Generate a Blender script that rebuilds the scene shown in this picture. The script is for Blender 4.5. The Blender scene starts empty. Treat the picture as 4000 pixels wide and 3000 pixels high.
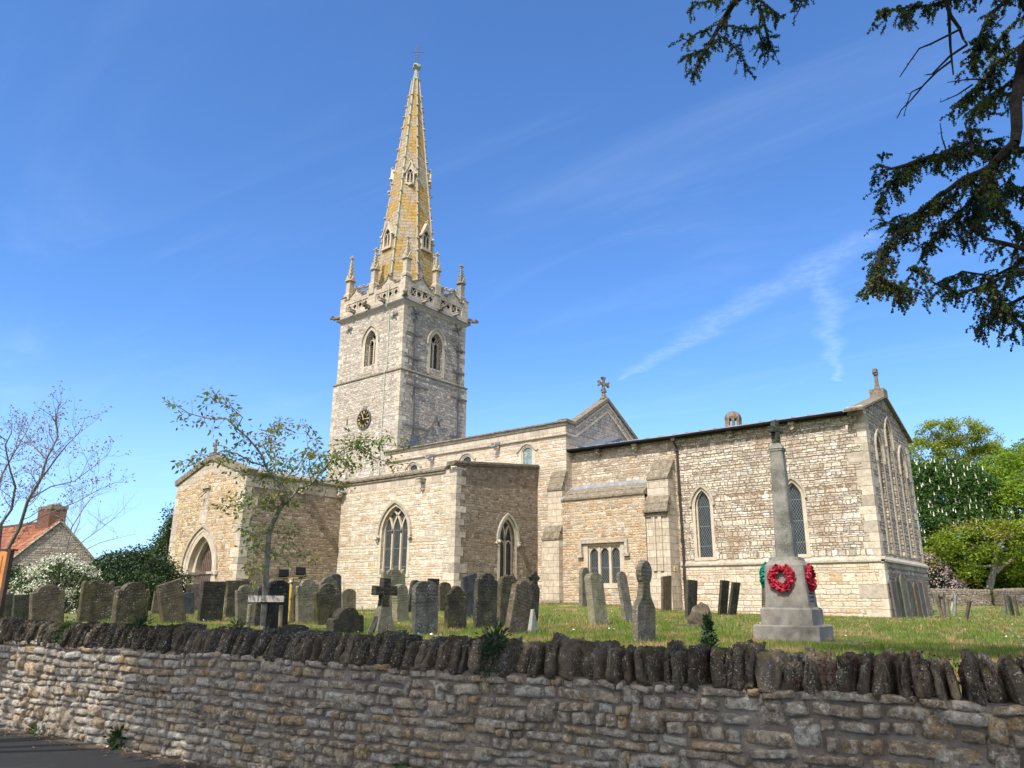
import bpy, math, random
import numpy as np
from mathutils import Vector, Matrix
from mathutils.geometry import tessellate_polygon
from mathutils import noise as mnoise
random.seed(7); RNG = np.random.default_rng(7)
PI = math.pi
sc = bpy.context.scene
COL = sc.collection

# ---------------------------------------------------------------- camera
YAW, PITCH, ROLL, FPX = math.radians(39.5), math.radians(16.1), math.radians(.45), 2950.0
EYE = np.array([0.0, 0.0, 1.6])
def cam_axes():
    cy, sy, cp, sp = math.cos(YAW), math.sin(YAW), math.cos(PITCH), math.sin(PITCH)
    f = np.array([-sy*cp, cy*cp, sp]); r = np.array([cy, sy, 0.0]); u = np.cross(r, f)
    cr, sr = math.cos(ROLL), math.sin(ROLL)
    return cr*r+sr*u, -sr*r+cr*u, f
CR, CU, CF = cam_axes()
cd = bpy.data.cameras.new("camera"); cam = bpy.data.objects.new("camera", cd); COL.objects.link(cam)
cd.sensor_fit = 'HORIZONTAL'; cd.sensor_width = 36.0; cd.lens = 36.0*FPX/4000.0
cd.clip_start = .05; cd.clip_end = 6000
cam.matrix_world = Matrix(((CR[0], CU[0], -CF[0], EYE[0]), (CR[1], CU[1], -CF[1], EYE[1]), (CR[2], CU[2], -CF[2], EYE[2]), (0, 0, 0, 1)))
sc.camera = cam

# ---------------------------------------------------------------- light and sky
SUN_AZ, SUN_EL = math.radians(9.5), math.radians(49.0)      # azimuth east of due south of the church
sdir = Vector((math.sin(SUN_AZ)*math.cos(SUN_EL), -math.cos(SUN_AZ)*math.cos(SUN_EL), math.sin(SUN_EL)))
sl = bpy.data.lights.new("sun", 'SUN'); sl.energy = 4.9; sl.angle = math.radians(.53); sl.color = (1, .962, .90)
so = bpy.data.objects.new("sun", sl); COL.objects.link(so); so.rotation_euler = sdir.to_track_quat('Z', 'Y').to_euler()
so.location = (0, -20, 60)
sc.view_settings.view_transform = 'Standard'; sc.view_settings.look = 'None'
sc.view_settings.exposure = 0.27; sc.view_settings.gamma = 1; sc.view_settings.use_curve_mapping = False
sc.render.engine = 'CYCLES'

class NT:
    """small helper for writing node trees"""
    def __init__(s, tree): s.t = tree; s.n = tree.nodes; s.l = tree.links
    def new(s, typ, **kw):
        n = s.n.new(typ)
        for k, v in kw.items(): setattr(n, k, v)
        return n
    def inp(s, sock, v):
        if v is None: return
        if isinstance(v, bpy.types.NodeSocket): s.l.new(v, sock)
        else:
            if isinstance(v, (tuple, list)) and len(v) == 3 and sock.type == 'RGBA': v = (*v, 1)
            sock.default_value = v
    def m(s, op, a, b=None, c=None, clamp=False):
        n = s.new('ShaderNodeMath', operation=op, use_clamp=clamp)
        for i, v in enumerate((a, b, c)):
            if v is not None: s.inp(n.inputs[i], v)
        return n.outputs[0]
    def vm(s, op, a, b=None, out=0):
        n = s.new('ShaderNodeVectorMath', operation=op); s.inp(n.inputs[0], a)
        if b is not None: s.inp(n.inputs[1], b)
        return n.outputs['Value'] if op in ('DOT_PRODUCT', 'LENGTH', 'DISTANCE') else n.outputs[0]
    def sep(s, v):
        n = s.new('ShaderNodeSeparateXYZ'); s.inp(n.inputs[0], v); return n.outputs
    def comb(s, x, y, z):
        n = s.new('ShaderNodeCombineXYZ')
        for i, v in enumerate((x, y, z)): s.inp(n.inputs[i], v)
        return n.outputs[0]
    def mix(s, f, a, b, mode='MIX'):
        n = s.new('ShaderNodeMix', data_type='RGBA', blend_type=mode); s.inp(n.inputs[0], f)
        s.inp(n.inputs[6], a); s.inp(n.inputs[7], b); return n.outputs[2]
    def mixf(s, f, a, b):
        n = s.new('ShaderNodeMix', data_type='FLOAT'); s.inp(n.inputs[0], f); s.inp(n.inputs[2], a); s.inp(n.inputs[3], b); return n.outputs[0]
    def noise(s, vec, scale, detail=2, rough=.5, dim='3D', w=None, dist=0, col=False):
        n = s.new('ShaderNodeTexNoise', noise_dimensions=dim)
        if vec is not None and dim != '1D': s.inp(n.inputs['Vector'], vec)
        if w is not None: s.inp(n.inputs['W'], w)
        n.inputs['Scale'].default_value = scale; n.inputs['Detail'].default_value = detail
        n.inputs['Roughness'].default_value = rough; n.inputs['Distortion'].default_value = dist
        return n.outputs[1 if col else 0]
    def wn(s, vec=None, w=None, dim='2D', col=False):
        n = s.new('ShaderNodeTexWhiteNoise', noise_dimensions=dim)
        if vec is not None: s.inp(n.inputs['Vector'], vec)
        if w is not None: s.inp(n.inputs['W'], w)
        return n.outputs[1 if col else 0]
    def ramp(s, f, stops, interp='LINEAR'):
        n = s.new('ShaderNodeValToRGB'); r = n.color_ramp; r.interpolation = interp; s.inp(n.inputs[0], f)
        while len(r.elements) < len(stops): r.elements.new(.5)
        for e, (p, c) in zip(r.elements, stops):
            e.position = p; e.color = (*c, 1) if len(c) == 3 else c
        return n.outputs[0]
    def sstep(s, x, a, b, lo=0., hi=1.):
        n = s.new('ShaderNodeMapRange', interpolation_type='SMOOTHSTEP'); s.inp(n.inputs[0], x)
        for i, v in enumerate((a, b, lo, hi)): s.inp(n.inputs[i+1], v)
        return n.outputs[0]
    def bump(s, h, strength=.5, dist=.02, normal=None):
        n = s.new('ShaderNodeBump'); s.inp(n.inputs['Height'], h); n.inputs['Strength'].default_value = strength
        n.inputs['Distance'].default_value = dist
        if normal is not None: s.inp(n.inputs['Normal'], normal)
        return n.outputs[0]

w = bpy.data.worlds.new("World"); sc.world = w; w.use_nodes = True
W = NT(w.node_tree); W.n.clear()
sky = W.new('ShaderNodeTexSky', sky_type='NISHITA'); sky.sun_disc = False
sky.sun_elevation = SUN_EL; sky.sun_rotation = math.pi-SUN_AZ     # azimuth measured clockwise from +Y
sky.air_density = 1.0; sky.dust_density = .35; sky.ozone_density = 4.0; sky.altitude = 0
# thin cirrus and two broken contrails, laid out by direction in the real sky
gen = W.new('ShaderNodeTexCoord').outputs['Generated']
d = W.vm('NORMALIZE', gen)
sx, sy_, sz = W.sep(d)
zz = W.m('MAXIMUM', sz, .02)
skx, sky_y = W.m('DIVIDE', sx, zz), W.m('DIVIDE', sy_, zz)          # point on a flat cloud sheet overhead
P2 = W.comb(skx, sky_y, 0.0)
def dirpix(px, py):
    v = (px-2000)*CR-(py-1500)*CU+FPX*CF; v = v/np.linalg.norm(v); return v[0]/v[2], v[1]/v[2]
def trail(pts, width, dens):
    """soft streak along a polyline on the cloud sheet"""
    tot = None
    wob = W.m('MULTIPLY', W.m('SUBTRACT', W.noise(P2, 5.5, 3), .5), width*1.3)
    for (a, wa), (b, wb) in zip(pts, pts[1:]):
        ax, ay = dirpix(*a); bx, by = dirpix(*b); L = math.hypot(bx-ax, by-ay); ux, uy = (bx-ax)/L, (by-ay)/L
        rx = W.m('SUBTRACT', skx, ax); ry = W.m('SUBTRACT', sky_y, ay)
        t = W.m('ADD', W.m('MULTIPLY', rx, ux), W.m('MULTIPLY', ry, uy))
        q = W.m('ABSOLUTE', W.m('ADD', W.m('SUBTRACT', W.m('MULTIPLY', rx, uy), W.m('MULTIPLY', ry, ux)), wob))
        tn = W.m('DIVIDE', t, L)
        wd = W.m('MULTIPLY', W.m('ADD', W.m('MULTIPLY', tn, wb-wa), wa), width)
        prof = W.sstep(W.m('DIVIDE', q, wd), 0.0, 1.0, 1.0, 0.0)
        ends = W.m('MULTIPLY', W.sstep(tn, -.06, .02), W.sstep(tn, .98, 1.06, 1.0, 0.0))
        v = W.m('MULTIPLY', prof, ends); tot = v if tot is None else W.m('MAXIMUM', tot, v)
    tex = W.sstep(W.noise(P2, 26, 5, .65), .25, .75, .35, 1.0)
    return W.m('MULTIPLY', W.m('MULTIPLY', tot, tex), dens)
c1 = trail([((2420, 1480), .35), ((2700, 1320), .8), ((2900, 1190), 1.0), ((3140, 1080), 1.1), ((3400, 910), .9)], .13, .10)
c2 = trail([((3215, 1050), .5), ((3245, 1200), .8), ((3235, 1300), .7), ((3265, 1420), .5), ((3275, 1490), .25)], .10, .12)
mp = W.new('ShaderNodeMapping'); mp.inputs['Rotation'].default_value = (0, 0, math.radians(-28)); mp.inputs['Scale'].default_value = (.55, 2.2, 1)
W.inp(mp.inputs[0], P2)
cir = W.noise(mp.outputs[0], 1.1, 7, .62, dist=.9)
cir = W.m('MULTIPLY', W.sstep(cir, .46, .9), .06)
hz = W.sstep(sz, .0, .34, .42, 0.0)                                 # real skies pale towards the horizon
cl = W.m('MAXIMUM', W.m('MAXIMUM', c1, c2), cir)
tint = W.mix(1.0, sky.outputs[0], (.72, 1.03, 1.38), 'MULTIPLY')
skc = W.mix(hz, tint, (4.3, 6.3, 9.4))
# bright whitish veil added round the sun to lift and warm the fill light
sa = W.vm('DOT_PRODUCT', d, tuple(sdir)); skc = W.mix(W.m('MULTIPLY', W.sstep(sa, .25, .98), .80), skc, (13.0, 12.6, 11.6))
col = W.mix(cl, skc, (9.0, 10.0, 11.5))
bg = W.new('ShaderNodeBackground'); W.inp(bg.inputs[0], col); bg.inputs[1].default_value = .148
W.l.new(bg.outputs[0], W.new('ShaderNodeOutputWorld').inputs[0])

# ---------------------------------------------------------------- survey: a point of the photograph on a known plane of the place
def ray(px, py): return (px-2000)*CR-(py-1500)*CU+FPX*CF
def at_y(px, py, Y):
    v = ray(px, py); t = (Y-EYE[1])/v[1]; return EYE+t*v
def at_x(px, py, X):
    v = ray(px, py); t = (X-EYE[0])/v[0]; return EYE+t*v
def at_d(px, py, D): return EYE+ray(px, py)/FPX*D
def ss(t): t = min(1, max(0, t)); return t*t*(3-2*t)
def ground_z(x, y):
    m = .42*math.exp(-((x+22)/4.5)**2)*ss((y-14)/19)*(1-ss((y-36)/6)) if -40 < x < -4 and 14 < y < 42 else 0.0
    return 1.0+.12*ss((-x-2)/11)+.47*ss((y-38)/26)+m
def at_g(px, py, far=62.0):
    v = ray(px, py)/FPX; D = 4.0
    while D < far:
        P = EYE+v*D
        if P[2] <= ground_z(P[0], P[1]): break
        D += .03
    P = EYE+v*D; P[2] = ground_z(P[0], P[1]); return P
def project(P):
    v = np.array(P, float)-EYE; d = v@CF; return 2000+FPX*(v@CR)/d, 1500-FPX*(v@CU)/d, d

# ---------------------------------------------------------------- objects
def tag(o, label=None, cat=None, group=None, kind=None):
    if label: o['label'] = label
    if cat: o['category'] = cat
    if group: o['group'] = group
    if kind or label: o['kind'] = kind or 'thing'
    return o
def empty(name, loc=(0, 0, 0), rz=0, label=None, cat=None, group=None):
    o = bpy.data.objects.new(name, None); o.location = loc; o.rotation_euler = (0, 0, rz); o.empty_display_size = .2
    COL.objects.link(o); return tag(o, label, cat, group)
class MB:
    def __init__(s): s.v = []; s.f = []
    def add(s, pts, faces):
        k = len(s.v); s.v += [tuple(p) for p in pts]; s.f += [tuple(k+i for i in f) for f in faces]; return s
    def poly(s, pts): return s.add(pts, [tuple(range(len(pts)))])
    def box(s, a, b):
        (x0, y0, z0), (x1, y1, z1) = a, b
        x0, x1 = min(x0, x1), max(x0, x1); y0, y1 = min(y0, y1), max(y0, y1); z0, z1 = min(z0, z1), max(z0, z1)
        return s.add([(x0, y0, z0), (x1, y0, z0), (x1, y1, z0), (x0, y1, z0), (x0, y0, z1), (x1, y0, z1), (x1, y1, z1), (x0, y1, z1)],
                     [(0, 3, 2, 1), (4, 5, 6, 7), (0, 1, 5, 4), (1, 2, 6, 5), (2, 3, 7, 6), (3, 0, 4, 7)])
    def prism(s, base, d, caps=True):
        n = len(base); base = [Vector(p) for p in base]; d = Vector(d); top = [p+d for p in base]
        fs = [(i, (i+1) % n, n+(i+1) % n, n+i) for i in range(n)]
        if caps:
            tri = tessellate_polygon([base]); fs += [tuple(t) for t in tri]+[tuple(n+i for i in t[::-1]) for t in tri]
        return s.add(base+top, fs)
    def frust(s, c, r0, r1, z0, z1, n=8, rot=0, cap=True):
        a = [(c[0]+r0*math.cos(rot+2*PI*i/n), c[1]+r0*math.sin(rot+2*PI*i/n), z0) for i in range(n)]
        b = [(c[0]+r1*math.cos(rot+2*PI*i/n), c[1]+r1*math.sin(rot+2*PI*i/n), z1) for i in range(n)]
        f = [(i, (i+1) % n, n+(i+1) % n, n+i) for i in range(n)]
        if cap: f += [tuple(range(n))[::-1], tuple(range(n, 2*n))]
        return s.add(a+b, f)
    def tube(s, path, rad, n=6, caps=True):
        path = [Vector(p) for p in path]
        if not hasattr(rad, '__len__'): rad = [rad]*len(path)
        k = len(s.v); up = Vector((.13, .31, .94)); rings = []
        for i, p in enumerate(path):
            t = (path[min(i+1, len(path)-1)]-path[max(i-1, 0)]).normalized()
            if abs(t.dot(up)) > .97: up = Vector((1, .1, 0)).normalized()
            a = t.cross(up).normalized(); b = t.cross(a); up = -b if b.dot(up) < 0 else b
            for j in range(n):
                q = p+(a*math.cos(2*PI*j/n)+b*math.sin(2*PI*j/n))*rad[i]; s.v.append(tuple(q))
        for i in range(len(path)-1):
            for j in range(n):
                s.f.append((k+i*n+j, k+i*n+(j+1) % n, k+(i+1)*n+(j+1) % n, k+(i+1)*n+j))
        if caps:
            s.f.append(tuple(k+j for j in range(n))[::-1]); m = k+(len(path)-1)*n; s.f.append(tuple(m+j for j in range(n)))
        return s
    def blob(s, c, r, seed=0, amp=.2, nu=8, nv=6, sc_=(1, 1, 1), rot=None):
        c = Vector(c); k = len(s.v)
        for i in range(nv+1):
            ph = PI*i/nv
            for j in range(nu):
                th = 2*PI*j/nu; dvec = Vector((math.sin(ph)*math.cos(th), math.sin(ph)*math.sin(th), math.cos(ph)))
                rr = r*(1+amp*mnoise.noise(dvec*1.7+Vector((seed*3.1, seed*1.7, 0)))*2)
                q = Vector((dvec.x*sc_[0], dvec.y*sc_[1], dvec.z*sc_[2]))*rr
                if rot is not None: q = rot @ q
                s.v.append(tuple(c+q))
        for i in range(nv):
            for j in range(nu): s.f.append((k+i*nu+j, k+(i+1)*nu+j, k+(i+1)*nu+(j+1) % nu, k+i*nu+(j+1) % nu))
        return s
    def build(s, name, mat, parent=None, smooth=False, loc=None):
        me = bpy.data.meshes.new(name)
        vs = s.v
        if loc is not None: vs = [(a-loc[0], b-loc[1], c-loc[2]) for a, b, c in vs]
        me.from_pydata(vs, [], s.f); me.validate()
        if mat: me.materials.append(mat)
        if smooth: me.shade_smooth()
        o = bpy.data.objects.new(name, me); COL.objects.link(o)
        if loc is not None: o.location = loc
        if parent: o.parent = parent
        return o
def np_mesh(name, verts, faces, mat, parent=None, smooth=False):
    """verts (N,3), faces (M,k) as arrays"""
    me = bpy.data.meshes.new(name); verts = np.asarray(verts, np.float32); faces = np.asarray(faces, np.int32)
    M, k = faces.shape
    me.vertices.add(len(verts)); me.vertices.foreach_set('co', verts.ravel())
    me.loops.add(M*k); me.loops.foreach_set('vertex_index', faces.ravel())
    me.polygons.add(M); me.polygons.foreach_set('loop_start', np.arange(0, M*k, k, dtype=np.int32))
    me.update(calc_edges=True)
    if smooth: me.shade_smooth()
    if mat: me.materials.append(mat)
    o = bpy.data.objects.new(name, me); COL.objects.link(o)
    if parent: o.parent = parent
    return o
def rel(o, parent):
    """parent o keeping its world-space mesh in place (parent unrotated)"""
    o.parent = parent; o.location = o.location-parent.location; return o
# ---------------------------------------------------------------- materials
def lin(r, g, b):
    f = lambda c: (c/255/12.92) if c/255 <= .04045 else ((c/255+.055)/1.055)**2.4
    return (f(r), f(g), f(b))
def base_mat(name):
    m = bpy.data.materials.new(name); m.use_nodes = True; t = NT(m.node_tree); t.n.clear()
    out = t.new('ShaderNodeOutputMaterial'); b = t.new('ShaderNodeBsdfPrincipled'); t.l.new(b.outputs[0], out.inputs[0])
    b.inputs['Roughness'].default_value = .85; b.inputs['Specular IOR Level'].default_value = .25
    t.b = b; t.out = out; return m, t
def wallcoord(t):
    g = t.new('ShaderNodeNewGeometry'); p = t.sep(g.outputs['Position']); n = t.sep(g.outputs['True Normal'])
    ax, ay = t.m('ABSOLUTE', n[0]), t.m('ABSOLUTE', n[1])
    sel = t.m('GREATER_THAN', ax, ay)
    u = t.mixf(sel, p[0], p[1])
    return g, p, u, t.m('ADD', p[2], 0.0)
def rubble(name, cols, mortar, h=.15, wl=.34, gap=.012, rough=1.0, bump=1.0, patches=(), seed=0, var=.35, wob=.02, grime=.35, edge=.03):
    """coursed rubble: courses of uneven height, stones of uneven length, each with a tint of its own"""
    avg = [sum(c[k] for c in cols)/len(cols) for k in range(3)]
    m, t = base_mat(name); g, p, u, v = wallcoord(t)
    pos = g.outputs['Position']
    n1 = t.noise(pos, 3.2, 3, .6); n2 = t.noise(pos, 4.1, 3, .6, col=False, dist=.3)
    uu = t.m('ADD', u, t.m('MULTIPLY', t.m('SUBTRACT', n1, .5), wob*4.2))
    vv = t.m('ADD', v, t.m('MULTIPLY', t.m('SUBTRACT', n2, .5), wob*3.4))
    h = h*.88; wl = wl*.88
    vh = t.noise(None, 1.3/h/4, 1, .5, dim='1D', w=t.m('ADD', v, seed*3.3))
    vr = t.m('ADD', t.m('DIVIDE', vv, h), t.m('MULTIPLY', vh, 2.6))
    row = t.m('FLOOR', vr); fv = t.m('FRACT', vr)
    rr = t.wn(w=t.m('ADD', row, seed*17.0+.5), dim='1D')
    wr = t.m('MULTIPLY', t.m('ADD', t.m('MULTIPLY', rr, .8), .65), wl)
    ln = t.noise(t.comb(uu, t.m('MULTIPLY', row, 3.7), seed), .9/wl, 1, .5)
    cu = t.m('ADD', t.m('ADD', t.m('DIVIDE', uu, wr), t.m('MULTIPLY', rr, 31.7)), t.m('MULTIPLY', ln, 1.9))
    colm = t.m('FLOOR', cu); fu = t.m('FRACT', cu)
    cid = t.wn(vec=t.comb(colm, row, 0.0), dim='2D', col=True); cs = t.new('ShaderNodeSeparateColor'); t.l.new(cid, cs.inputs[0])
    du = t.m('MULTIPLY', t.m('MINIMUM', fu, t.m('SUBTRACT', 1.0, fu)), wr)
    dv = t.m('MULTIPLY', t.m('MINIMUM', fv, t.m('SUBTRACT', 1.0, fv)), h)
    fine = t.noise(pos, 22, 4, .65)
    # rounded corner distance
    a = t.m('MAXIMUM', t.m('SUBTRACT', edge, du), 0.0); b = t.m('MAXIMUM', t.m('SUBTRACT', edge, dv), 0.0)
    dd = t.m('SUBTRACT', edge, t.m('SQRT', t.m('ADD', t.m('MULTIPLY', a, a), t.m('MULTIPLY', b, b))))
    dd = t.m('ADD', dd, t.m('ADD', t.m('MULTIPLY', t.m('SUBTRACT', fine, .5), .024*rough), t.m('MULTIPLY', t.m('SUBTRACT', t.noise(pos, 7, 3, .6), .5), .020*rough)))
    stone = t.sstep(dd, gap*.35, gap*1.3)
    body = t.sstep(dd, gap*.4, edge)
    col = t.ramp(cs.outputs[0], [(i/max(1, len(cols)-1), tuple(min(.72, c[k]*.72+avg[k]*.28)*1.10 for k in range(3))) for i, c in enumerate(cols)])
    val = t.m('ADD', t.m('MULTIPLY', t.m('SUBTRACT', cs.outputs[1], .5), var), 1.0)
    med = t.noise(pos, 9, 4, .65)
    val = t.m('MULTIPLY', val, t.m('ADD', t.m('MULTIPLY', t.m('SUBTRACT', med, .5), 1.25), 1.0))
    val = t.m('MULTIPLY', val, t.m('ADD', t.m('MULTIPLY', t.m('SUBTRACT', fine, .5), 1.3), 1.0))
    vc = t.comb(val, val, val)
    col = t.mix(1.0, col, vc, 'MULTIPLY')
    for (sc_, lo, hi, c, am) in patches:
        pn = t.noise(pos, sc_, 5, .62); f = t.m('MULTIPLY', t.sstep(pn, lo, hi), am); col = t.mix(f, col, c)
    if grime:
        gz = t.comb(t.m('MULTIPLY', u, 1.6), t.m('MULTIPLY', v, .35), seed); gn = t.noise(gz, 1.3, 5, .6)
        col = t.mix(t.m('MULTIPLY', t.sstep(gn, .5, .8), grime), col, (.10, .085, .065))
    pt = t.noise(pos, 46, 3, .75); col = t.mix(t.m('MULTIPLY', t.sstep(pt, .56, .70), .55), col, (.13, .10, .07)); col = t.mix(t.m('MULTIPLY', t.sstep(pt, .42, .30), .40), col, (.60, .56, .48))
    mcol = t.mix(t.noise(pos, 6, 3), tuple(c*.75 for c in mortar), tuple(min(1, c*1.2) for c in mortar))
    col = t.mix(stone, mcol, col)
    t.inp(t.b.inputs['Base Color'], col)
    hgt = t.m('ADD', t.m('MULTIPLY', body, t.m('ADD', t.m('MULTIPLY', cs.outputs[2], .55), .6)), t.m('MULTIPLY', fine, .42*rough))
    hgt = t.m('ADD', hgt, t.m('MULTIPLY', med, .75*rough))
    t.inp(t.b.inputs['Normal'], t.bump(hgt, 1.0, .035*bump)); t.inp(t.b.inputs['Roughness'], .92)
    return m
def plain(name, c0, c1, scale=4, bump=.01, rough=.85, patches=(), island=.0, fine=40, metal=0, spec=.25, joints=None, jv=.3):
    """weathered single stone / metal / timber"""
    m, t = base_mat(name); g = t.new('ShaderNodeNewGeometry'); pos = g.outputs['Position']
    n = t.noise(pos, scale, 6, .65); col = t.mix(t.sstep(n, .3, .7), c0, c1)
    f = t.noise(pos, fine, 3, .7)
    val = t.m('ADD', t.m('MULTIPLY', t.m('SUBTRACT', f, .5), .7), 1.0)
    if island:
        val = t.m('MULTIPLY', val, t.m('ADD', t.m('MULTIPLY', t.m('SUBTRACT', g.outputs['Random Per Island'], .5), island), 1.0))
    col = t.mix(1.0, col, t.comb(val, val, val), 'MULTIPLY')
    for (sc_, lo, hi, c, am) in patches:
        pn = t.noise(pos, sc_, 5, .62); col = t.mix(t.m('MULTIPLY', t.sstep(pn, lo, hi), am), col, c)
    hh = t.m('ADD', f, t.m('MULTIPLY', n, 1.5))
    if joints:
        g2, p, u, v = wallcoord(t); jh, jl = joints
        rw = t.m('DIVIDE', v, jh); row = t.m('FLOOR', rw); cu = t.m('ADD', t.m('DIVIDE', u, jl), t.m('MULTIPLY', t.m('MODULO', row, 2.0), .47))
        fv, fu = t.m('FRACT', rw), t.m('FRACT', cu)
        dd = t.m('MINIMUM', t.m('MULTIPLY', t.m('MINIMUM', fu, t.m('SUBTRACT', 1.0, fu)), jl), t.m('MULTIPLY', t.m('MINIMUM', fv, t.m('SUBTRACT', 1.0, fv)), jh))
        s_ = t.sstep(dd, .004, .014); col = t.mix(s_, tuple(c*.78 for c in c0), col)
        idv = t.wn(vec=t.comb(t.m('FLOOR', cu), row, 0.0), dim='2D'); iv = t.m('ADD', t.m('MULTIPLY', idv, jv), 1-jv/2)
        col = t.mix(1.0, col, t.comb(iv, iv, iv), 'MULTIPLY')
        hh = t.m('ADD', hh, t.m('MULTIPLY', s_, 1.5))
    t.inp(t.b.inputs['Base Color'], col); t.inp(t.b.inputs['Normal'], t.bump(hh, 1.0, bump)); t.b.inputs['Roughness'].default_value = rough
    t.b.inputs['Metallic'].default_value = metal; t.b.inputs['Specular IOR Level'].default_value = spec
    return m
CREAM, BUFF, GOLD, GREY, PINK = (.52, .44, .345), (.42, .335, .245), (.44, .275, .135), (.34, .31, .27), (.47, .38, .315)
WHITE, BROWN, DARK, RUST = (.66, .63, .56), (.23, .16, .10), (.10, .08, .06), (.36, .17, .06)
M = {}
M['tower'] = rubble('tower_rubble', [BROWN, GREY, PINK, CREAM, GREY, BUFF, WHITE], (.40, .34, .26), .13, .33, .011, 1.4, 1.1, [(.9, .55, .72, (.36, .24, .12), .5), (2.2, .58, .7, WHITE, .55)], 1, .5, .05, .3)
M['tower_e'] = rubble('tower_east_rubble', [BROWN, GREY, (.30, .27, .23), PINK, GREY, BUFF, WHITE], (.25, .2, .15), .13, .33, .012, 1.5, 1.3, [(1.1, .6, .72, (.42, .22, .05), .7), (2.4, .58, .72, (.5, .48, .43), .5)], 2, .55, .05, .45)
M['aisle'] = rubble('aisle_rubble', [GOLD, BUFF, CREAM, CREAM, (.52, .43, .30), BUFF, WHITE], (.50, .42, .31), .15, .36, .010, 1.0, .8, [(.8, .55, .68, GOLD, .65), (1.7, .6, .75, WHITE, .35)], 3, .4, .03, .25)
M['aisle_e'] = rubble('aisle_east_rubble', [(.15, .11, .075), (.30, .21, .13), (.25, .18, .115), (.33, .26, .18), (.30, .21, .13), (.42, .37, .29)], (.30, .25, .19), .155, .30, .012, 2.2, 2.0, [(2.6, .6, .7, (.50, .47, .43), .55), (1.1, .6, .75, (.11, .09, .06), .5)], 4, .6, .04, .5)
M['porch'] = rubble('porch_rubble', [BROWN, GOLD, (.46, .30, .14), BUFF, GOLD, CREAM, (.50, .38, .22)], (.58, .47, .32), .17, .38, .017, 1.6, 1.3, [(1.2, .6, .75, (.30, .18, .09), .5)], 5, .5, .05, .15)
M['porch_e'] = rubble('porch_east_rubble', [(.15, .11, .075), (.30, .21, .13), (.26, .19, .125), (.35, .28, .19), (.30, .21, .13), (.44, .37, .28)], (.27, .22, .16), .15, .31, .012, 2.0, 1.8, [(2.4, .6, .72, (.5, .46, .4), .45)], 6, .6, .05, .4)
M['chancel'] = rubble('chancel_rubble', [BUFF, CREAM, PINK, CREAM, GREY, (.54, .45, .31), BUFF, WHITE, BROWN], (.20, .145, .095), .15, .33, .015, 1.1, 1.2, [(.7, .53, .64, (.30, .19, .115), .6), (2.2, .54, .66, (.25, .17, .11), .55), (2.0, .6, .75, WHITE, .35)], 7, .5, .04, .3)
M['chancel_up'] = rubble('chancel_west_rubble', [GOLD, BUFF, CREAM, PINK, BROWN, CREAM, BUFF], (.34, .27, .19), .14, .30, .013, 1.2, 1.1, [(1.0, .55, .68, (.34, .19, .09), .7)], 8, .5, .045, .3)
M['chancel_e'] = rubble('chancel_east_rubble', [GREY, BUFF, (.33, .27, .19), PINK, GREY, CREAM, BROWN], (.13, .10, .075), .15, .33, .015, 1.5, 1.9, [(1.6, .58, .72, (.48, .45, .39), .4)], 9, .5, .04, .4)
M['plinth'] = rubble('plinth_masonry', [CREAM, (.56, .46, .31), BUFF, CREAM, PINK, GOLD], (.36, .30, .22), .20, .46, .010, .9, .8, [(.9, .55, .7, GOLD, .5), (1.4, .55, .75, (.6, .57, .5), .5)], 10, .3, .03, .15)
M['low'] = rubble('low_wall_rubble', [RUST, GOLD, BUFF, GOLD, CREAM, BROWN, BUFF], (.52, .44, .33), .14, .36, .010, 1.2, 1.0, [(1.3, .5, .68, (.56, .50, .41), .6), (.8, .58, .72, (.44, .21, .06), .5)], 11, .4, .045, .2)
M['nave'] = rubble('nave_rubble', [BUFF, CREAM, GOLD, CREAM, PINK, BUFF], (.48, .40, .29), .16, .38, .010, 1.0, .9, [(1.1, .56, .72, GOLD, .5)], 12, .4, .03, .2)
M['gable'] = rubble('gable_ashlar', [BUFF, (.33, .26, .18), PINK, GREY], (.2, .16, .12), .22, .42, .009, .9, .8, [], 13, .4, .015, .4)
M['ashlar'] = plain('ashlar_limestone', (.40, .325, .24), (.53, .445, .345), 5, .012, .9, [(3, .56, .72, (.28, .22, .15), .5), (6, .62, .75, WHITE, .35)], .3, joints=(.34, .62))
M['quoin'] = plain('quoin_limestone', (.36, .295, .225), (.52, .44, .34), 5, .014, .9, [(3, .56, .72, (.31, .22, .13), .6), (5, .6, .75, WHITE, .4), (11, .55, .7, (.22, .17, .12), .4)], .6)
M['dressed'] = plain('dressed_limestone', (.39, .32, .235), (.50, .42, .32), 3, .010, .88, [(5, .58, .75, (.33, .27, .2), .4)], .2)
M['hood'] = plain('hood_limestone', (.27, .23, .17), (.44, .38, .30), 6, .015, .9, [(9, .55, .7, (.55, .52, .46), .5)], .2)
M['coping'] = plain('lichened_coping', (.11, .088, .06), (.24, .20, .145), 5, .02, .95, [(7, .58, .7, (.48, .45, .38), .6), (3, .6, .72, (.30, .21, .06), .5)], .3)
M['parapet'] = plain('parapet_limestone', (.38, .31, .23), (.48, .40, .30), 2.5, .012, .9, [(4, .58, .72, (.24, .19, .14), .5), (7, .6, .72, WHITE, .5)], .2, joints=(.36, .7))
M['pinnacle'] = plain('pinnacle_limestone', (.33, .27, .19), (.45, .38, .28), 4, .02, .9, [(5, .55, .68, (.40, .26, .05), .6), (8, .6, .7, (.1, .09, .07), .5)], .1)
M['pinnacle_dark'] = plain('blackened_pinnacle_stone', (.16, .15, .12), (.30, .27, .21), 5, .02, .9, [(7, .58, .7, (.5, .48, .42), .5)], .1)
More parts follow.
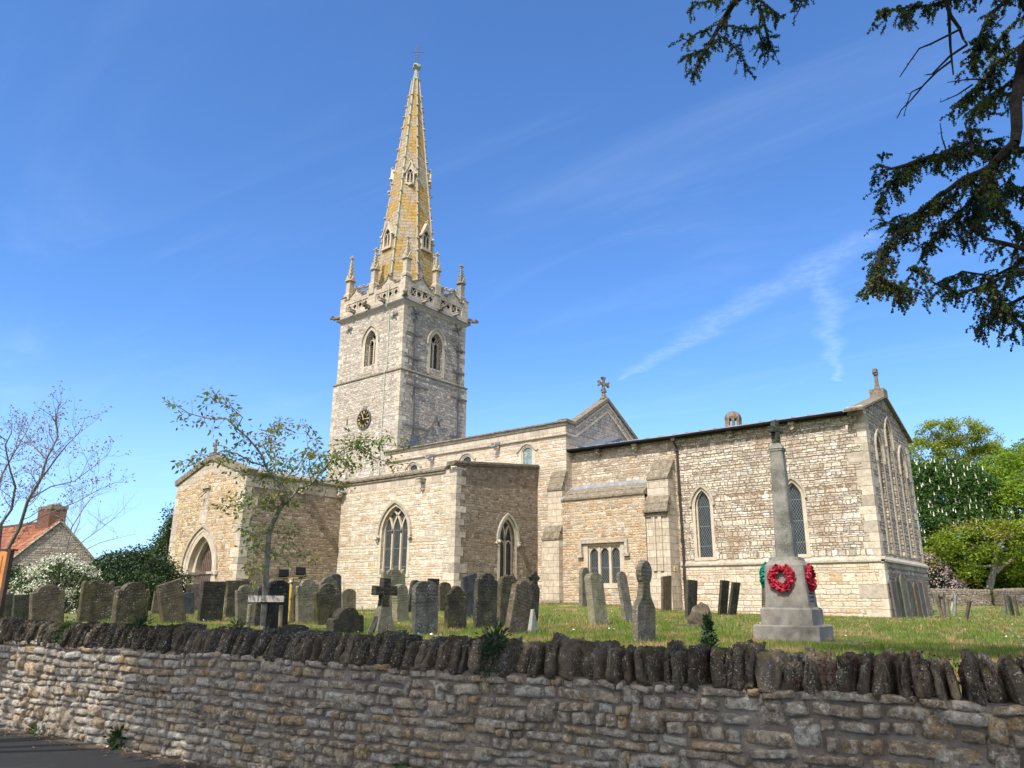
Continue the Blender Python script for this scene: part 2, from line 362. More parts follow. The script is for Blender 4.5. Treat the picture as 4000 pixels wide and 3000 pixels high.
M['spire'] = plain('lichened_spire_stone', (.27, .22, .155), (.38, .31, .225), 1.6, .02, .92,
                   [(.62, .44, .56, (.37, .215, .025), .85), (4.5, .50, .60, (.25, .14, .022), .7), (9, .54, .66, (.48, .43, .35), .6), (2.0, .6, .7, (.15, .115, .07), .55)], 0, fine=14, joints=(.3, .62), jv=.14)
M['copper'] = plain('verdigris_strip', (.30, .38, .28), (.44, .50, .38), 3, .004, .7)
M['lead'] = plain('lead_sheet', (.24, .25, .26), (.38, .39, .40), 2.5, .006, .5, [(5, .58, .7, (.6, .62, .64), .4)], metal=.15, spec=.5)
M['lead_dark'] = plain('dark_lead_flashing', (.055, .065, .085), (.13, .145, .175), 5, .006, .55, [], spec=.4)
M['iron'] = plain('weathered_iron', (.09, .085, .08), (.15, .145, .135), 6, .004, .7, [(9, .64, .7, (.33, .2, .06), .7)])
M['black'] = plain('black_paint', (.006, .006, .006), (.014, .013, .012), 6, .002, .75, spec=.12)
M['pipe'] = plain('rusty_downpipe', (.020, .016, .015), (.05, .028, .02), 2, .003, .6, spec=.4)
M['gold'] = plain('gilding', (.62, .42, .10), (.72, .52, .16), 8, .002, .4, metal=.3)
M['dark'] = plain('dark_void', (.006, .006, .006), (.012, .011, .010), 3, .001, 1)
M['louvre'] = plain('louvre_slate', (.09, .08, .065), (.15, .135, .11), 5, .005, .9)
M['door'] = plain('grey_oak', (.07, .045, .035), (.16, .11, .085), 9, .006, .8, [(2.5, .62, .7, (.3, .26, .22), .3)])
M['slab'] = plain('lichened_slab_stone', (.11, .09, .062), (.25, .205, .15), 6, .02, .95, [(9, .6, .7, (.55, .53, .46), .5), (3, .58, .7, (.09, .08, .06), .6)], .2)
def lattice(name, c_bar, c_gl, s=.118, thick=.10, ratio=.62):
    m, t = base_mat(name); g, p, u, v = wallcoord(t)
    a = t.m('DIVIDE', u, s); b = t.m('DIVIDE', t.m('MULTIPLY', v, ratio), s)
    l1 = t.m('ABSOLUTE', t.m('SUBTRACT', t.m('FRACT', t.m('ADD', a, b)), .5)); l2 = t.m('ABSOLUTE', t.m('SUBTRACT', t.m('FRACT', t.m('SUBTRACT', a, b)), .5))
    k = t.m('GREATER_THAN', t.m('MAXIMUM', l1, l2), .5-thick*.5)
    bar = t.m('LESS_THAN', t.m('ABSOLUTE', t.m('SUBTRACT', t.m('FRACT', t.m('DIVIDE', v, .95)), .5)), .010)
    k = t.m('MAXIMUM', k, bar)
    pid = t.wn(vec=t.comb(t.m('FLOOR', t.m('ADD', a, b)), t.m('FLOOR', t.m('SUBTRACT', a, b)), 0.0), dim='2D')
    gc = t.mix(pid, tuple(c*.4 for c in c_gl), tuple(c*1.7 for c in c_gl))
    t.inp(t.b.inputs['Base Color'], t.mix(k, gc, c_bar)); t.inp(t.b.inputs['Roughness'], t.mixf(k, .28, .8))
    tilt = t.m('MULTIPLY', pid, .004); t.inp(t.b.inputs['Normal'], t.bump(t.m('ADD', tilt, t.noise(g.outputs['Position'], 14, 1)), .25, .01))
    t.b.inputs['Specular IOR Level'].default_value = .35
    return m
M['glass'] = lattice('leaded_glass', (.20, .22, .215), (.008, .011, .012))
M['glass_pale'] = lattice('pale_leaded_glass', (.40, .43, .40), (.10, .15, .16), .11, .12)
M['glass_dark'] = lattice('dim_leaded_glass', (.10, .10, .10), (.012, .013, .014), .11, .1)
# ---------------------------------------------------------------- the church
class Fr:
    """frame of a wall: u along it, v up, w out of it"""
    def __init__(s, o, U, N): s.o = Vector(o); s.U = Vector(U); s.N = Vector(N); s.V = Vector((0, 0, 1))
    def __call__(s, u, v, w=0.0): return s.o+s.U*u+s.V*v+s.N*w
def FS(Y): return Fr((0, Y, 0), (1, 0, 0), (0, -1, 0))
def FE(X): return Fr((X, 0, 0), (0, 1, 0), (1, 0, 0))
def FN(Y): return Fr((0, Y, 0), (-1, 0, 0), (0, 1, 0))
def FW(X): return Fr((X, 0, 0), (0, -1, 0), (-1, 0, 0))
def fbox(mb, F, u0, u1, v0, v1, w0, w1):
    return mb.box(tuple(F(u0, v0, w0)), tuple(F(u1, v1, w1)))
def extr(mb, F, pts, w0, w1): return mb.prism([F(u, v, w0) for u, v in pts], F.N*(w1-w0))
def wall(mb, F, outer, holes=(), depth=.35):
    loops = [[Vector((u, v, 0)) for u, v in outer]]+[[Vector((u, v, 0)) for u, v in h] for h in holes]
    flat = [p for l in loops for p in l]; tri = tessellate_polygon(loops)
    mb.add([F(p.x, p.y, 0) for p in flat], [tuple(t) for t in tri])
    for h in holes:
        n = len(h)
        for i in range(n):
            (a, b), (c, d) = h[i], h[(i+1) % n]
            mb.poly([F(a, b, 0), F(c, d, 0), F(c, d, -depth), F(a, b, -depth)])
    return mb
def arcpts(cx, a, zs, h, n=9):
    """pointed (or flattened) arch from right springing over the apex to left springing"""
    R_ = []
    for i in range(n+1):
        if h >= a:
            r = (a*a+h*h)/(2*a); th = math.acos((r-a)/r)*i/n; R_.append((a-r+r*math.cos(th), r*math.sin(th)))
        else:
            th = PI/2*i/n; R_.append((a*math.cos(th), h*math.sin(th)))
    return [(cx+x, zs+z) for x, z in R_]+[(cx-x, zs+z) for x, z in R_[::-1][1:]]
def archloop(cx, a, z0, zs, h, n=9): return [(cx-a, z0), (cx+a, z0)]+arcpts(cx, a, zs, h, n)
def ribbon(mb, F, pts, wd, w0, w1):
    """bar of width wd along a polyline"""
    n = len(pts); L, R_ = [], []
    for i, (u, v) in enumerate(pts):
        (a, b), (c, d_) = pts[max(0, i-1)], pts[min(n-1, i+1)]; dx, dy = c-a, d_-b; l = math.hypot(dx, dy) or 1
        L.append((u-dy/l*wd/2, v+dx/l*wd/2)); R_.append((u+dy/l*wd/2, v-dx/l*wd/2))
    for i in range(n-1):
        q = [L[i], L[i+1], R_[i+1], R_[i]]; k = [F(u, v, w1) for u, v in q]+[F(u, v, w0) for u, v in q]
        mb.add(k, [(0, 1, 2, 3), (0, 4, 5, 1), (3, 2, 6, 7)])
    for i in (0, n-1): mb.poly([F(*L[i], w0), F(*L[i], w1), F(*R_[i], w1), F(*R_[i], w0)])
    return mb
def band(mb, F, cx, a0, a1, zs, h, w0, w1, legs=0.0, z0=None, n=9):
    """moulding between two arch lines a0 (inner) and a1 (outer)"""
    i_ = arcpts(cx, a0, zs, h, n); o_ = arcpts(cx, a1, zs, h+(a1-a0)*1.15, n)
    if legs: i_ = [(cx+a0, zs-legs)]+i_+[(cx-a0, zs-legs)]; o_ = [(cx+a1, zs-legs)]+o_+[(cx-a1, zs-legs)]
    for j in range(len(i_)-1):
        q = [i_[j], i_[j+1], o_[j+1], o_[j]]; k = [F(u, v, w1) for u, v in q]+[F(u, v, w0) for u, v in q]
        mb.add(k, [(0, 1, 2, 3), (0, 4, 5, 1), (3, 2, 6, 7)])
    for j in (0, len(i_)-1): mb.poly([F(*i_[j], w0), F(*i_[j], w1), F(*o_[j], w1), F(*o_[j], w0)])
    return mb
def inside_arch(u, v, cx, a, zs, h):
    if v <= zs: return abs(u-cx) < a
    if v >= zs+h: return False
    x = abs(u-cx); z = v-zs
    if h >= a: r = (a*a+h*h)/(2*a); return (x+r-a)**2+z*z < r*r
    return (x/a)**2+(z/h)**2 < 1

church = empty("church", (-30, 36, ground_z(-30, 36)), 0, "large limestone village church with a tall lichened spire and clock on its tower", "church")
CO = Vector(church.location)
def part(mb, name, mat, parent=None, smooth=False, label=None):
    """part of the church; meshes are authored in world space"""
    o = mb.build(name, mat, None, smooth); o.parent = parent or church
    pl = Vector((0, 0, 0)); q = o.parent
    while q is not None: pl += Vector(q.location); q = q.parent
    o.location = -pl
    if label: o['label'] = label
    return o
def corbel(F, u, v, nm='corbel', mat='hood', s=.26, out=.3, seed=0, parent=None):
    mb = MB(); fbox(mb, F, u-s*.5, u+s*.5, v-.05, v+.08, -.05, out); mb.blob(F(u, v-.14, out*.55), s*.52, seed, .45, 8, 7)
    return part(mb, nm, M[mat], parent)
GZ = 0.9
# --- quoins: alternating blocks a few millimetres proud of the two wall faces at an outside corner
def quoins(F1, s1, u1, F2, s2, u2, z0, z1, seed=0, hh=(.28, .42), longs=(.55, .75), shorts=(.26, .36), name='quoin_stones', mat='quoin', proud=.012):
    rn = random.Random(seed); mb = MB(); z = z0; k = 0
    while z < z1-.1:
        h = min(rn.uniform(*hh), z1-z); a, b = (rn.uniform(*longs)*rn.uniform(.7, 1.1), rn.uniform(*shorts)*rn.uniform(.7, 1.2)); a, b = (a, b) if k % 2 else (b, a)
        p = proud+rn.uniform(-.003, .003)
        c = F1(u1, 0, p)+F2(u2, 0, p)-F1(u1, 0, 0); c = Vector((c.x, c.y, 0))
        e1 = F1(u1+s1*a, 0, p); e2 = F2(u2+s2*b, 0, p); i1 = F1(u1+s1*a, 0, -.05); i2 = F2(u2+s2*b, 0, -.05); ci = F1(u1, 0, -.05)+(F2(u2, 0, -.05)-F2(u2, 0, 0))
        base = [Vector((q.x, q.y, z+.005)) for q in (c, e1, i1, ci, i2, e2)]
        mb.prism(base, (0, 0, h-.018)); z += h; k += 1
    return part(mb, name, M[mat])

def win3(F, cx, a, z0, zs, h, parent_name='window', rev=.28, nl=3, fm='dressed', gl='glass', bar_=.11, hood=True, hoodw=.12, hoodlegs=.25, head=True, label=None, cus=False, jamb=.17):
    """pointed window of nl lights with intersecting tracery, set back in its opening"""
    mb = MB(); band(mb, F, cx, a-.07, a, zs, h-.07, -rev, -rev+.13, legs=zs-z0)                  # inner order
    band(mb, F, cx, a, a+jamb, zs, h, -.02, .013, legs=zs-z0)                                     # dressed surround
    fbox(mb, F, cx-a-jamb-.02, cx+a+jamb+.02, z0-.16, z0-.004, -rev, .035)
    step = 2*a/nl
    if nl > 1:
        r = (a*a+h*h)/(2*a)
        for k in range(1, nl):
            mx = cx-a+step*k; fbox(mb, F, mx-bar_/2, mx+bar_/2, z0, zs, -rev+.02, -rev+.16)
            for sgn in (1, -1):
                pts = []
                for i in range(15):
                    th = 1.25*i/14; u = mx+sgn*(r*math.cos(th)-r); v = zs+r*math.sin(th)
                    if not inside_arch(u, v, cx, a-.03, zs, h): break
                    pts.append((u, v))
                if len(pts) > 2: ribbon(mb, F, pts, bar_*.8, -rev+.02, -rev+.15)
        if cus:
            for k in range(nl):
                lx = cx-a+step*(k+.5); pts = arcpts(lx, step*.42, zs-.35, step*.55, 5); ribbon(mb, F, pts, .06, -rev+.03, -rev+.12)
    w_ = part(mb, parent_name, M[fm], label=label)
    g = MB(); lp = archloop(cx, a-.01, z0, zs, h-.01); g.add([F(u, v, -rev+.05) for u, v in lp], [tuple(t) for t in tessellate_polygon([[Vector((u, v, 0)) for u, v in lp]])])
    part(g, 'glass', M[gl], w_)
    if hood:
        hm = MB(); band(hm, F, cx, a+jamb, a+jamb+hoodw, zs, h+jamb, .0, .11, legs=hoodlegs)
        if head:
            for s_ in (-1, 1): hm.blob(F(cx+s_*(a+jamb+hoodw*.5), zs-hoodlegs-.08, .09), .15, s_+3, .35, 8, 7)
        part(hm, 'hood_mould', M['hood'], w_)
    return archloop(cx, a, z0, zs, h)

M['finial'] = plain('greened_finial_stone', (.22, .25, .17), (.36, .36, .26), 5, .02, .9)
# ======== tower
TX0, TX1, TY0, TY1 = -46.78, -39.40, 35.16, 41.84; TCX, TCY = -43.09, 38.5
zS, zC = 17.66, 22.92
mb = MB()
bs = archloop(-42.98, .62, 18.7, 20.55, 1.0); be = archloop(38.66, .62, 18.55, 20.45, 1.0)
wall(mb, FS(TY0), [(TX0, zS), (TX1, zS), (TX1, zC), (TX0, zC)], [bs], .55)
wall(mb, FN(TY1), [(-TX1, zS), (-TX0, zS), (-TX0, zC), (-TX1, zC)])
wall(mb, FW(TX0), [(-TY1, zS), (-TY0, zS), (-TY0, zC), (-TY1, zC)])
wall(mb, FS(TY0-.15), [(TX0-.15, GZ), (TX1+.15, GZ), (TX1+.15, zS), (TX0-.15, zS)])
wall(mb, FN(TY1+.15), [(-TX1-.15, GZ), (-TX0+.15, GZ), (-TX0+.15, zS), (-TX1-.15, zS)])
wall(mb, FW(TX0-.15), [(-TY1-.15, GZ), (-TY0+.15, GZ), (-TY0+.15, zS), (-TY1-.15, zS)])
part(mb, 'tower_wall', M['tower'])
mb = MB()
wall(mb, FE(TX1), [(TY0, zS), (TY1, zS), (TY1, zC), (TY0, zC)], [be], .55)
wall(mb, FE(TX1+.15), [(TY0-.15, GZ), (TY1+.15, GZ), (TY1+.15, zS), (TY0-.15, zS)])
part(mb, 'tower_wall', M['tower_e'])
quoins(FS(TY0), -1, TX1, FE(TX1), 1, TY0, zS+.1, zC, 3); quoins(FS(TY0-.15), -1, TX1+.15, FE(TX1+.15), 1, TY0-.15, 9, zS-.02, 4)
quoins(FS(TY0), 1, TX0, FW(TX0), -1, -TY0, zS+.1, zC, 5); quoins(FS(TY0-.15), 1, TX0-.15, FW(TX0-.15), -1, -TY0+.15, 9, zS-.02, 6)
quoins(FE(TX1), -1, TY1, FN(TY1), 1, -TX1, zS+.1, zC, 7); quoins(FE(TX1+.15), -1, TY1+.15, FN(TY1+.15), 1, -TX1-.15, 11, zS-.02, 8)
def ringband(mb, x0, x1, y0, y1, prof):
    """moulding running round a rectangle; prof = [(out, z), ...]"""
    n = len(prof); k = len(mb.v)
    for (o, z) in prof: mb.v += [(x0-o, y0-o, z), (x1+o, y0-o, z), (x1+o, y1+o, z), (x0-o, y1+o, z)]
    for i in range(n-1):
        for j in range(4): mb.f.append((k+i*4+j, k+i*4+(j+1) % 4, k+(i+1)*4+(j+1) % 4, k+(i+1)*4+j))
mb = MB(); ringband(mb, TX0, TX1, TY0, TY1, [(.15, zS-.02), (.22, zS+.02), (.22, zS+.09), (.0, zS+.24)]); part(mb, 'string_course', M['coping'])
mb = MB(); ringband(mb, TX0, TX1, TY0, TY1, [(0, zC-.12), (.10, zC), (.24, zC+.10), (.30, zC+.12)]); part(mb, 'cornice', M['hood'])
mb = MB(); ringband(mb, TX0, TX1, TY0, TY1, [(.30, zC+.12), (.31, zC+.20), (.10, zC+.36)]); part(mb, 'cornice_flashing', M['lead_dark'])

# belfry windows
def belfry(F, cx, z0, zs):
    mb = MB(); rev = .55; a, h = .62, 1.0
    band(mb, F, cx, a-.06, a, zs, h-.06, -rev, -.40, legs=zs-z0)
    band(mb, F, cx, a, a+.30, zs, h, -.05, .012, legs=zs-z0+.5)
    mb.prism([F(cx-a, z0-.55, .012), F(cx+a, z0-.55, .012), F(cx+a, z0-.02, -rev+.1), F(cx-a, z0-.02, -rev+.1)], (0, 0, -.05))
    fbox(mb, F, cx-.07, cx+.07, z0, zs+.15, -rev+.05, -rev+.2)
    for s_ in (-1, 1):
        ribbon(mb, F, arcpts(cx+s_*a*.49, a*.42, zs-.02, .36, 6), .075, -rev+.05, -rev+.18)
        ribbon(mb, F, [(cx, zs+.10), (cx+s_*.16, zs+.40), (cx+s_*.30, zs+.62)], .07, -rev+.05, -rev+.17)
    o = part(mb, 'belfry_window', M['dressed'])
    l = MB()
    z = z0+.08
    while z < zs+.05:
        l.prism([F(cx-a+.05, z, -rev+.0), F(cx+a-.05, z, -rev), F(cx+a-.05, z+.17, -rev-.16), F(cx-a+.05, z+.17, -rev-.16)], (0, 0, -.025)); z += .185
    part(l, 'louvre', M['louvre'], o)
    d_ = MB(); lp = archloop(cx, a, z0, zs, h); d_.add([F(u, v, -rev-.25) for u, v in lp], [tuple(t) for t in tessellate_polygon([[Vector((u, v, 0)) for u, v in lp]])])
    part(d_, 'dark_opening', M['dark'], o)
    hm = MB(); band(hm, F, cx, a+.30, a+.40, zs, h+.30, 0, .12, legs=.1); part(hm, 'hood_mould', M['hood'], o)
belfry(FS(TY0), -42.98, 18.7, 20.55); belfry(FE(TX1), 38.66, 18.55, 20.45)

# parapet: pierced panels, merlons with little ogee gables
PY0, PX1, PX0, PY1 = TY0-.12, TX1+.12, TX0-.12, TY1+.12
def quatre(cx, cz, s):
    pts = []
    for i in range(4):
        a0 = PI/2*i; ox, oz = cx+s*.42*math.cos(a0), cz+s*.42*math.sin(a0)
        for k in range(7):
            th = a0-1.9+3.8*k/6; pts.append((ox+s*.40*math.cos(th), oz+s*.40*math.sin(th)))
    return pts
def parapet_side(F, u0, u1, groups, cross):
    L = u1-u0; zt = 24.72; mb = MB(); top = [(u0, zC+.3), (u1, zC+.3), (u1, 25.02)]
    mid = (u0+u1)/2; q = L/4
    prof = [(u1-.55, 25.02), (u1-.55, zt)]
    for c in (mid+q, ):
        prof += [(c+.72, zt), (c+.72, zt+.16), (c+.45, zt+.30), (c+.22, zt+.42), (c+.08, zt+.66), (c, zt+.85), (c-.08, zt+.66), (c-.22, zt+.42), (c-.45, zt+.30), (c-.72, zt+.16), (c-.72, zt)]
    prof += [(mid+.62, zt), (mid+.62, 25.0), (mid-.62, 25.0), (mid-.62, zt)]
    c = mid-q
    prof += [(c+.72, zt), (c+.72, zt+.16), (c+.45, zt+.30), (c+.22, zt+.42), (c+.08, zt+.66), (c, zt+.85), (c-.08, zt+.66), (c-.22, zt+.42), (c-.45, zt+.30), (c-.72, zt+.16), (c-.72, zt)]
    prof += [(u0+.55, zt), (u0+.55, 25.02), (u0, 25.02)]
    holes = []
    for (a, b) in groups: holes.append([(a, 23.66), (b, 23.66), (b, 24.32), (a, 24.32)])
    wall(mb, F, top+prof, holes, .16)
    k = [F(u, v, -.28) for u, v in prof]; f = [F(u, v, 0) for u, v in prof]
    for i in range(len(prof)-1): mb.poly([f[i], f[i+1], k[i+1], k[i]])
    lp = top+prof; mb.add([F(u, v, -.28) for u, v in lp], [tuple(t)[::-1] for t in tessellate_polygon([[Vector((u, v, 0)) for u, v in lp]])])
    pr = part(mb, 'parapet', M['parapet'])
    cp = MB()
    for i in range(len(prof)-1):
        (a, b), (c, d_) = prof[i], prof[i+1]
        if abs(c-a) > .02: 
            ribbon(cp, F, [(a+.03*(1 if a > c else -1), b+.035), (c-.03*(1 if a > c else -1), d_+.035)], .085, -.33, .05)
    part(cp, 'parapet_coping', M['coping'], pr)
    for (a, b) in groups:
        tp = MB(); bk = MB(); n = 4; s_ = (b-a)/n
        for j in range(n):
            x0 = a+s_*j; x1 = x0+s_; cx_, cz_ = (x0+x1)/2, 23.99
            if cross and j % 2 == 0:
                ribbon(tp, F, [(x0+.03, 23.66), (x1-.03, 24.32)], .055, -.15, -.05); ribbon(tp, F, [(x0+.03, 24.32), (x1-.03, 23.66)], .055, -.152, -.052)
            else:
                wall(tp, Fr(F(0, 0, -.06), F.U, F.N), [(x0, 23.66), (x1, 23.66), (x1, 24.32), (x0, 24.32)], [quatre(cx_, cz_, .25)], .08)
            fbox(tp, F, x0-.03, x0+.03, 23.661, 24.319, -.14, -.012)
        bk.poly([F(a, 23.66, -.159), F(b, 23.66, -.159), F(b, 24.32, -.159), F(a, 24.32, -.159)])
        part(tp, 'pierced_panel', M['parapet'], pr); part(bk, 'panel_painted_shade', M['dark'], pr)  # near-black sheet stands in for the shade behind the piercings
parapet_side(FS(PY0), PX0, PX1, [(-46.12, -43.52), (-42.62, -40.0)], False)
parapet_side(FE(PX1), PY0, PY1, [(35.65, 38.08), (38.82, 41.25)], True)
parapet_side(FN(PY1), -PX1, -PX0, [(40.0, 42.62), (43.52, 46.12)], False)
parapet_side(FW(PX0), -PY1, -PY0, [(-41.25, -38.82), (-38.08, -35.65)], True)
mb = MB(); mb.poly([(PX0+.2, PY0+.2, 23.5), (PX1-.2, PY0+.2, 23.5), (PX1-.2, PY1-.2, 23.5), (PX0+.2, PY1-.2, 23.5)]); part(mb, 'tower_roof', M['lead'])

def pinnacle(x, y, z0, h, mat, box=.46, seed=0):
    mb = MB(); b = box
    mb.box((x-b*.72, y-b*.72, z0-.6), (x+b*.72, y+b*.72, z0+.25)); mb.frust((x, y), b*1.02, b*.74, z0+.25, z0+.42, 4, PI/4)
    zt = z0+1.55; mb.frust((x, y), b*.74, b*.68, z0+.42, zt, 4, PI/4)
    for k in range(4):                                                        # little gables round the cap
        a = PI/2*k; c, s_ = math.cos(a), math.sin(a)
        P = lambda u, v, w_: (x+c*w_-s_*u, y+s_*w_+c*u, v)
        mb.prism([P(-b*.6, zt-.08, b*.5), P(b*.6, zt-.08, b*.5), P(.1, zt+.18, b*.5), P(0, zt+.44, b*.5), P(-.1, zt+.18, b*.5)], (c*.13, s_*.13, 0))
    zp = z0+h-.35; mb.frust((x, y), b*.62, .075, zt, zp, 4, PI/4)
    n = 5
    for k in range(4):
        a = PI/4+PI/2*k
        for i in range(n):
            t = (i+.5)/n; z = zt+.12+(zp-zt-.25)*t; r = b*.62*(1-t)+.075*t+.05
            mb.blob((x+r*math.cos(a), y+r*math.sin(a), z), .085*(1-t*.35), seed+i+k, .3, 5, 4, (1, 1, .8))
    mb.frust((x, y), .09, .12, zp, zp+.1, 6)
    for k in range(4):
        a = PI/2*k+PI/4; mb.blob((x+.13*math.cos(a), y+.13*math.sin(a), zp+.18), .09, k, .2, 5, 4)
    mb.blob((x, y, zp+.32), .09, 9, .2, 5, 4)
    return part(mb, 'pinnacle', M[mat])
pinnacle(-46.42, 35.50, 25.1, 3.75, 'pinnacle', seed=1); pinnacle(TCX, 35.24, 25.1, 3.4, 'pinnacle', .40, 2); pinnacle(-39.62, 35.42, 25.1, 3.45, 'pinnacle', .42, 3)
pinnacle(-39.46, 38.42, 25.1, 3.1, 'pinnacle', .40, 4); pinnacle(-39.66, 41.45, 25.1, 3.25, 'pinnacle_dark', .42, 5)
pinnacle(-46.42, 41.45, 25.1, 3.3, 'pinnacle', seed=6); pinnacle(TCX, 41.7, 25.1, 3.2, 'pinnacle', .40, 7); pinnacle(-46.6, 38.5, 25.1, 3.2, 'pinnacle', .40, 8)

# spire
def rin(z): return 2.66-(z-24.0)*(2.66-.27)/(46.2-24.0)
C8 = 1/math.cos(PI/8); zA, zB = 23.4, 46.1
mb = MB()
for i in range(12):
    za, zb = zA+(zB-zA)*i/12, zA+(zB-zA)*(i+1)/12; mb.frust((TCX, TCY), rin(za)*C8, rin(zb)*C8, za, zb, 8, PI/8, cap=False)
part(mb, 'spire', M['spire'])
for k in range(8):
    a = PI/8+PI/4*k; mb = MB(); c, s_ = math.cos(a), math.sin(a)
    mb.tube([(TCX+c*rin(z)*C8, TCY+s_*rin(z)*C8, z) for z in np.linspace(zA, zB, 9)], [.085]*9, 5)
    z = 25.2; j = 0
    while z < 45.2:
        r = rin(z)*C8+.12; mb.blob((TCX+c*r, TCY+s_*r, z), .095+.015*((j*7+k) % 3), j+k, .35, 6, 5, (1, 1, .9)); z += 1.12; j += 1
    part(mb, 'crocketed_rib', M['pinnacle'])
a = -PI*3/8; mb = MB(); ca, sa = math.cos(a), math.sin(a)
mb.tube([(TCX+ca*(rin(z)*C8+.10), TCY+sa*(rin(z)*C8+.10), z) for z in np.linspace(24.8, 46.0, 8)], .052, 5)
part(mb, 'verdigris_strip', M['copper'])
def lucarne(ang, z0, wd, h, nm='spire_light'):
    """gabled two-light opening standing out from a face of the spire"""
    c, s_ = math.cos(ang), math.sin(ang); F = Fr((TCX, TCY, 0), (-s_, c, 0), (c, s_, 0))
    zsill = z0; r0 = rin(z0)+.12; mb = MB(); zs = z0+h*.52; zap = z0+h
    out = [(-wd/2, zsill), (wd/2, zsill), (wd/2, zs), (0, zap), (-wd/2, zs)]
    hole = archloop(0, wd*.33, zsill+.14, zs-.12, wd*.62, 6)
    F2 = Fr(F(0, 0, r0), F.U, F.N); wall(mb, F2, out, [hole], .16)
    n = len(out)
    for i in range(n):
        (a_, b_), (c_, d_) = out[i], out[(i+1) % n]; mb.poly([F2(a_, b_, 0), F2(c_, d_, 0), F2(c_, d_, -(r0-.05)*.62), F2(a_, b_, -(r0-.05)*.62)])
    for sg in (-1, 1):
        ribbon(mb, F2, [(sg*(wd/2+.12), zs-.14), (sg*wd*.28, zs+(zap-zs)*.5), (0, zap+.1)], .10, -.3, .09)
        mb.blob(F2(sg*(wd/2+.15), zs-.1, .05), .12, sg+2, .3, 6, 5)
    mb.blob(F2(0, zap+.22, -.02), .14, 5, .3, 6, 5)
    fbox(mb, F2, -wd/2-.05, wd/2+.05, zsill-.12, zsill+.02, -.3, .07)
    fbox(mb, F2, -.05, .05, zsill+.1, zs-.1, -.13, -.05)
    for sg in (-1, 1): ribbon(mb, F2, [(sg*wd*.32, zs-.16), (sg*wd*.15, zs+.12), (sg*.02, zs-.08)], .05, -.13, -.05)
    o = part(mb, nm, M['dressed'])
    l = MB(); z = zsill+.2
    while z < zs+.1:
        l.prism([F2(-wd*.33, z, -.14), F2(wd*.33, z, -.14), F2(wd*.33, z+.1, -.22), F2(-wd*.33, z+.1, -.22)], (0, 0, -.02)); z += .15
    part(l, 'louvre', M['louvre'], o)
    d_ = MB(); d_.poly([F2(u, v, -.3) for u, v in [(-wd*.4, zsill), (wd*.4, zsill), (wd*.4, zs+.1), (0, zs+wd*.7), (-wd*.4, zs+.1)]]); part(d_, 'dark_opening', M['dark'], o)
for k in range(4): lucarne(-PI/2+PI/2*k, 28.9, 1.0, 2.3)
for k in range(4): lucarne(-PI/4+PI/2*k, 34.8, .70, 2.1)
mb = MB()
mb.frust((TCX, TCY), .40, .44, 46.0, 46.12, 8, PI/8); mb.frust((TCX, TCY), .44, .30, 46.12, 46.3, 8, PI/8); mb.frust((TCX, TCY), .27, .16, 46.3, 47.2, 8, PI/8)
mb.frust((TCX, TCY), .16, .36, 47.2, 47.42, 8, PI/8); mb.frust((TCX, TCY), .36, .22, 47.42, 47.8, 8, PI/8)
for k in range(4): mb.blob((TCX+.3*math.cos(k*PI/2+.4), TCY+.3*math.sin(k*PI/2+.4), 47.55), .15, k, .3, 6, 5)
part(mb, 'spire_finial', M['finial'])
mb = MB(); mb.tube([(TCX, TCY, 47.7), (TCX, TCY, 49.9)], .035, 6)
dx, dy = .78, .62
mb.tube([(TCX-dx*.55, TCY-dy*.55, 49.15), (TCX+dx*.55, TCY+dy*.55, 49.15)], .032, 6)
for s_ in (-1, 1):
    for zc in (48.3, 48.6, 48.85, 49.5):
        mb.tube([(TCX, TCY, zc), (TCX+s_*dx*.16, TCY+s_*dy*.16, zc-.10), (TCX+s_*dx*.22, TCY+s_*dy*.22, zc+.02)], .016, 5)
part(mb, 'iron_cross', M['iron'])
# struts from the corner pinnacles to the spire
for sx_, sy2 in ((1, 1), (-1, -1), (1, -1), (-1, 1)):
    mb = MB(); x0, y0 = TCX+sx_*3.45, TCY+sy2*3.05; x1, y1 = TCX+sx_*1.75, TCY+sy2*1.75
    mb.tube([(x0, y0, 25.75), (x1, y1, 26.35)], .11, 4); mb.tube([(x0, y0, 24.9), ((x0+x1)/2, (y0+y1)/2, 25.75), (x1, y1, 25.85)], .08, 4)
    for i in range(6): t = (i+.5)/6; mb.blob((x0+(x1-x0)*t, y0+(y1-y0)*t, 25.9+.6*t), .12, i, .4, 5, 4)
    part(mb, 'flying_strut', M['pinnacle'])

# gargoyles and spouts
def gargoyle(F, u, v, w0=.0, L=.85, seed=0, diag=None):
    mb = MB(); D = F.N if diag is None else Vector(diag); S = Vector((0, 0, 1)).cross(D).normalized()
    o = F(u, v, w0); rn = random.Random(seed); k = Matrix((D, S, Vector((0, 0, 1)))).transposed()
    mb.blob(o+D*L*.25, .19, seed, .35, 8, 6, (1.5, .9, 1), k); mb.blob(o+D*L*.62+Vector((0, 0, -.02)), .17, seed+1, .4, 8, 6, (1.4, .85, .8), k)
    mb.blob(o+D*L*.93+Vector((0, 0, .06)), .15, seed+2, .45, 8, 6, (1.2, .9, .9), k)
    for s_ in (-1, 1): mb.blob(o+D*L*.8+S*s_*.12+Vector((0, 0, .17)), .07, seed+4, .3, 5, 4); mb.blob(o+D*L*.35+S*s_*.17+Vector((0, 0, -.12)), .1, seed+5, .4, 5, 4)
    part(mb, 'gargoyle', M['slab'])
def spout(F, u, v, L=.62, nm='waterspout', mat='hood', parent=None):
    mb = MB(); q = [F(u-.14, v-.07, -.05), F(u+.14, v-.07, -.05), F(u+.14, v+.09, -.05), F(u-.14, v+.09, -.05)]; mb.prism(q, F.N*L)
    fbox(mb, F, u-.18, u+.18, v+.091, v+.14, -.05, L*.98)
    return part(mb, nm, M[mat])
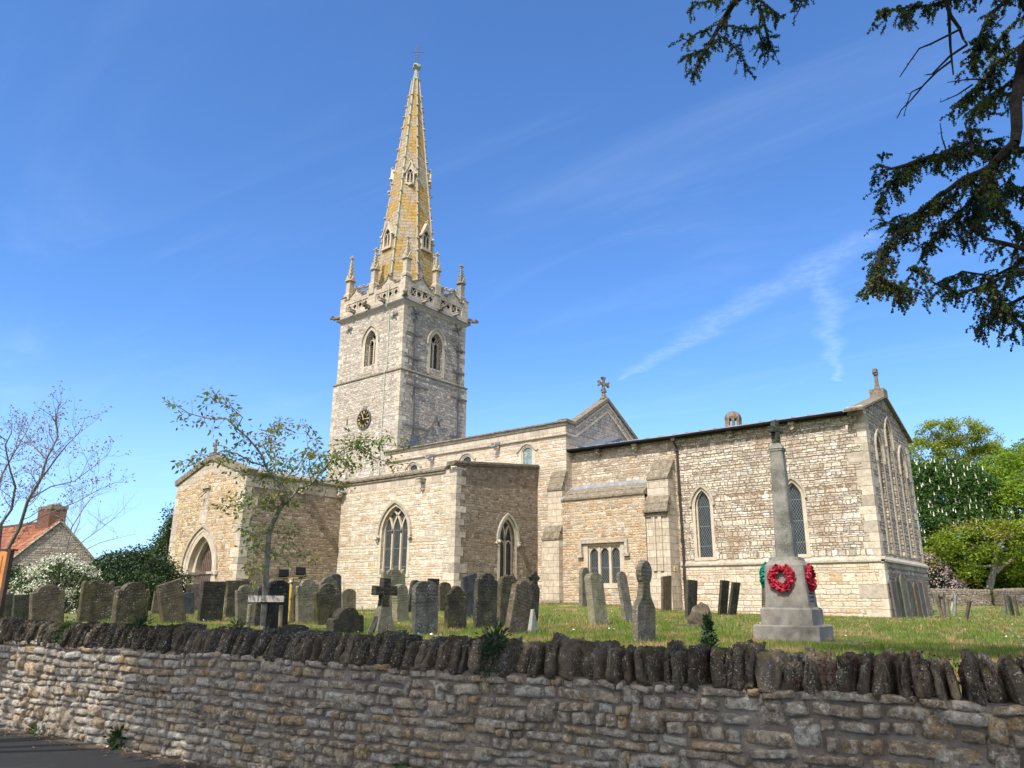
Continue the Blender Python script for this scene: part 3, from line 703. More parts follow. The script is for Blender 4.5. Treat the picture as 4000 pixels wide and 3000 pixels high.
r2 = .7071
gargoyle(FS(PY0), PX0+.1, 23.45, -.1, .95, 1, (-.94, -.34, 0)); gargoyle(FS(PY0), -43.25, 23.45, 0, .6, 2); gargoyle(FS(PY0), PX1-.05, 23.5, -.1, .42, 3, (r2, -r2, 0))
gargoyle(FE(PX1), 38.6, 23.45, 0, .6, 4); gargoyle(FE(PX1), PY1-.05, 23.5, -.1, 1.0, 5, (.34, .94, 0)); gargoyle(FN(PY1), 43, 23.45, 0, .6, 6)
for u in (-45.05, -41.45): spout(FS(PY0), u, 23.45)
for u in (36.9, 40.35): spout(FE(PX1), u, 23.45)

# iron ties on the tower
def tie(F, u0, v0, u1, v1, wd=.17, w_=.02, nm='tie_bar'):
    mb = MB(); ribbon(mb, F, [(u0, v0), (u1, v1)], wd, w_, w_+.07); part(mb, nm, M['iron'])
FEu, FEl = FE(TX1), FE(TX1+.15)
tie(FEu, 36.28, 18.0, 36.24, 22.05); tie(FEl, 36.5, 9.8, 36.34, 17.5); tie(FEu, 41.0, 18.0, 40.96, 21.4); tie(FEl, 41.0, 12.0, 40.95, 17.5)
for v in (20.68, 18.83): tie(FEu, 35.4, v, 37.05, v, .15, .092); tie(FEu, 40.35, v, 41.7, v, .15, .092)
for v in (16.68, 13.63): tie(FEl, 35.45, v, 37.7, v, .15, .092); tie(FEl, 40.1, v, 41.9, v, .15, .092)
def xplate(F, u, v, s=.42):
    mb = MB(); ribbon(mb, F, [(u-s*.55, v+s), (u+s*.55, v-s)], .12, .02, .07); ribbon(mb, F, [(u-s, v-s*.45), (u+s, v+s*.45)], .12, .072, .12)
    mb.blob(F(u, v, .12), .1, 1, .1, 6, 5); part(mb, 'tie_plate', M['iron'])
xplate(FEu, 36.26, 22.4); xplate(FEu, 40.85, 22.4, .4); xplate(FEl, 38.9, 14.55, .4)
for (u, v) in ((-45.6, 22.15), (-40.35, 22.1)): xplate(FS(TY0), u, v, .34)
# lightning conductor
mb = MB(); F = FS(TY0)
mb.tube([F(-41.0, 24.8, .17), F(-41.02, 23.4, .17), F(-41.02, 23.3, .36), F(-41.0, 22.85, .36), F(-40.95, 22.7, .06), F(-40.9, 18.1, .05), F(-40.9, 17.7, .28), F(-40.92, 17.5, .2), F(-40.93, 8.2, .2)], .035, 5)
part(mb, 'lightning_conductor', M['copper'])
# clock
Fc = FS(TY0-.15); ccx, ccz, cr = -42.93, 14.47, .74
mb = MB(); N_ = 40
ring = lambda r, w_: [Fc(ccx+r*math.cos(2*PI*i/N_), ccz+r*math.sin(2*PI*i/N_), w_) for i in range(N_)]
mb.prism(ring(cr, .02)[::1], Fc.N*.09); clk = part(mb, 'clock_face', M['black'])
mb = MB()
for r0, r1, w_ in ((cr-.055, cr+.015, .12), (.385, .41, .113)):
    A, B, C_, D_ = ring(r0, w_), ring(r1, w_), ring(r1, .02), ring(r0, .02)
    for i in range(N_):
        j = (i+1) % N_; mb.poly([A[i], B[i], B[j], A[j]]); mb.poly([B[i], C_[i], C_[j], B[j]])
part(mb, 'clock_rim', M['iron'], clk)
mb = MB(); romans = ['XII', 'I', 'II', 'III', 'IV', 'V', 'VI', 'VII', 'VIII', 'IX', 'X', 'XI']
for i, rm in enumerate(romans):
    ang = -2*PI*i/12; strokes = []; x = 0
    for ch in rm:
        if ch == 'I': strokes.append(((x+.02, 0), (x+.02, 1))); x += .04
        elif ch == 'V': strokes += [((x+.0, 1), (x+.04, 0)), ((x+.08, 1), (x+.04, 0))]; x += .09
        else: strokes += [((x+.0, 1), (x+.08, 0)), ((x+.08, 1), (x+.0, 0))]; x += .09
    for (a, b), (c, d_) in strokes:
        q = []
        for (px_, py_) in ((a, b), (c, d_)):
            lx, ly = (px_-x/2)*1.0, .44+py_*.19
            q.append((ccx+lx*math.cos(ang)-ly*math.sin(ang), ccz+lx*math.sin(ang)+ly*math.cos(ang)))
        ribbon(mb, Fc, q, .024, .105, .118)
part(mb, 'clock_numerals', M['gold'], clk)
mb = MB()
def hand(deg, L, wd, w_):
    a = math.radians(90-deg); c, s_ = math.cos(a), math.sin(a)
    q = [(-.12, wd*.5), (L*.6, wd), (L*.62, wd*1.6), (L, 0), (L*.62, -wd*1.6), (L*.6, -wd), (-.12, -wd*.5)]
    extr(mb, Fc, [(ccx+x*c-y*s_, ccz+x*s_+y*c) for x, y in q], w_, w_+.012)
hand(338, .42, .03, .13); hand(93, .62, .02, .145); part(mb, 'clock_hands', M['gold'], clk)
mb = MB(); mb.blob(Fc(ccx, ccz+.86, .02), .24, 4, .4, 8, 6, (1.2, .5, .8)); part(mb, 'clock_bracket', M['slab'], clk)
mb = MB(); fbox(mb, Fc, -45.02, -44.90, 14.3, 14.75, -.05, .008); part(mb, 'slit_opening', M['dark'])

# ======== nave clerestory and east gable
NY0, NY1, NX1, NX0 = 34.10, 42.9, -24.15, -39.3
F = FS(NY0); mb = MB(); wins = []
for cx in (-36.5, -31.72, -26.93): wins.append(win3(F, cx, .40, 9.0, 10.05, .30, rev=.16, nl=1, fm='dressed', gl='glass_pale' if cx > -28 else 'glass_dark', hood=False, jamb=.22))
wall(mb, F, [(NX0, GZ), (NX1, GZ), (NX1, 10.62), (NX0, 10.62)], wins, .2)
part(mb, 'nave_wall', M['nave']); mb = MB(); wall(mb, FN(NY1), [(-NX1, GZ), (-NX0, GZ), (-NX0, 11.5), (-NX1, 11.5)])
part(mb, 'nave_wall', M['nave'])
mb = MB(); wall(mb, F, [(NX0, 10.62), (NX1, 10.62), (NX1, 11.42), (NX0, 11.42)])
wall(mb, FE(NX1), [(NY0, GZ), (NY1, GZ), (NY1, 10.65), (NY0, 10.65)]); part(mb, 'nave_parapet', M['ashlar'])
for cx in (-36.5, -31.72, -26.93):
    mb = MB(); F_ = F; ribbon(mb, F_, [(cx-.78, 10.06), (cx-.62, 10.14), (cx-.3, 10.44), (cx, 10.52), (cx+.3, 10.44), (cx+.62, 10.14), (cx+.78, 10.06)], .09, 0, .09); part(mb, 'window_hood', M['hood'])
mb = MB()
for z, o, hh in ((10.66, .10, .08), (11.42, .16, .12), (11.24, .06, .06)):
    mb.prism([F(NX0, z, 0), F(NX0, z, o), F(NX0, z+hh*.7, o), F(NX0, z+hh, 0)], (NX1-NX0+o, 0, 0))
part(mb, 'nave_string_course', M['coping'])
FG = FE(NX1); ap = (38.5, 13.62)
gl_ = [(NY0, 10.65), (NY1, 10.65), (NY1, 11.62), (42.1, 11.62), ap, (34.95, 11.5), (NY0, 11.5)]
mb = MB(); wall(mb, FG, gl_); mb.add([FG(u, v, -.45) for u, v in gl_], [tuple(t)[::-1] for t in tessellate_polygon([[Vector((u, v, 0)) for u, v in gl_]])])
part(mb, 'nave_gable', M['gable'])
mb = MB(); c1_ = [(NY0-.1, 11.5), (34.9, 11.46), (38.5, 13.66), (42.15, 11.56), (NY1+.1, 11.6)]
ribbon(mb, FG, c1_, .20, -.5, .13); part(mb, 'gable_coping', M['coping'])
mb = MB(); ribbon(mb, FG, [(NY0-.05, 10.72), (35.0, 10.72), (38.5, 12.88), (42.0, 10.72), (NY1+.05, 10.72)], .13, -.02, .075)
ribbon(mb, FG, [(35.0, 11.22), (38.5, 13.38), (42.0, 11.22)], .10, -.02, .05); part(mb, 'gable_moulding', M['ashlar'])
def stone_cross(x, y, z, s=1.0, ang=0, nm='gable_cross', style=0):
    mb = MB(); c, s_ = math.cos(ang), math.sin(ang); F_ = Fr((x, y, 0), (c, s_, 0), (s_, -c, 0))
    mb.frust((x, y), .26*s, .16*s, z-.05, z+.22*s, 4, ang+PI/4); mb.frust((x, y), .13*s, .10*s, z+.22*s, z+.5*s, 6)
    if style == 0:
        mb.blob((x, y, z+.42*s), .17*s, 1, .3, 8, 5, (1, 1, .6)); cz = z+.92*s
        for k in range(4):
            a = PI/2*k; d0 = (math.cos(a), math.sin(a)); pd = (-d0[1], d0[0])
            pts = [(0+d0[0]*r*s+pd[0]*w_*s, cz+d0[1]*r*s+pd[1]*w_*s) for r, w_ in ((.05, .07), (.2, .06), (.3, .1), (.40, .19), (.46, .12), (.40, 0), (.46, -.12), (.40, -.19), (.3, -.1), (.2, -.06), (.05, -.07))]
            extr(mb, F_, pts, -.07*s, .07*s)
        fbox(mb, F_, -.08*s, .08*s, cz-.08*s, cz+.08*s, -.075*s, .075*s)
    else:
        fbox(mb, F_, -.08*s, .08*s, z+.2*s, z+1.0*s, -.08*s, .08*s); cz = z+1.05*s
        for zz_, ww in ((cz, .24), (cz+.12*s, .17), (cz-.10*s, .17)): fbox(mb, F_, -ww*s, ww*s, zz_-.05*s, zz_+.05*s, -.1*s, .1*s)
    return part(mb, nm, M['slab'])
stone_cross(NX1-.2, 38.5, 13.75, 1.02, PI/2-.25)
# nave lead roof
mb = MB(); mb.prism([(NX0, NY0+.35, 11.2), (NX0, 38.5, 12.62), (NX0, NY1-.35, 11.2)], (NX1-NX0-.45, 0, 0)); rf = part(mb, 'nave_roof', M['lead'])
mb = MB()
for i in range(22):
    x = NX0+.3+i*.68; mb.tube([(x, NY0+.4, 11.28), (x, 38.5, 12.64)], .03, 4)
part(mb, 'roof_rolls', M['lead'], rf)
mb = MB(); ribbon(mb, FEl, [(34.9, 11.3), (36.9, 12.95)], .42, .01, .10); part(mb, 'roof_flashing', M['lead_dark'], rf)
mb = MB(); ribbon(mb, FEl, [(37.0, 12.75), (38.4, 14.2)], .18, .0, .12); part(mb, 'old_roof_weathering', M['coping'])
# clerestory gargoyle spouts with lead
def lead_spout(F, u, v, nm='waterspout', s=1.0):
    mb = MB(); mb.blob(F(u, v-.12, .18), .17*s, 2, .35, 8, 6, (1, 1.4, 1)); o = part(mb, nm, M['dressed'])
    l = MB(); q = [F(u-.13*s, v+.08, -.02), F(u+.13*s, v+.08, -.02), F(u+.10*s, v+.13, -.02), F(u-.10*s, v+.13, -.02)]; l.prism(q, F.N*.55*s+Vector((0, 0, -.14*s)))
    for sg in (-1, 1):
        q = [F(u+sg*.13*s, v+.08, -.02), F(u+sg*.16*s, v+.08, -.02), F(u+sg*.16*s, v+.26, -.02), F(u+sg*.13*s, v+.26, -.02)]; l.prism(q, F.N*.55*s+Vector((0, 0, -.14*s)))
    part(l, 'lead_chute', M['lead'], o)
for u, v in ((-34.71, 10.55), (-29.14, 10.6)): lead_spout(FS(NY0), u, v)

# ======== south aisle
AY0, AX1, AX0 = 27.40, -26.15, -46.3
F = FS(AY0); mb = MB()
h1 = win3(F, -30.55, 1.02, 2.95, 5.05, 1.42, rev=.30, hoodlegs=.15, label='three-light window in the sunlit wall')
wall(mb, F, [(AX0, GZ), (AX1, GZ), (AX1, 8.05), (AX0, 8.05)], [h1], .34); wall(mb, FW(AX0), [(-NY0, GZ), (-AY0, GZ), (-AY0, 8.05), (-NY0, 9)])
part(mb, 'aisle_wall', M['aisle'])
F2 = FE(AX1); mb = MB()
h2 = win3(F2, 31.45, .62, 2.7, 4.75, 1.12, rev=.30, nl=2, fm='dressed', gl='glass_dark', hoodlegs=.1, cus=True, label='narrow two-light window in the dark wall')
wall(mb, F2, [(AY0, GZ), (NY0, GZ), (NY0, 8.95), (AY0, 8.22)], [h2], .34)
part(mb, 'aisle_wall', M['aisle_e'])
mb = MB(); wall(mb, Fr(F(0, 0, .004), F.U, F.N), [(AX0, 7.5), (AX1-.9, 7.5), (AX1-.9, 8.05), (AX0, 8.05)]); part(mb, 'aisle_parapet_course', M['ashlar'])
mb = MB(); mb.prism([F(AX0, 8.03, -.35), F(AX0, 8.03, .12), F(AX0, 8.12, .14), F(AX0, 8.30, -.05), F(AX0, 8.30, -.35)], (AX1-.75-AX0, 0, 0))
mb.prism([F(AX0, 7.86, -.02), F(AX0, 7.90, .06), F(AX0, 8.0, .07), F(AX0, 8.03, -.02)], (AX1-.75-AX0, 0, 0)); part(mb, 'aisle_coping', M['coping'])
mb = MB()
for (o, dz, th) in ((.10, 0, .08), (.16, .085, .07), (.11, .16, .05)):
    a = F2(AY0-.30, 8.20+dz, 0); b = F2(NY0-.02, 8.95+dz, 0)
    mb.prism([a+Vector((-.45, 0, 0)), a+Vector((o, 0, 0)), a+Vector((o, 0, th)), a+Vector((-.45, 0, th))], b-a)
part(mb, 'aisle_gable_coping', M['coping'])
mb = MB(); mb.prism([(AX0, AY0+.3, 7.9), (AX0, NY0, 9.0), (AX0, NY0, 7.6)], (AX1-AX0-.4, 0, 0)); part(mb, 'aisle_roof', M['lead'])
quoins(F, -1, AX1, F2, 1, AY0, GZ, 8.15, 11, (.28, .46), (.6, .9), (.3, .45))
spout(F, -28.5, 7.62, .45); corbel(F, -28.5, 7.35, 'spout_corbel', 'dressed', .2, .1, 3)

# ======== porch
PYs, PXe, PXw = 21.24, -35.19, -42.35; pax = -38.8
F = FS(PYs); F2 = FE(PXe)
acx, aa, az0, azs, ah = -38.85, 1.52, GZ, 3.02, 2.12
pg = [(PXw, GZ), (acx-aa, GZ)]+arcpts(acx, aa, azs, ah, 10)[::-1]+[(acx+aa, GZ), (PXe, GZ), (PXe, 7.85), (pax, 8.98), (PXw, 7.85)]
mb = MB(); wall(mb, F, pg)
ip = arcpts(acx, aa, azs, ah, 10); ip = [(acx+aa, GZ)]+ip+[(acx-aa, GZ)]
for i in range(len(ip)-1): mb.poly([F(*ip[i], 0), F(*ip[i+1], 0), F(*ip[i+1], -.02), F(*ip[i], -.02)])
wall(mb, FW(PXw), [(-AY0, GZ), (-PYs, GZ), (-PYs, 7.85), (-AY0, 7.85)]); prw = part(mb, 'porch_wall', M['porch'])
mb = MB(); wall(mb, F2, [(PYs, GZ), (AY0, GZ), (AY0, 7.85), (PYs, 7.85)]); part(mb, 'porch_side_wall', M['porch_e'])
mb = MB(); wall(mb, Fr(F2(0, 0, .004), F2.U, F2.N), [(PYs, 7.25), (AY0, 7.25), (AY0, 7.85), (PYs, 7.85)])
wall(mb, Fr(F(0, 0, .004), F.U, F.N), [(PXw, 7.3), (PXw, 7.85), (pax, 8.98), (PXe, 7.85), (PXe, 7.3), (pax, 8.35)][::-1]); part(mb, 'porch_top_course', M['ashlar'])
quoins(F, -1, PXe, F2, 1, PYs, GZ, 7.2, 21, (.30, .5), (.6, .8), (.35, .5)); quoins(F, 1, PXw, FW(PXw), -1, -PYs, GZ, 7.2, 22, (.30, .5), (.6, .8), (.35, .5))
mb = MB()                                                                # archway orders, deep reveal
band(mb, F, acx, aa-.28, aa, azs, ah-.28, -.30, -.012, legs=azs-GZ); band(mb, F, acx, aa-.55, aa-.28, azs, ah-.5, -.62, -.30, legs=azs-GZ)
band(mb, F, acx, aa, aa+.22, azs, ah, -.012, .012, legs=azs-GZ); aw = part(mb, 'porch_arch', M['dressed'])
mb = MB(); band(mb, F, acx, aa+.22, aa+.33, azs, ah+.2, 0, .10, legs=.05)
for s_ in (-1, 1): mb.blob(F(acx+s_*(aa+.28), azs-.1, .06), .14, s_+2, .3, 8, 6)
part(mb, 'hood_mould', M['hood'], aw)
mb = MB()
for s_ in (-1, 1): fbox(mb, F, acx+s_*(aa-.62), acx+s_*(aa+.34), azs-.14, azs-.02, -.64, .09)
part(mb, 'impost', M['hood'], aw)
mb = MB(); wall(mb, Fr(F(0, 0, -.58), F.U, F.N), [(acx-aa+.1, GZ), (acx+aa-.1, GZ), (acx+aa-.1, 5.4), (acx-aa+.1, 5.4)]); dr = part(mb, 'porch_door', M['door'])
mb = MB()
for i in range(14):
    u = acx-1.2+i*.19; fbox(mb, F, u, u+.035, GZ, 5.3, -.575, -.555)
fbox(mb, F, acx-1.2, acx+1.2, 2.9, 3.06, -.555, -.52); part(mb, 'door_battens', M['door'], dr)
mb = MB()
for (a, b) in (((PXw-.14, 7.83), (pax, 9.02)), ((pax, 9.02), (PXe+.14, 7.83))):
    ribbon(mb, F, [(a[0], a[1]+.14), (b[0], b[1]+.14)], .30, -.5, .10)
fbox(mb, F, pax-.2, pax+.2, 8.95, 9.38, -.3, .12); part(mb, 'porch_coping', M['coping'])
mb = MB(); a = F2(PYs-.1, 7.84, 0)
mb.prism([a+Vector((-.5, 0, 0)), a+Vector((.12, 0, 0)), a+Vector((.14, 0, .1)), a+Vector((-.15, 0, .26)), a+Vector((-.5, 0, .26))], (0, AY0-PYs+.1, 0)); part(mb, 'porch_side_coping', M['coping'])
mb = MB(); mb.prism([(PXw+.2, PYs+.3, 7.85), (pax, PYs+.3, 8.95), (PXe-.2, PYs+.3, 7.85)], (0, AY0-PYs, 0)); part(mb, 'porch_roof', M['lead'])
stone_cross(pax, PYs+.1, 9.30, .62, 0, 'porch_finial')
mb = MB(); fbox(mb, F, -39.33, -38.72, 6.3, 7.4, -.02, .014); sd = part(mb, 'sundial_panel', M['parapet'])
mb = MB(); ribbon(mb, F, [(-39.42, 7.48), (-38.62, 7.48)], .14, 0, .16); part(mb, 'sundial_hood', M['hood'], sd)
mb = MB(); mb.tube([F(-39.02, 7.25, .02), F(-39.14, 6.8, .36), F(-39.02, 6.78, .02)], .018, 5); part(mb, 'gnomon', M['black'], sd)
mb = MB()
for i in range(9): a = PI+PI*i/8; ribbon(mb, F, [(-39.02+.12*math.cos(a), 7.0+.12*math.sin(a)), (-39.02+.26*math.cos(a), 7.0+.5*math.sin(a))], .012, .014, .018)
part(mb, 'sundial_hour_lines', M['iron'], sd)
mb = MB(); fbox(mb, F, -39.45, -38.65, 5.55, 6.28, -.02, .012); part(mb, 'carved_block', M['quoin'])
lead_spout(F2, 24.6, 7.45); lead_spout(F2, 27.15, 7.55, s=.8)

# ======== chancel
CY0, CY1, CX1, CX0, CXm = 34.66, 42.45, -8.55, -24.15, -17.7
F = FS(CY0); F2 = FE(CX1); zE = 9.72; zst = 3.40
def lancet(cx): return win3(F, cx, .40, 3.74, 6.2, .76, rev=.26, nl=1, jamb=.15, hoodlegs=.0, hoodw=.10, head=False, label=None)
hA = lancet(-16.42); hB = lancet(-11.98)
mb = MB(); wall(mb, F, [(CXm, zst), (CX1, zst), (CX1, zE), (CXm, zE)], [hA, hB], .34); part(mb, 'chancel_wall', M['chancel'])
mb = MB(); wall(mb, F, [(CX0, GZ), (CXm, GZ), (CXm, zE+.05), (CX0, zE+.05)]); part(mb, 'chancel_wall', M['chancel_up'])
mb = MB(); PJ = .07; wall(mb, FS(CY0-PJ), [(CXm, GZ-.3), (CX1+PJ, GZ-.3), (CX1+PJ, zst), (CXm, zst)]); part(mb, 'chancel_plinth', M['plinth'])
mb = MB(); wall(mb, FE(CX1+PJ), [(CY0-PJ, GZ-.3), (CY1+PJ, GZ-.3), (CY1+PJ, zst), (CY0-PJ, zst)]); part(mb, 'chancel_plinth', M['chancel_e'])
mb = MB()
for (a, b) in ((CXm, -13.2), (-13.2, CX1)):
    mb.prism([F(a, zst-.09, .05), F(a, zst-.06, .15), F(a, zst+.02, .15), F(a, zst+.16, 0.0), F(a, zst-.09, 0.0)], (b-a+(.15 if b == CX1 else 0), 0, 0))
mb.prism([F2(CY0-.15, zst-.09, .05), F2(CY0-.15, zst-.06, .16), F2(CY0-.15, zst+.02, .16), F2(CY0-.15, zst+.17, 0), F2(CY0-.15, zst-.09, 0)], (0, CY1-CY0+.3, 0)); part(mb, 'chancel_string_course', M['hood'])
# east wall with three tall blind lancets
eh = []
for cy, top in ((36.5, 9.0), (38.5, 9.95), (40.55, 8.9)): eh.append(archloop(cy, .40, 3.72, top-.75, .75, 6))
cap = (38.55, 11.12)
mb = MB(); eo = [(CY0, zst), (CY1, zst), (CY1, zE+.1), cap, (CY0, zE+.1)]
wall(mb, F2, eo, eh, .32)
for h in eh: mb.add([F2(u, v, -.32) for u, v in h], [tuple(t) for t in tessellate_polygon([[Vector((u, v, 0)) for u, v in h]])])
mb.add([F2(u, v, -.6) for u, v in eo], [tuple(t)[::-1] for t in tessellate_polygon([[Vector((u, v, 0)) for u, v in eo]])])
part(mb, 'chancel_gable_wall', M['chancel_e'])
for cy, top in ((36.5, 9.0), (38.5, 9.95), (40.55, 8.9)):
    mb = MB(); band(mb, F2, cy, .40, .60, top-.75, .75, -.02, .012, legs=top-.75-3.72); band(mb, F2, cy, .30, .40, top-.75, .68, -.31, -.14, legs=top-.75-3.72); bl = part(mb, 'blind_lancet', M['quoin'])
    mb = MB(); band(mb, F2, cy, .60, .69, top-.75, .95, 0, .08, legs=.5); part(mb, 'hood_mould', M['hood'], bl)
mb = MB(); wall(mb, FN(CY1), [(-CX1, GZ), (-CX0, GZ), (-CX0, zE), (-CX1, zE)]); part(mb, 'chancel_north_wall', M['chancel'])
quoins(F, -1, CX1, F2, 1, CY0, zst+.2, zE-.05, 31, (.26, .48), (.55, .95), (.3, .5)); quoins(FS(CY0-PJ), -1, CX1+PJ, FE(CX1+PJ), 1, CY0-PJ, GZ-.2, zst-.1, 32, (.34, .6), (.6, 1.1), (.3, .55))
quoins(F2, -1, CY1, FN(CY1), 1, -CX1, zst+.2, zE-.05, 33, (.26, .48), (.5, .8), (.3, .5))
mb = MB()                                                                # roof: south and north slopes, lead
sl_ = lambda y: zE+.12+(cap[1]-.02-zE-.12)*(1-abs(y-cap[0])/(cap[0]-CY0+.35))
e0, e1 = CY0-.42, CY1+.42
mb.prism([(CX0, e0, zE+.12), (CX0, cap[0], 10.74), (CX0, e1, zE+.12), (CX0, e1, zE+.04), (CX0, cap[0], 10.64), (CX0, e0, zE+.04)], (CX1-.62-CX0, 0, 0)); rf = part(mb, 'chancel_roof', M['lead'])
mb = MB()
for i in range(20): x = CX0+.4+i*.76; mb.tube([(x, e0+.02, zE+.15), (x, cap[0], 10.76)], .028, 4)
part(mb, 'roof_rolls', M['lead'], rf)
mb = MB(); mb.tube([(CX0-.3, e0-.04, zE+.07), (CXm, e0-.04, zE+.0), (CX1-.75, e0-.04, zE+.02)], .075, 8)
mb.box((CX0, e0+.06, zE-.02), (CX1-.7, CY0+.0, zE+.035)); part(mb, 'gutter', M['black'])
mb = MB(); ribbon(mb, F2, [(CY0-.72, zE+.02), (cap[0], cap[1]+.14)], .10, -.62, .16); ribbon(mb, F2, [(cap[0], cap[1]+.14), (CY1+.55, zE+.02)], .10, -.62, .16); part(mb, 'chancel_gable_coping', M['coping'])
mb = MB(); fbox(mb, F2, cap[0]-.38, cap[0]+.38, cap[1]+.05, cap[1]+.50, -.5, .14); part(mb, 'gable_apex_stone', M['slab'])
stone_cross(CX1-.18, cap[0]-.1, cap[1]+.42, .92, PI/2, 'gable_cross', 1)
mb = MB(); fbox(mb, F, CX1-.66, CX1+.02, zE-.05, zE+.32, -.3, .10); part(mb, 'kneeler', M['quoin'])
def eaves_corbel(px, py, seed):
    P = at_y(px, py, CY0-.1); corbel(F, P[0], min(P[2], zE-.12), 'corbel', 'slab' if seed % 2 else 'hood', .26, .34, seed)
for i, (px, py) in enumerate(((2219, 1766), (2339, 1755), (2483, 1740), (2854, 1688), (3094, 1652), (3337, 1612))): eaves_corbel(px, py, i)
# stone vent on the ridge
P = at_y(2866, 1672, 38.5); vx, vz = P[0], 10.62
mb = MB(); mb.frust((vx, 38.5), .46, .43, vz, vz+.18, 8, PI/8)
for k in range(8):
    a = PI/8+PI/4*k; mb.box((vx+.36*math.cos(a)-.07, 38.5+.36*math.sin(a)-.07, vz+.18), (vx+.36*math.cos(a)+.07, 38.5+.36*math.sin(a)+.07, vz+.62))
mb.frust((vx, 38.5), .44, .46, vz+.60, vz+.70, 8, PI/8)
for i in range(4): t0, t1 = i/4, (i+1)/4; mb.frust((vx, 38.5), .44*math.cos(t0*1.45), .44*math.cos(t1*1.45), vz+.70+.36*math.sin(t0*1.5), vz+.70+.36*math.sin(t1*1.5), 8, PI/8)
part(mb, 'roof_vent_turret', M['slab'])
# low lead ridge piece where chancel roof meets the nave gable
mb = MB(); mb.prism([(CX0+.02, 35.3, 10.2), (CX0+.02, 38.5, 11.32), (CX0+.02, 41.4, 10.2)], (.9, 0, -.2)); part(mb, 'roof_upstand', M['lead_dark'])

# buttresses
def weather(mb, F, u0, u1, za, zb, wa, wb, steps=2, lip=.05):
    """sloping set-off from out wa at height za up to wb at height zb, in overlapping slabs"""
    for i in range(steps):
        t0, t1 = i/steps, (i+1)/steps; z0_, z1_ = za+(zb-za)*t0, za+(zb-za)*t1; w0_, w1_ = wa+(wb-wa)*t0, wa+(wb-wa)*t1
        mb.prism([F(u0-.01, z0_-.03, w1_-.12), F(u0-.01, z0_-.03, w0_+lip), F(u0-.01, z0_+.07, w0_+lip), F(u0-.01, z1_+.06, w1_+lip*.4), F(u0-.01, z1_-.02, w1_-.12)], F.U*(u1-u0+.02))
F = FS(CY0)
u0, u1 = -25.22, -24.12; B = CY0-33.25; B2 = CY0-33.62; B3 = CY0-34.12
mb = MB(); fbox(mb, F, u0, u1+.02, GZ, 4.85, B3, B); fbox(mb, F, u0+.12, u1, 4.85, 7.55, B3, B2); fbox(mb, F, u0-.06, u1+.10, GZ, 1.5, B3, B+.08)
mb.prism([F(u0+.12, 7.55, B3), F(u0+.12, 7.55, B2), F(u0+.12, 8.5, B3)], F.U*(u1-u0-.12))
bt = part(mb, 'buttress', M['ashlar'])
for a_ in ((u0, u1+.02, 4.85, 5.55, B, B2, 2), (u0+.12, u1, 7.55, 8.6, B2, B3+.02, 3), (u0-.06, u1+.10, 1.5, 1.62, B+.08, B, 1)): mb = MB(); weather(mb, F, *a_); part(mb, 'buttress_set_off', M['coping'], bt)
u0, u1 = -18.98, -17.80; W1, W2 = 1.10, .82
mb = MB(); fbox(mb, F, u0-.04, u1+.02, GZ, 6.0, 0, W1-.12); fbox(mb, F, u0, u1, 6.0, 7.62, 0, W2); mb.prism([F(u0, 7.62, 0), F(u0, 7.62, W2), F(u0, 8.62, 0)], F.U*(u1-u0))
fbox(mb, F, u0+.30, u0+.48, 3.1, 5.7, W1-.12, W1-.03); fbox(mb, F, u0+.66, u0+.84, 3.1, 5.7, W1-.12, W1-.03)
bt = part(mb, 'buttress', M['ashlar'])
mb = MB(); weather(mb, F, u0-.1, u1+.06, 5.95, 6.7, W1+.06, W2, 2, .06); fbox(mb, F, u0+.02, u1-.05, 5.72, 5.92, .1, W1-.02); part(mb, 'buttress_set_off', M['coping'], bt); mb = MB(); weather(mb, F, u0, u1, 7.62, 8.6, W2, .02, 2); part(mb, 'buttress_set_off', M['coping'], bt)
# low wall between the buttresses, with a square-headed window and a stone-slab lean-to top
LW = CY0-33.62; Fl = FS(33.62); u0, u1 = -24.12, -19.02
wc = -21.52; wh = [(wc-.98, 2.55), (wc+.98, 2.55), (wc+.98, 4.42), (wc-.98, 4.42)]
mb = MB(); wall(mb, Fl, [(u0, GZ), (u1, GZ), (u1, 6.92), (u0, 6.92)], [wh], .26); part(mb, 'low_wall', M['low'])
mb = MB()
for k in range(4): u = wc-.98+k*(1.96/3); fbox(mb, Fl, u-.07, u+.07, 2.55, 4.42, -.24, -.06)
for k in range(3):
    lc = wc-.98+(k+.5)*(1.96/3); a = 1.96/6-.07; pts = [(lc-a, 4.42), (lc-a, 3.98)]+arcpts(lc, a, 3.98, .34, 6)[::-1]+[(lc+a, 4.42)]
    mb.add([Fl(u, v, -.10) for u, v in pts], [tuple(t) for t in tessellate_polygon([[Vector((u, v, 0)) for u, v in pts]])])
    q = arcpts(lc, a, 3.98, .34, 6)
    for i in range(len(q)-1): mb.poly([Fl(*q[i], -.10), Fl(*q[i+1], -.10), Fl(*q[i+1], -.24), Fl(*q[i], -.24)])
fbox(mb, Fl, wc-1.2, wc-.98, 2.5, 4.5, -.1, .012); fbox(mb, Fl, wc+.98, wc+1.2, 2.5, 4.5, -.1, .012); fbox(mb, Fl, wc-1.25, wc+1.25, 2.30, 2.545, -.24, .03)
w_ = part(mb, 'window', M['dressed'], label='low square-headed window of three lights')
mb = MB(); mb.poly([Fl(u, v, -.2) for u, v in wh]); part(mb, 'glass', M['glass'], w_)
mb = MB(); fbox(mb, Fl, wc-1.3, wc+1.3, 4.56, 4.72, 0, .14)
for s_ in (-1, 1): fbox(mb, Fl, wc+s_*1.3, wc+s_*1.46, 4.0, 4.72, 0, .14); fbox(mb, Fl, wc+s_*1.24, wc+s_*1.56, 3.86, 4.0, 0, .18)
part(mb, 'hood_mould', M['hood'], w_)
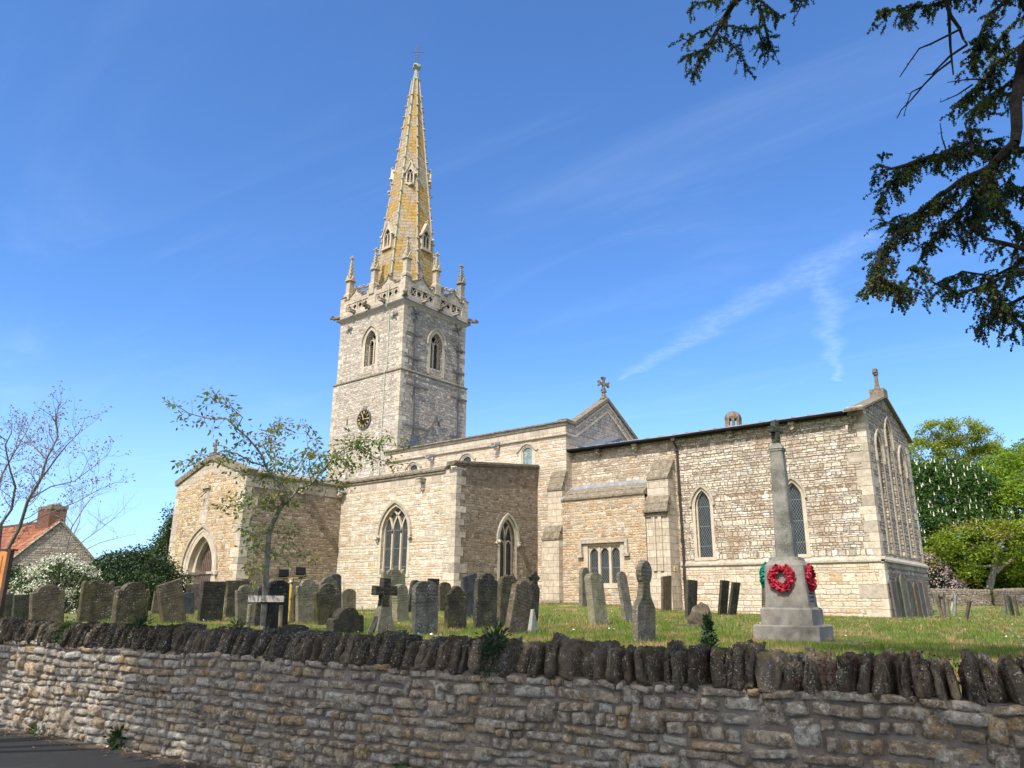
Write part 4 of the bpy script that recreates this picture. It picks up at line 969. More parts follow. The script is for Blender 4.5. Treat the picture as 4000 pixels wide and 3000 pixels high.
mb = MB(); weather(mb, Fl, u0, u1, 6.92, 7.5, 0.02, -.66, 2, .07); part(mb, 'lean_to_slabs', M['slab'])
mb = MB(); ribbon(mb, F, [(u0+.25, 7.68), (u1+.05, 7.62)], .22, .0, .36)
mb.prism([Fl(u0-.02, 6.93, .10), Fl(u0-.02, 6.99, .10), Fl(u0-.02, 7.75, -.98), Fl(u0-.02, 7.69, -.98)], (.14, 0, 0)); part(mb, 'lead_flashing', M['lead'])
# downpipe
mb = MB(); F = FS(CY0)
P0, P1, P2_ = at_y(2634, 1716, CY0-.3), at_y(2645, 1800, CY0-.12), at_y(2676, 2290, CY0-.16)
mb.tube([(P0[0], CY0-.42, 9.66), (P0[0], CY0-.40, 9.5), (P1[0], CY0-.10, 9.2), (P2_[0], CY0-.14, 3.4), (P2_[0]+.02, CY0-.22, 3.2), (P2_[0]+.02, CY0-.22, 1.0)], .062, 8)
for z in (9.1, 6.9, 4.6, 2.75): xx = P1[0]+(P2_[0]-P1[0])*(9.2-z)/5.8; mb.tube([(xx, CY0-.13-(0.08 if z < 3.3 else 0), z-.07), (xx, CY0-.13-(0.08 if z < 3.3 else 0), z+.07)], .09, 8)
mb.box((P0[0]-.11, CY0-.5, 9.5), (P0[0]+.11, CY0-.32, 9.68)); part(mb, 'downpipe', M['pipe'])
# small yellow hazard notice on the buttress side
Fb = FE(-17.80+.02); P = at_x(2637, 2222, -17.78)
mb = MB(); fbox(mb, Fb, P[1]-.12, P[1]+.12, P[2]-.10, P[2]+.10, .0, .012); M['yellow'] = plain('yellow_enamel', (.75, .52, .02), (.8, .58, .04), 3, 0, .4); sg = part(mb, 'hazard_notice', M['yellow'])
M['white'] = plain('white_enamel', (.75, .75, .72), (.8, .8, .78), 3, 0, .4)
mb = MB(); fbox(mb, Fb, P[1]-.115, P[1]-.04, P[2]-.095, P[2]+.095, .0, .014); part(mb, 'notice_panel', M['white'], sg)
mb = MB(); extr(mb, Fb, [(P[1]-.105, P[2]-.05), (P[1]-.05, P[2]-.05), (P[1]-.0775, P[2]+.03)], .014, .016)
for k in range(4): fbox(mb, Fb, P[1]-.02, P[1]+.105-.02*(k % 2), P[2]+.05-k*.035, P[2]+.062-k*.035, .012, .014)
part(mb, 'notice_symbol', M['black'], sg)
# ---------------------------------------------------------------- ground
def lawn_mat(name, blades=False):
    m, t = base_mat(name); g = t.new('ShaderNodeNewGeometry'); pos = g.outputs['Position']
    p = t.sep(pos); q = t.comb(t.m('MULTIPLY', p[0], 1.0), t.m('MULTIPLY', p[1], .7), 0.0)
    big = t.noise(q, .35, 4, .6); med = t.noise(q, 2.6, 5, .6); dry = t.noise(q, 1.15, 6, .68, dist=.6)
    c = t.mix(t.sstep(big, .3, .7), (.105, .165, .022), (.145, .205, .032)); c = t.mix(t.sstep(med, .35, .75), c, (.19, .225, .045))
    f = t.sstep(dry, .52, .58); c = t.mix(t.m('MULTIPLY', f, .9), c, (.42, .26, .135))
    if blades:
        r = g.outputs['Random Per Island']; v = t.m('ADD', t.m('MULTIPLY', r, .9), .55); c = t.mix(1.0, c, t.comb(v, v, v), 'MULTIPLY')
        t.inp(t.b.inputs['Base Color'], c); t.b.inputs['Roughness'].default_value = .6
        tr = t.new('ShaderNodeBsdfTranslucent'); t.inp(tr.inputs[0], c); mx = t.new('ShaderNodeMixShader'); mx.inputs[0].default_value = .35
        t.l.new(t.b.outputs[0], mx.inputs[1]); t.l.new(tr.outputs[0], mx.inputs[2]); t.l.new(mx.outputs[0], t.out.inputs[0])
    else:
        fn = t.noise(pos, 30, 3, .7); v = t.m('ADD', t.m('MULTIPLY', t.m('SUBTRACT', fn, .5), 1.3), .85); c = t.mix(1.0, c, t.comb(v, v, v), 'MULTIPLY')
        t.inp(t.b.inputs['Base Color'], c); t.inp(t.b.inputs['Normal'], t.bump(t.m('ADD', fn, t.noise(pos, 7, 3)), 1, .06))
    return m
M['lawn'] = lawn_mat('churchyard_turf'); M['blade'] = lawn_mat('grass_blades', True)
yw = lambda x: 5.6+.136*x                                              # front face of the boundary wall
xs_ = np.unique(np.concatenate([np.linspace(-900, -60, 15), np.linspace(-60, 12, 73), np.linspace(12, 900, 12)]))
ts_ = np.unique(np.concatenate([np.linspace(.12, 70, 90), np.geomspace(70, 2500, 14)]))
vs = []; 
for t_ in ts_:
    for x in xs_:
        y = yw(max(-40, min(20, x)))+t_; vs.append((x, y, ground_z(x, y)+.018*mnoise.noise(Vector((x*.6, y*.6, 0)))+.05*mnoise.noise(Vector((x*.13, y*.13, 3)))*(1 if t_ > 3 else .2)))
nx = len(xs_); fs = [(j*nx+i, j*nx+i+1, (j+1)*nx+i+1, (j+1)*nx+i) for j in range(len(ts_)-1) for i in range(nx-1)]
tag(np_mesh('churchyard_ground', vs, fs, M['lawn'], smooth=True), kind='structure')
m, t = base_mat('asphalt'); g = t.new('ShaderNodeNewGeometry'); pos = g.outputs['Position']
a = t.noise(pos, 90, 3, .7); b_ = t.noise(pos, 1.4, 5, .6); c = t.mix(a, (.012, .012, .013), (.030, .030, .031)); c = t.mix(t.sstep(b_, .5, .75), c, (.055, .048, .040))
pp = t.sep(pos); dw = t.m('SUBTRACT', t.m('ADD', t.m('MULTIPLY', pp[0], .136), 5.6), pp[1])
c = t.mix(t.m('MULTIPLY', t.sstep(t.m('ADD', dw, t.m('MULTIPLY', b_, -.5)), .0, -.22), .8), c, (.11, .085, .06))
t.inp(t.b.inputs['Base Color'], c); t.inp(t.b.inputs['Normal'], t.bump(t.m('ADD', a, b_), 1, .008)); M['asphalt'] = m
vs = []; tr_ = [-400, -60, -12, -6, -3, -1.6, -.8, -.3, .1, .4]
for t_ in tr_:
    for x in xs_: y = yw(max(-40, min(20, x)))+t_; vs.append((x, y, -.012*mnoise.noise(Vector((x*.8, y*.8, 0)))-(.0 if t_ > -3 else .03)))
fs = [(j*nx+i, j*nx+i+1, (j+1)*nx+i+1, (j+1)*nx+i) for j in range(len(tr_)-1) for i in range(nx-1)]
tag(np_mesh('road', vs, fs, M['asphalt'], smooth=True), kind='structure')

# grass blades where the photograph looks at turf from near by
def ok_spot(x, y):
    if x > -24.0 and y > 33.2 and x < -8.3: return False
    return True
def blades(n, y0, y1, h0, h1, wd, seed):
    r = np.random.default_rng(seed); yy = r.uniform(0, 1, n)**.75*(y1-y0)+y0
    ang = np.radians(r.uniform(2, 76, n)); x = -yy*np.tan(ang)+r.normal(0, .2, n); x = np.where(x < -1.9*yy-4, -yy*np.tan(np.radians(30)), x)
    x = x+.6; keep = (yy > 5.95+.136*x) & ~((x < -8.3) & (yy > 34.4)) & ~((x < -18) & (yy > 33)) & ~((x < -26) & (yy > 27.2)); x = x[keep]; y = yy[keep]; n = len(x)
    z = np.array([ground_z(a, b) for a, b in zip(x, y)])+.0
    h = r.uniform(h0, h1, n)*(.75+.5*r.random(n)); th = r.uniform(0, 2*np.pi, n); ln = r.uniform(0, .7, n)*h; lt = r.uniform(0, 2*np.pi, n); w_ = wd*(.6+.8*r.random(n))
    dx, dy = np.cos(th)*w_/2, np.sin(th)*w_/2
    v = np.empty((n, 3, 3)); v[:, 0] = np.stack([x-dx, y-dy, z-.01], 1); v[:, 1] = np.stack([x+dx, y+dy, z-.01], 1)
    v[:, 2] = np.stack([x+ln*np.cos(lt), y+ln*np.sin(lt), z+h], 1)
    return v.reshape(-1, 3)
bv = np.concatenate([blades(150000, 5.2, 15, .035, .075, .011, 1), blades(110000, 14, 36, .05, .09, .022, 2), blades(30000, 30, 62, .06, .10, .05, 3)])
# longer tufts along the foot of the wall and the stones at the left
r = np.random.default_rng(5); n = 16000; x = r.uniform(-14, 2, n); y = yw(x)+.45+np.abs(r.normal(0, .28, n)); clump = np.array([mnoise.noise(Vector((a*1.3, b*1.3, 7))) for a, b in zip(x, y)])
k = clump > -.05; x, y = x[k], y[k]; n = len(x); h = r.uniform(.07, .17, n); th = r.uniform(0, 6.28, n); z = np.array([ground_z(a, b) for a, b in zip(x, y)])
v = np.empty((n, 3, 3)); v[:, 0] = np.stack([x-.007*np.cos(th), y-.007*np.sin(th), z], 1); v[:, 1] = np.stack([x+.007*np.cos(th), y+.007*np.sin(th), z], 1); v[:, 2] = np.stack([x+h*.5*np.cos(th*3), y+h*.5*np.sin(th*3), z+h], 1)
bv = np.concatenate([bv, v.reshape(-1, 3)]); tag(np_mesh('grass', bv, np.arange(len(bv)).reshape(-1, 3), M['blade']), kind='stuff')
# daisies
M['petal'] = plain('daisy_petal', (.75, .75, .72), (.82, .82, .80), 5, 0, .7)
r = np.random.default_rng(11); vs = []; fs = []
for i in range(5200):
    y = r.uniform(0, 1)**.7*34+6.2; ang = math.radians(r.uniform(3, 62)); x = .5-y*math.tan(ang)
    if mnoise.noise(Vector((x*.55, y*.45, 9))) < .08+.12*r.random() or y < yw(x)+.4 or (x > -24 and x < -8.3 and y > 34.4) or (x < -18 and y > 33) or (x < -26 and y > 27): continue
    z = ground_z(x, y)+.075; s_ = r.uniform(.012, .02)*(1+y*.012); k = len(vs); tx, ty = r.normal(0, .35, 2)
    for j in range(6): a = j*PI/3; vs.append((x+s_*math.cos(a), y+s_*math.sin(a), z+s_*(tx*math.cos(a)+ty*math.sin(a)-.5*math.sin(a))))
    fs.append(tuple(range(k, k+6)))
np_mesh_f = MB(); np_mesh_f.v = vs; np_mesh_f.f = fs; tag(np_mesh_f.build('daisies', M['petal']), kind='stuff')

# ---------------------------------------------------------------- boundary wall in front
def wallstone_mat():
    m, t = base_mat('rubble_wall_stone'); g = t.new('ShaderNodeNewGeometry'); pos = g.outputs['Position']; r = g.outputs['Random Per Island']
    c = t.ramp(r, [(0, (.26, .20, .14)), (.16, (.36, .305, .235)), (.32, (.33, .225, .125)), (.45, (.41, .365, .30)), (.6, (.29, .245, .19)), (.72, (.38, .25, .115)), (.85, (.46, .42, .36)), (1, (.24, .175, .12))])
    n1 = t.noise(pos, 16, 6, .72); n2 = t.noise(pos, 60, 4, .7); n3 = t.noise(pos, 4.5, 5, .6); n4 = t.noise(pos, 28, 5, .75)
    v = t.m('ADD', t.m('MULTIPLY', t.m('SUBTRACT', n1, .5), 1.1), .95); v = t.m('MULTIPLY', v, t.m('ADD', t.m('MULTIPLY', t.m('SUBTRACT', n2, .5), .9), 1.0)); c = t.mix(1.0, c, t.comb(v, v, v), 'MULTIPLY')
    c = t.mix(t.m('MULTIPLY', t.sstep(n4, .50, .62), .75), c, (.56, .545, .51)); c = t.mix(t.m('MULTIPLY', t.sstep(n1, .52, .38), .6), c, (.08, .062, .045))
    c = t.mix(t.m('MULTIPLY', t.sstep(n3, .58, .72), .5), c, (.34, .21, .08))
    t.inp(t.b.inputs['Base Color'], c); h = t.m('ADD', t.m('ADD', t.m('MULTIPLY', n1, 1.3), t.m('MULTIPLY', n2, .5)), t.m('MULTIPLY', n4, .5)); t.inp(t.b.inputs['Normal'], t.bump(h, 1, .028)); t.b.inputs['Roughness'].default_value = .95
    return m
M['wallstone'] = wallstone_mat()
m, t = base_mat('lime_mortar'); g = t.new('ShaderNodeNewGeometry'); pos = g.outputs['Position']; a = t.noise(pos, 24, 6, .75); b_ = t.noise(pos, 3, 4, .6)
c = t.mix(t.sstep(b_, .3, .7), (.15, .125, .105), (.25, .215, .185)); v = t.m('ADD', t.m('MULTIPLY', t.m('SUBTRACT', a, .5), 1.0), 1.0); c = t.mix(1.0, c, t.comb(v, v, v), 'MULTIPLY')
t.inp(t.b.inputs['Base Color'], c); t.inp(t.b.inputs['Normal'], t.bump(a, 1, .02)); M['mortar'] = m
m, t = base_mat('mossy_coping_stone'); g = t.new('ShaderNodeNewGeometry'); pos = g.outputs['Position']; r_ = t.new('ShaderNodeObjectInfo').outputs['Random']
n1 = t.noise(pos, 15, 6, .72); n2 = t.noise(pos, 70, 4, .7); n3 = t.noise(pos, 5, 5, .6)
c = t.ramp(r_, [(0, (.065, .050, .036)), (.3, (.12, .095, .066)), (.6, (.085, .072, .055)), (.8, (.20, .16, .115)), (1, (.11, .08, .052))])
v = t.m('ADD', t.m('MULTIPLY', t.m('SUBTRACT', n1, .5), 1.6), 1.0); c = t.mix(1.0, c, t.comb(v, v, v), 'MULTIPLY')
vo = t.new('ShaderNodeTexVoronoi'); vo.inputs['Scale'].default_value = 13; t.inp(vo.inputs[0], t.vm('ADD', pos, t.vm('SCALE', t.noise(pos, 9, 3, col=True), None)))
t.n[-1].name
sp = t.m('MULTIPLY', t.sstep(t.m('ADD', vo.outputs[0], t.m('MULTIPLY', t.m('SUBTRACT', n2, .5), .35)), .30, .20), t.sstep(n3, .38, .54)); c = t.mix(t.m('MULTIPLY', sp, .95), c, (.50, .50, .47)); c = t.mix(t.m('MULTIPLY', t.sstep(t.noise(pos, 22, 5, .75), .54, .66), .5), c, (.34, .32, .28))
vo2 = t.new('ShaderNodeTexVoronoi'); vo2.inputs['Scale'].default_value = 21; t.inp(vo2.inputs[0], pos); s2 = t.m('MULTIPLY', t.sstep(vo2.outputs[0], .3, .18), t.sstep(t.noise(pos, 3.1, 3), .55, .66)); c = t.mix(t.m('MULTIPLY', s2, .7), c, (.34, .20, .05))
up = t.sep(g.outputs['Normal'])[2]; ms = t.m('MULTIPLY', t.sstep(up, .1, .8), t.sstep(t.noise(pos, 6, 5, .65), .45, .6)); c = t.mix(t.m('MULTIPLY', ms, .85), c, (.085, .062, .016))
t.inp(t.b.inputs['Base Color'], c); t.inp(t.b.inputs['Normal'], t.bump(t.m('ADD', t.m('MULTIPLY', n1, 1.5), n2), 1, .022)); t.b.inputs['Roughness'].default_value = .97; M['cope'] = m

bw = empty('boundary_wall', (-6, yw(-6), 0), 0, 'low rubble stone wall with upright rough coping stones between road and churchyard', 'wall')
T_ = Vector((.9909, .1348, 0)); N_w = Vector((.1348, -.9909, 0))
def WP(x, z, out=0.0): return Vector((x, yw(x), z))+N_w*out
X0w, X1w = -30.0, 9.0
rn = random.Random(3); z = -.06; courses = []
while z < 1.035: h = rn.uniform(.058, .105); courses.append((z, min(z+h, 1.045))); z += h
nu, nv = 9, 7; SV = []; SF = []; gu = np.linspace(0, 1, nu); gv = np.linspace(0, 1, nv)
def wob(x, z): return .045*mnoise.noise(Vector((x*.7, z*1.6, 1)))+.020*mnoise.noise(Vector((x*3.1, z*4, 5)))
for ci, (z0, z1) in enumerate(courses):
    x = X0w+rn.uniform(0, .3)
    while x < X1w:
        L = rn.uniform(.07, .19) if rn.random() < .55 else rn.uniform(.18, .40)
        zz0, zz1 = z0, z1
        if rn.random() < .10 and ci < len(courses)-1: zz1 = min(courses[ci+1][1]-.01, 1.045)    # a bigger stone breaking the course
        g_ = rn.uniform(.002, .011); a0, a1 = x+g_*.5, x+L-g_*.5; b0, b1 = zz0+g_*.4, zz1-g_*.4; prot = rn.uniform(.012, .056)*(1.2 if zz1 > z1 else 1); sk = rn.uniform(-.03, .03); tl = rn.gauss(0, .055); s4 = [rn.uniform(-.012, .012) for _ in range(4)]
        k = len(SV); sd = rn.random()*100; ex = rn.choice((4, 5, 6))
        for i, u in enumerate(gu):
            for j, v in enumerate(gv):
                ed = (1-abs(2*u-1)**ex)*(1-abs(2*v-1)**ex)
                cu = math.copysign(abs(2*u-1)**.8, 2*u-1)*.5+.5; cv = math.copysign(abs(2*v-1)**.8, 2*v-1)*.5+.5
                rc = max(0, abs(2*cu-1)+abs(2*cv-1)-1.55)*.12                         # rounded corners
                cu = .5+(cu-.5)*(1-rc); cv = .5+(cv-.5)*(1-rc*1.6)
                xx = a0+(a1-a0)*cu+s4[0]*(1-cv)+s4[1]*cv; zc = b0+(b1-b0)*cv+s4[2]*(1-cu)*.7+s4[3]*cu*.7+tl*(cu-.5)*L*(1 if L < .3 else .5)
                q = Vector((xx*14+sd, zc*14, 0)); nn = mnoise.noise(q)*.5+mnoise.noise(q*2.3)*.3
                xx += .010*mnoise.noise(Vector((xx*25+sd, zc*25, 3))); zc += .008*mnoise.noise(Vector((xx*25, zc*25+sd, 8)))
                o_ = -.02+ed*(prot+.02)+ed*(nn*.036+sk*(u-.5))
                SV.append(tuple(WP(xx, zc+wob(x, zz0), o_)))
        for i in range(nu-1):
            for j in range(nv-1): SF.append((k+i*nv+j, k+(i+1)*nv+j, k+(i+1)*nv+j+1, k+i*nv+j+1))
        x += L
o = np_mesh('rubble_stonework', SV, SF, M['wallstone'], smooth=True); rel(o, bw)
mb = MB(); gx = np.arange(X0w, X1w+.01, .05); gz = np.linspace(-.1, 1.045, 26)
mv = [tuple(WP(x, z, -.004+.012*mnoise.noise(Vector((x*7, z*7, 2)))+.006*mnoise.noise(Vector((x*19, z*19, 2))))) for x in gx for z in gz]
mf = [(i*26+j, (i+1)*26+j, (i+1)*26+j+1, i*26+j+1) for i in range(len(gx)-1) for j in range(25)]
k = len(mv); mv += [tuple(WP(X0w, -.1, -.45)), tuple(WP(X1w, -.1, -.45)), tuple(WP(X1w, 1.045, -.45)), tuple(WP(X0w, 1.045, -.45)), tuple(WP(X0w, 1.045, 0)), tuple(WP(X1w, 1.045, 0))]; mf += [(k, k+3, k+2, k+1), (k+3, k+4, k+5, k+2)]
rel(np_mesh('mortar_bed', mv, mf, M['mortar'], smooth=True), bw)
def cope_verts(x, wd, h, lean, seed):
    vs = []; nu_, nv_ = 20, 18; rr = random.Random(seed); pw = rr.uniform(.32, .55); dp = rr.uniform(.17, .23); fo = rr.uniform(-.02, .05); tp = rr.uniform(.55, .95); sl_t = rr.uniform(-.25, .25); yawk = rr.uniform(-.25, .25)
    for i in range(nv_+1):
        ph = PI*i/nv_
        for j in range(nu_):
            th = 2*PI*j/nu_; dv = Vector((math.sin(ph)*math.cos(th), math.sin(ph)*math.sin(th), math.cos(ph)))
            q = Vector([math.copysign(abs(c)**pw, c) for c in dv]); nz = mnoise.noise(dv*2.1+Vector((seed*1.3, 0, 0)))+.6*mnoise.noise(dv*5.3+Vector((0, seed*2.1, 0)))+.5*mnoise.noise(dv*9+Vector((0, seed*2.1, 4)))+.3*mnoise.noise(dv*19+Vector((0, seed*2.1, 4)))
            f = 1+.34*nz; t_ = (q.z+1)/2; wsc = 1+(tp-1)*t_
            lx = q.x*wd/2*f*wsc; ly = q.y*dp*(1+.22*nz)*(1-.25*t_); lz = (q.z+1)/2*h*(1+.10*nz)+sl_t*lx*t_
            lx += lean*lz; lx, ly = lx*math.cos(yawk)-ly*math.sin(yawk), lx*math.sin(yawk)+ly*math.cos(yawk)
            c_ = WP(x, 1.005+lz, -.185+fo)+T_*lx+N_w*ly*1.0; vs.append(tuple(c_))
    fs = [(i*nu_+j, (i+1)*nu_+j, (i+1)*nu_+(j+1) % nu_, i*nu_+(j+1) % nu_) for i in range(nv_) for j in range(nu_)]
    return vs, fs
rn = random.Random(12); x = 8.5; RV, RF = [], []; nvis = 0; sd = 0
while x > -27:
    sd += 1; w_ = rn.choice((rn.uniform(.045, .08), rn.uniform(.055, .09), rn.uniform(.06, .10), rn.uniform(.10, .16)))
    ln = .32*mnoise.noise(Vector((x*.8, 0, 0)))+rn.uniform(-.10, .10)+(.22 if x < -5 else -.02); h = rn.uniform(.24, .31)+(.04 if rn.random() < .15 else 0)
    vs, fs = cope_verts(x, w_*1.0, h, ln, sd); vis = x < -.35 and nvis < 100
    if vis: nvis += 1; o = np_mesh('coping_stone', vs, fs, M['cope'], smooth=True); rel(o, bw)
    else: k = len(RV); RV += vs; RF += [tuple(k+i for i in f) for f in fs]
    x -= w_*.98
o = np_mesh('coping_rubble', RV, RF, M['cope'], smooth=True); rel(o, bw); o['kind'] = 'stuff'
# ---------------------------------------------------------------- gravestones
def grave_mat(name, c0, c1, lich=.5, moss=.4, streak=.4, lc=(.42, .42, .38)):
    m, t = base_mat(name); g = t.new('ShaderNodeNewGeometry'); pos = g.outputs['Position']; p = t.sep(pos)
    n1 = t.noise(pos, 5, 6, .68); n2 = t.noise(pos, 34, 4, .7); c = t.mix(t.sstep(n1, .32, .68), c0, c1)
    st = t.noise(t.comb(t.m('MULTIPLY', p[0], 9.), t.m('MULTIPLY', p[1], 9.), t.m('MULTIPLY', p[2], .9)), 1.0, 5, .6); c = t.mix(t.m('MULTIPLY', t.sstep(st, .52, .7), streak), c, tuple(x*.35 for x in c0))
    c = t.mix(t.m('MULTIPLY', t.sstep(t.noise(pos, 3.3, 5, .65), .5, .66), moss), c, (.105, .105, .035))
    vo = t.new('ShaderNodeTexVoronoi'); vo.inputs['Scale'].default_value = 24; t.inp(vo.inputs[0], pos)
    s_ = t.m('MULTIPLY', t.sstep(t.m('ADD', vo.outputs[0], t.m('MULTIPLY', t.m('SUBTRACT', n2, .5), .5)), .34, .2), t.sstep(t.noise(pos, 4.1, 3), .45, .62)); c = t.mix(t.m('MULTIPLY', s_, lich), c, lc)
    v = t.m('ADD', t.m('MULTIPLY', t.m('SUBTRACT', n2, .5), 1.0), 1.0); c = t.mix(1.0, c, t.comb(v, v, v), 'MULTIPLY')
    tc = t.new('ShaderNodeTexCoord').outputs['Object']; q = t.sep(tc); rw = t.m('DIVIDE', q[2], .058); fr = t.m('FRACT', rw); ch = t.noise(t.comb(t.m('MULTIPLY', q[1], 34), t.m('FLOOR', rw), 0.0), 1.0, 2, .6)
    cut = t.m('MULTIPLY', t.m('MULTIPLY', t.sstep(ch, .46, .52), t.m('MULTIPLY', t.sstep(fr, .25, .32), t.sstep(fr, .8, .72))), t.m('MULTIPLY', t.sstep(t.m('ABSOLUTE', q[1]), .30, .22), t.m('MULTIPLY', t.sstep(q[2], .40, .46), t.sstep(n1, .62, .5))))
    c = t.mix(t.m('MULTIPLY', cut, .45), c, tuple(x*.4 for x in c0))
    t.inp(t.b.inputs['Base Color'], c); t.inp(t.b.inputs['Normal'], t.bump(t.m('SUBTRACT', t.m('ADD', t.m('MULTIPLY', n1, 2.2), t.m('MULTIPLY', n2, .7)), t.m('MULTIPLY', cut, .5)), 1, .02)); t.b.inputs['Roughness'].default_value = .93
    return m
GM = {'dark': grave_mat('mossy_dark_sandstone', (0.048, 0.039, 0.022), (0.096, 0.079, 0.047)), 'brown': grave_mat('brown_sandstone', (0.078, 0.060, 0.040), (0.130, 0.100, 0.066), .4, .3),
      'pale': grave_mat('pale_sandstone', (0.165, 0.145, 0.089), (0.238, 0.211, 0.139), .3, .4), 'grey': grave_mat('grey_sandstone', (0.101, 0.089, 0.063), (0.169, 0.152, 0.113), .6, .35),
      'slate': grave_mat('dark_slate', (0.040, 0.041, 0.044), (0.073, 0.074, 0.076), .2, .0, .3), 'green': grave_mat('green_slate', (0.039, 0.042, 0.029), (0.073, 0.075, 0.052), .2, .3, .3),
      'pink': grave_mat('pinkish_sandstone', (0.145, 0.102, 0.079), (0.211, 0.158, 0.125), .6, .1, .3), 'white': grave_mat('bleached_limestone', (0.251, 0.244, 0.198), (0.343, 0.330, 0.284), .3, .25, .3),
      'bluegrey': grave_mat('bluish_sandstone', (0.062, 0.060, 0.050), (0.124, 0.116, 0.099), .5, .2, .5), 'black': grave_mat('blackened_sandstone', (0.025, 0.022, 0.017), (0.059, 0.053, 0.038), .3, .35), 'purple': grave_mat('purplish_slate', (0.079, 0.066, 0.063), (0.132, 0.115, 0.109), .3, .05, .5)}
def prof(kind, W_, H):
    a = W_/2; P = []
    A = lambda cx, cz, rx, rz, t0, t1, n=10: [(cx+rx*math.cos(t0+(t1-t0)*i/n), cz+rz*math.sin(t0+(t1-t0)*i/n)) for i in range(n+1)]
    if kind == 'flat': P = [(a, H-.01), (a-.01, H), (-a+.01, H), (-a, H-.01)]
    elif kind == 'slant': P = [(a, H), (-a, H*.955)]
    elif kind == 'slantl': P = [(a, H*.93), (-a, H)]
    elif kind == 'arch': P = A(0, H-a*.55, a, a*.55, 0, PI, 14)
    elif kind == 'round': P = A(0, H-a, a, a, 0, PI, 16)
    elif kind == 'should': s_ = .27*W_; P = [(a, H-s_*.95), (a-.06*W_, H-s_*.8), (a-.15*W_, H-s_*.85)]+A(0, H-s_*.85, a-.16*W_, s_*.85, 0, PI, 12)+[(-a+.15*W_, H-s_*.85), (-a+.06*W_, H-s_*.8), (-a, H-s_*.95)]
    elif kind == 'horn': s_ = .2*W_; P = [(a, H-s_*.5), (a-.05*W_, H-s_*.15), (a-.12*W_, H-s_*.35), (a-.17*W_, H-s_*.9)]+A(0, H-s_*.9, a-.19*W_, s_*.9, .1, PI-.1, 12)+[(-a+.17*W_, H-s_*.9), (-a+.12*W_, H-s_*.35), (-a+.05*W_, H-s_*.15), (-a, H-s_*.5)]
    elif kind == 'ogee': s_ = .3*W_; P = [(a, H-s_)]+[(a*(1-i/8), H-s_+s_*(.5-.5*math.cos(PI*i/8))) for i in range(1, 9)]+[(-a*i/8, H-s_+s_*(.5+.5*math.cos(PI*i/8))) for i in range(1, 8)]+[(-a, H-s_)]
    elif kind == 'point': s_ = .34*W_; P = [(a, H-s_), (a*.55, H-s_*.55), (.03, H), (-.03, H), (-a*.55, H-s_*.55), (-a, H-s_)]
    elif kind == 'scallop': s_ = .22*W_; P = [(a, H-s_*1.3)]+[(a*math.cos(PI*i/20)*(1-.04*(i % 2)), H-s_*1.1+s_*(1.1-.18*(i % 3))*math.sin(PI*i/20)) for i in range(1, 20)]+[(-a, H-s_*1.3)]
    elif kind == 'disc': r = a*.62; n = a*.50; zb = H-2*r-.02; P = [(a, zb*.56), (a*.97, zb*.62), (n*1.2, zb*.76), (n, zb*.8), (n*.82, zb*.96)]+A(0, H-r, r, r*1.12, -.9, PI+.9, 18)+[(-n*.82, zb*.96), (-n, zb*.8), (-n*1.2, zb*.76), (-a*.97, zb*.62), (-a, zb*.56)]
    elif kind == 'knob': P = [(a, H*.62), (a*.9, H*.68), (a*.55, H*.74), (a*.42, H*.80), (a*.85, H*.86), (a*.8, H*.90), (a*.35, H*.93), (a*.25, H*.985), (0, H), (-a*.25, H*.985), (-a*.35, H*.93), (-a*.8, H*.90), (-a*.85, H*.86), (-a*.42, H*.80), (-a*.55, H*.74), (-a*.9, H*.68), (-a, H*.62)]
    elif kind == 'broken': P = [(a, H*.72), (a*.5, H), (a*.1, H*.93), (-a*.4, H*.62), (-a, H*.45)]
    elif kind == 'pyr': P = [(a*.12, H), (-a*.12, H)]
    elif kind == 'cross': w_ = a*.30; P = [(a*.95, H*.06), (w_*1.15, H*.42), (w_*1.0, H*.62), (w_, H*.70), (a*.92, H*.69), (a*.92, H*.86), (w_, H*.85), (w_*.95, H), (-w_*.95, H), (-w_, H*.85), (-a*.92, H*.86), (-a*.92, H*.69), (-w_, H*.70), (-w_*1.0, H*.62), (-w_*1.15, H*.42), (-a*.95, H*.06)]
    elif kind == 'shaft': P = [(a*.62, H*.12), (a*.60, H*.8), (a*.95, H*.82), (a*.95, H*.9), (a*.5, H*.91), (a*.5, H), (-a*.5, H), (-a*.5, H*.91), (-a*.95, H*.9), (-a*.95, H*.82), (-a*.60, H*.8), (-a*.62, H*.12)]
    return [(-a, -.25), (a, -.25)]+P
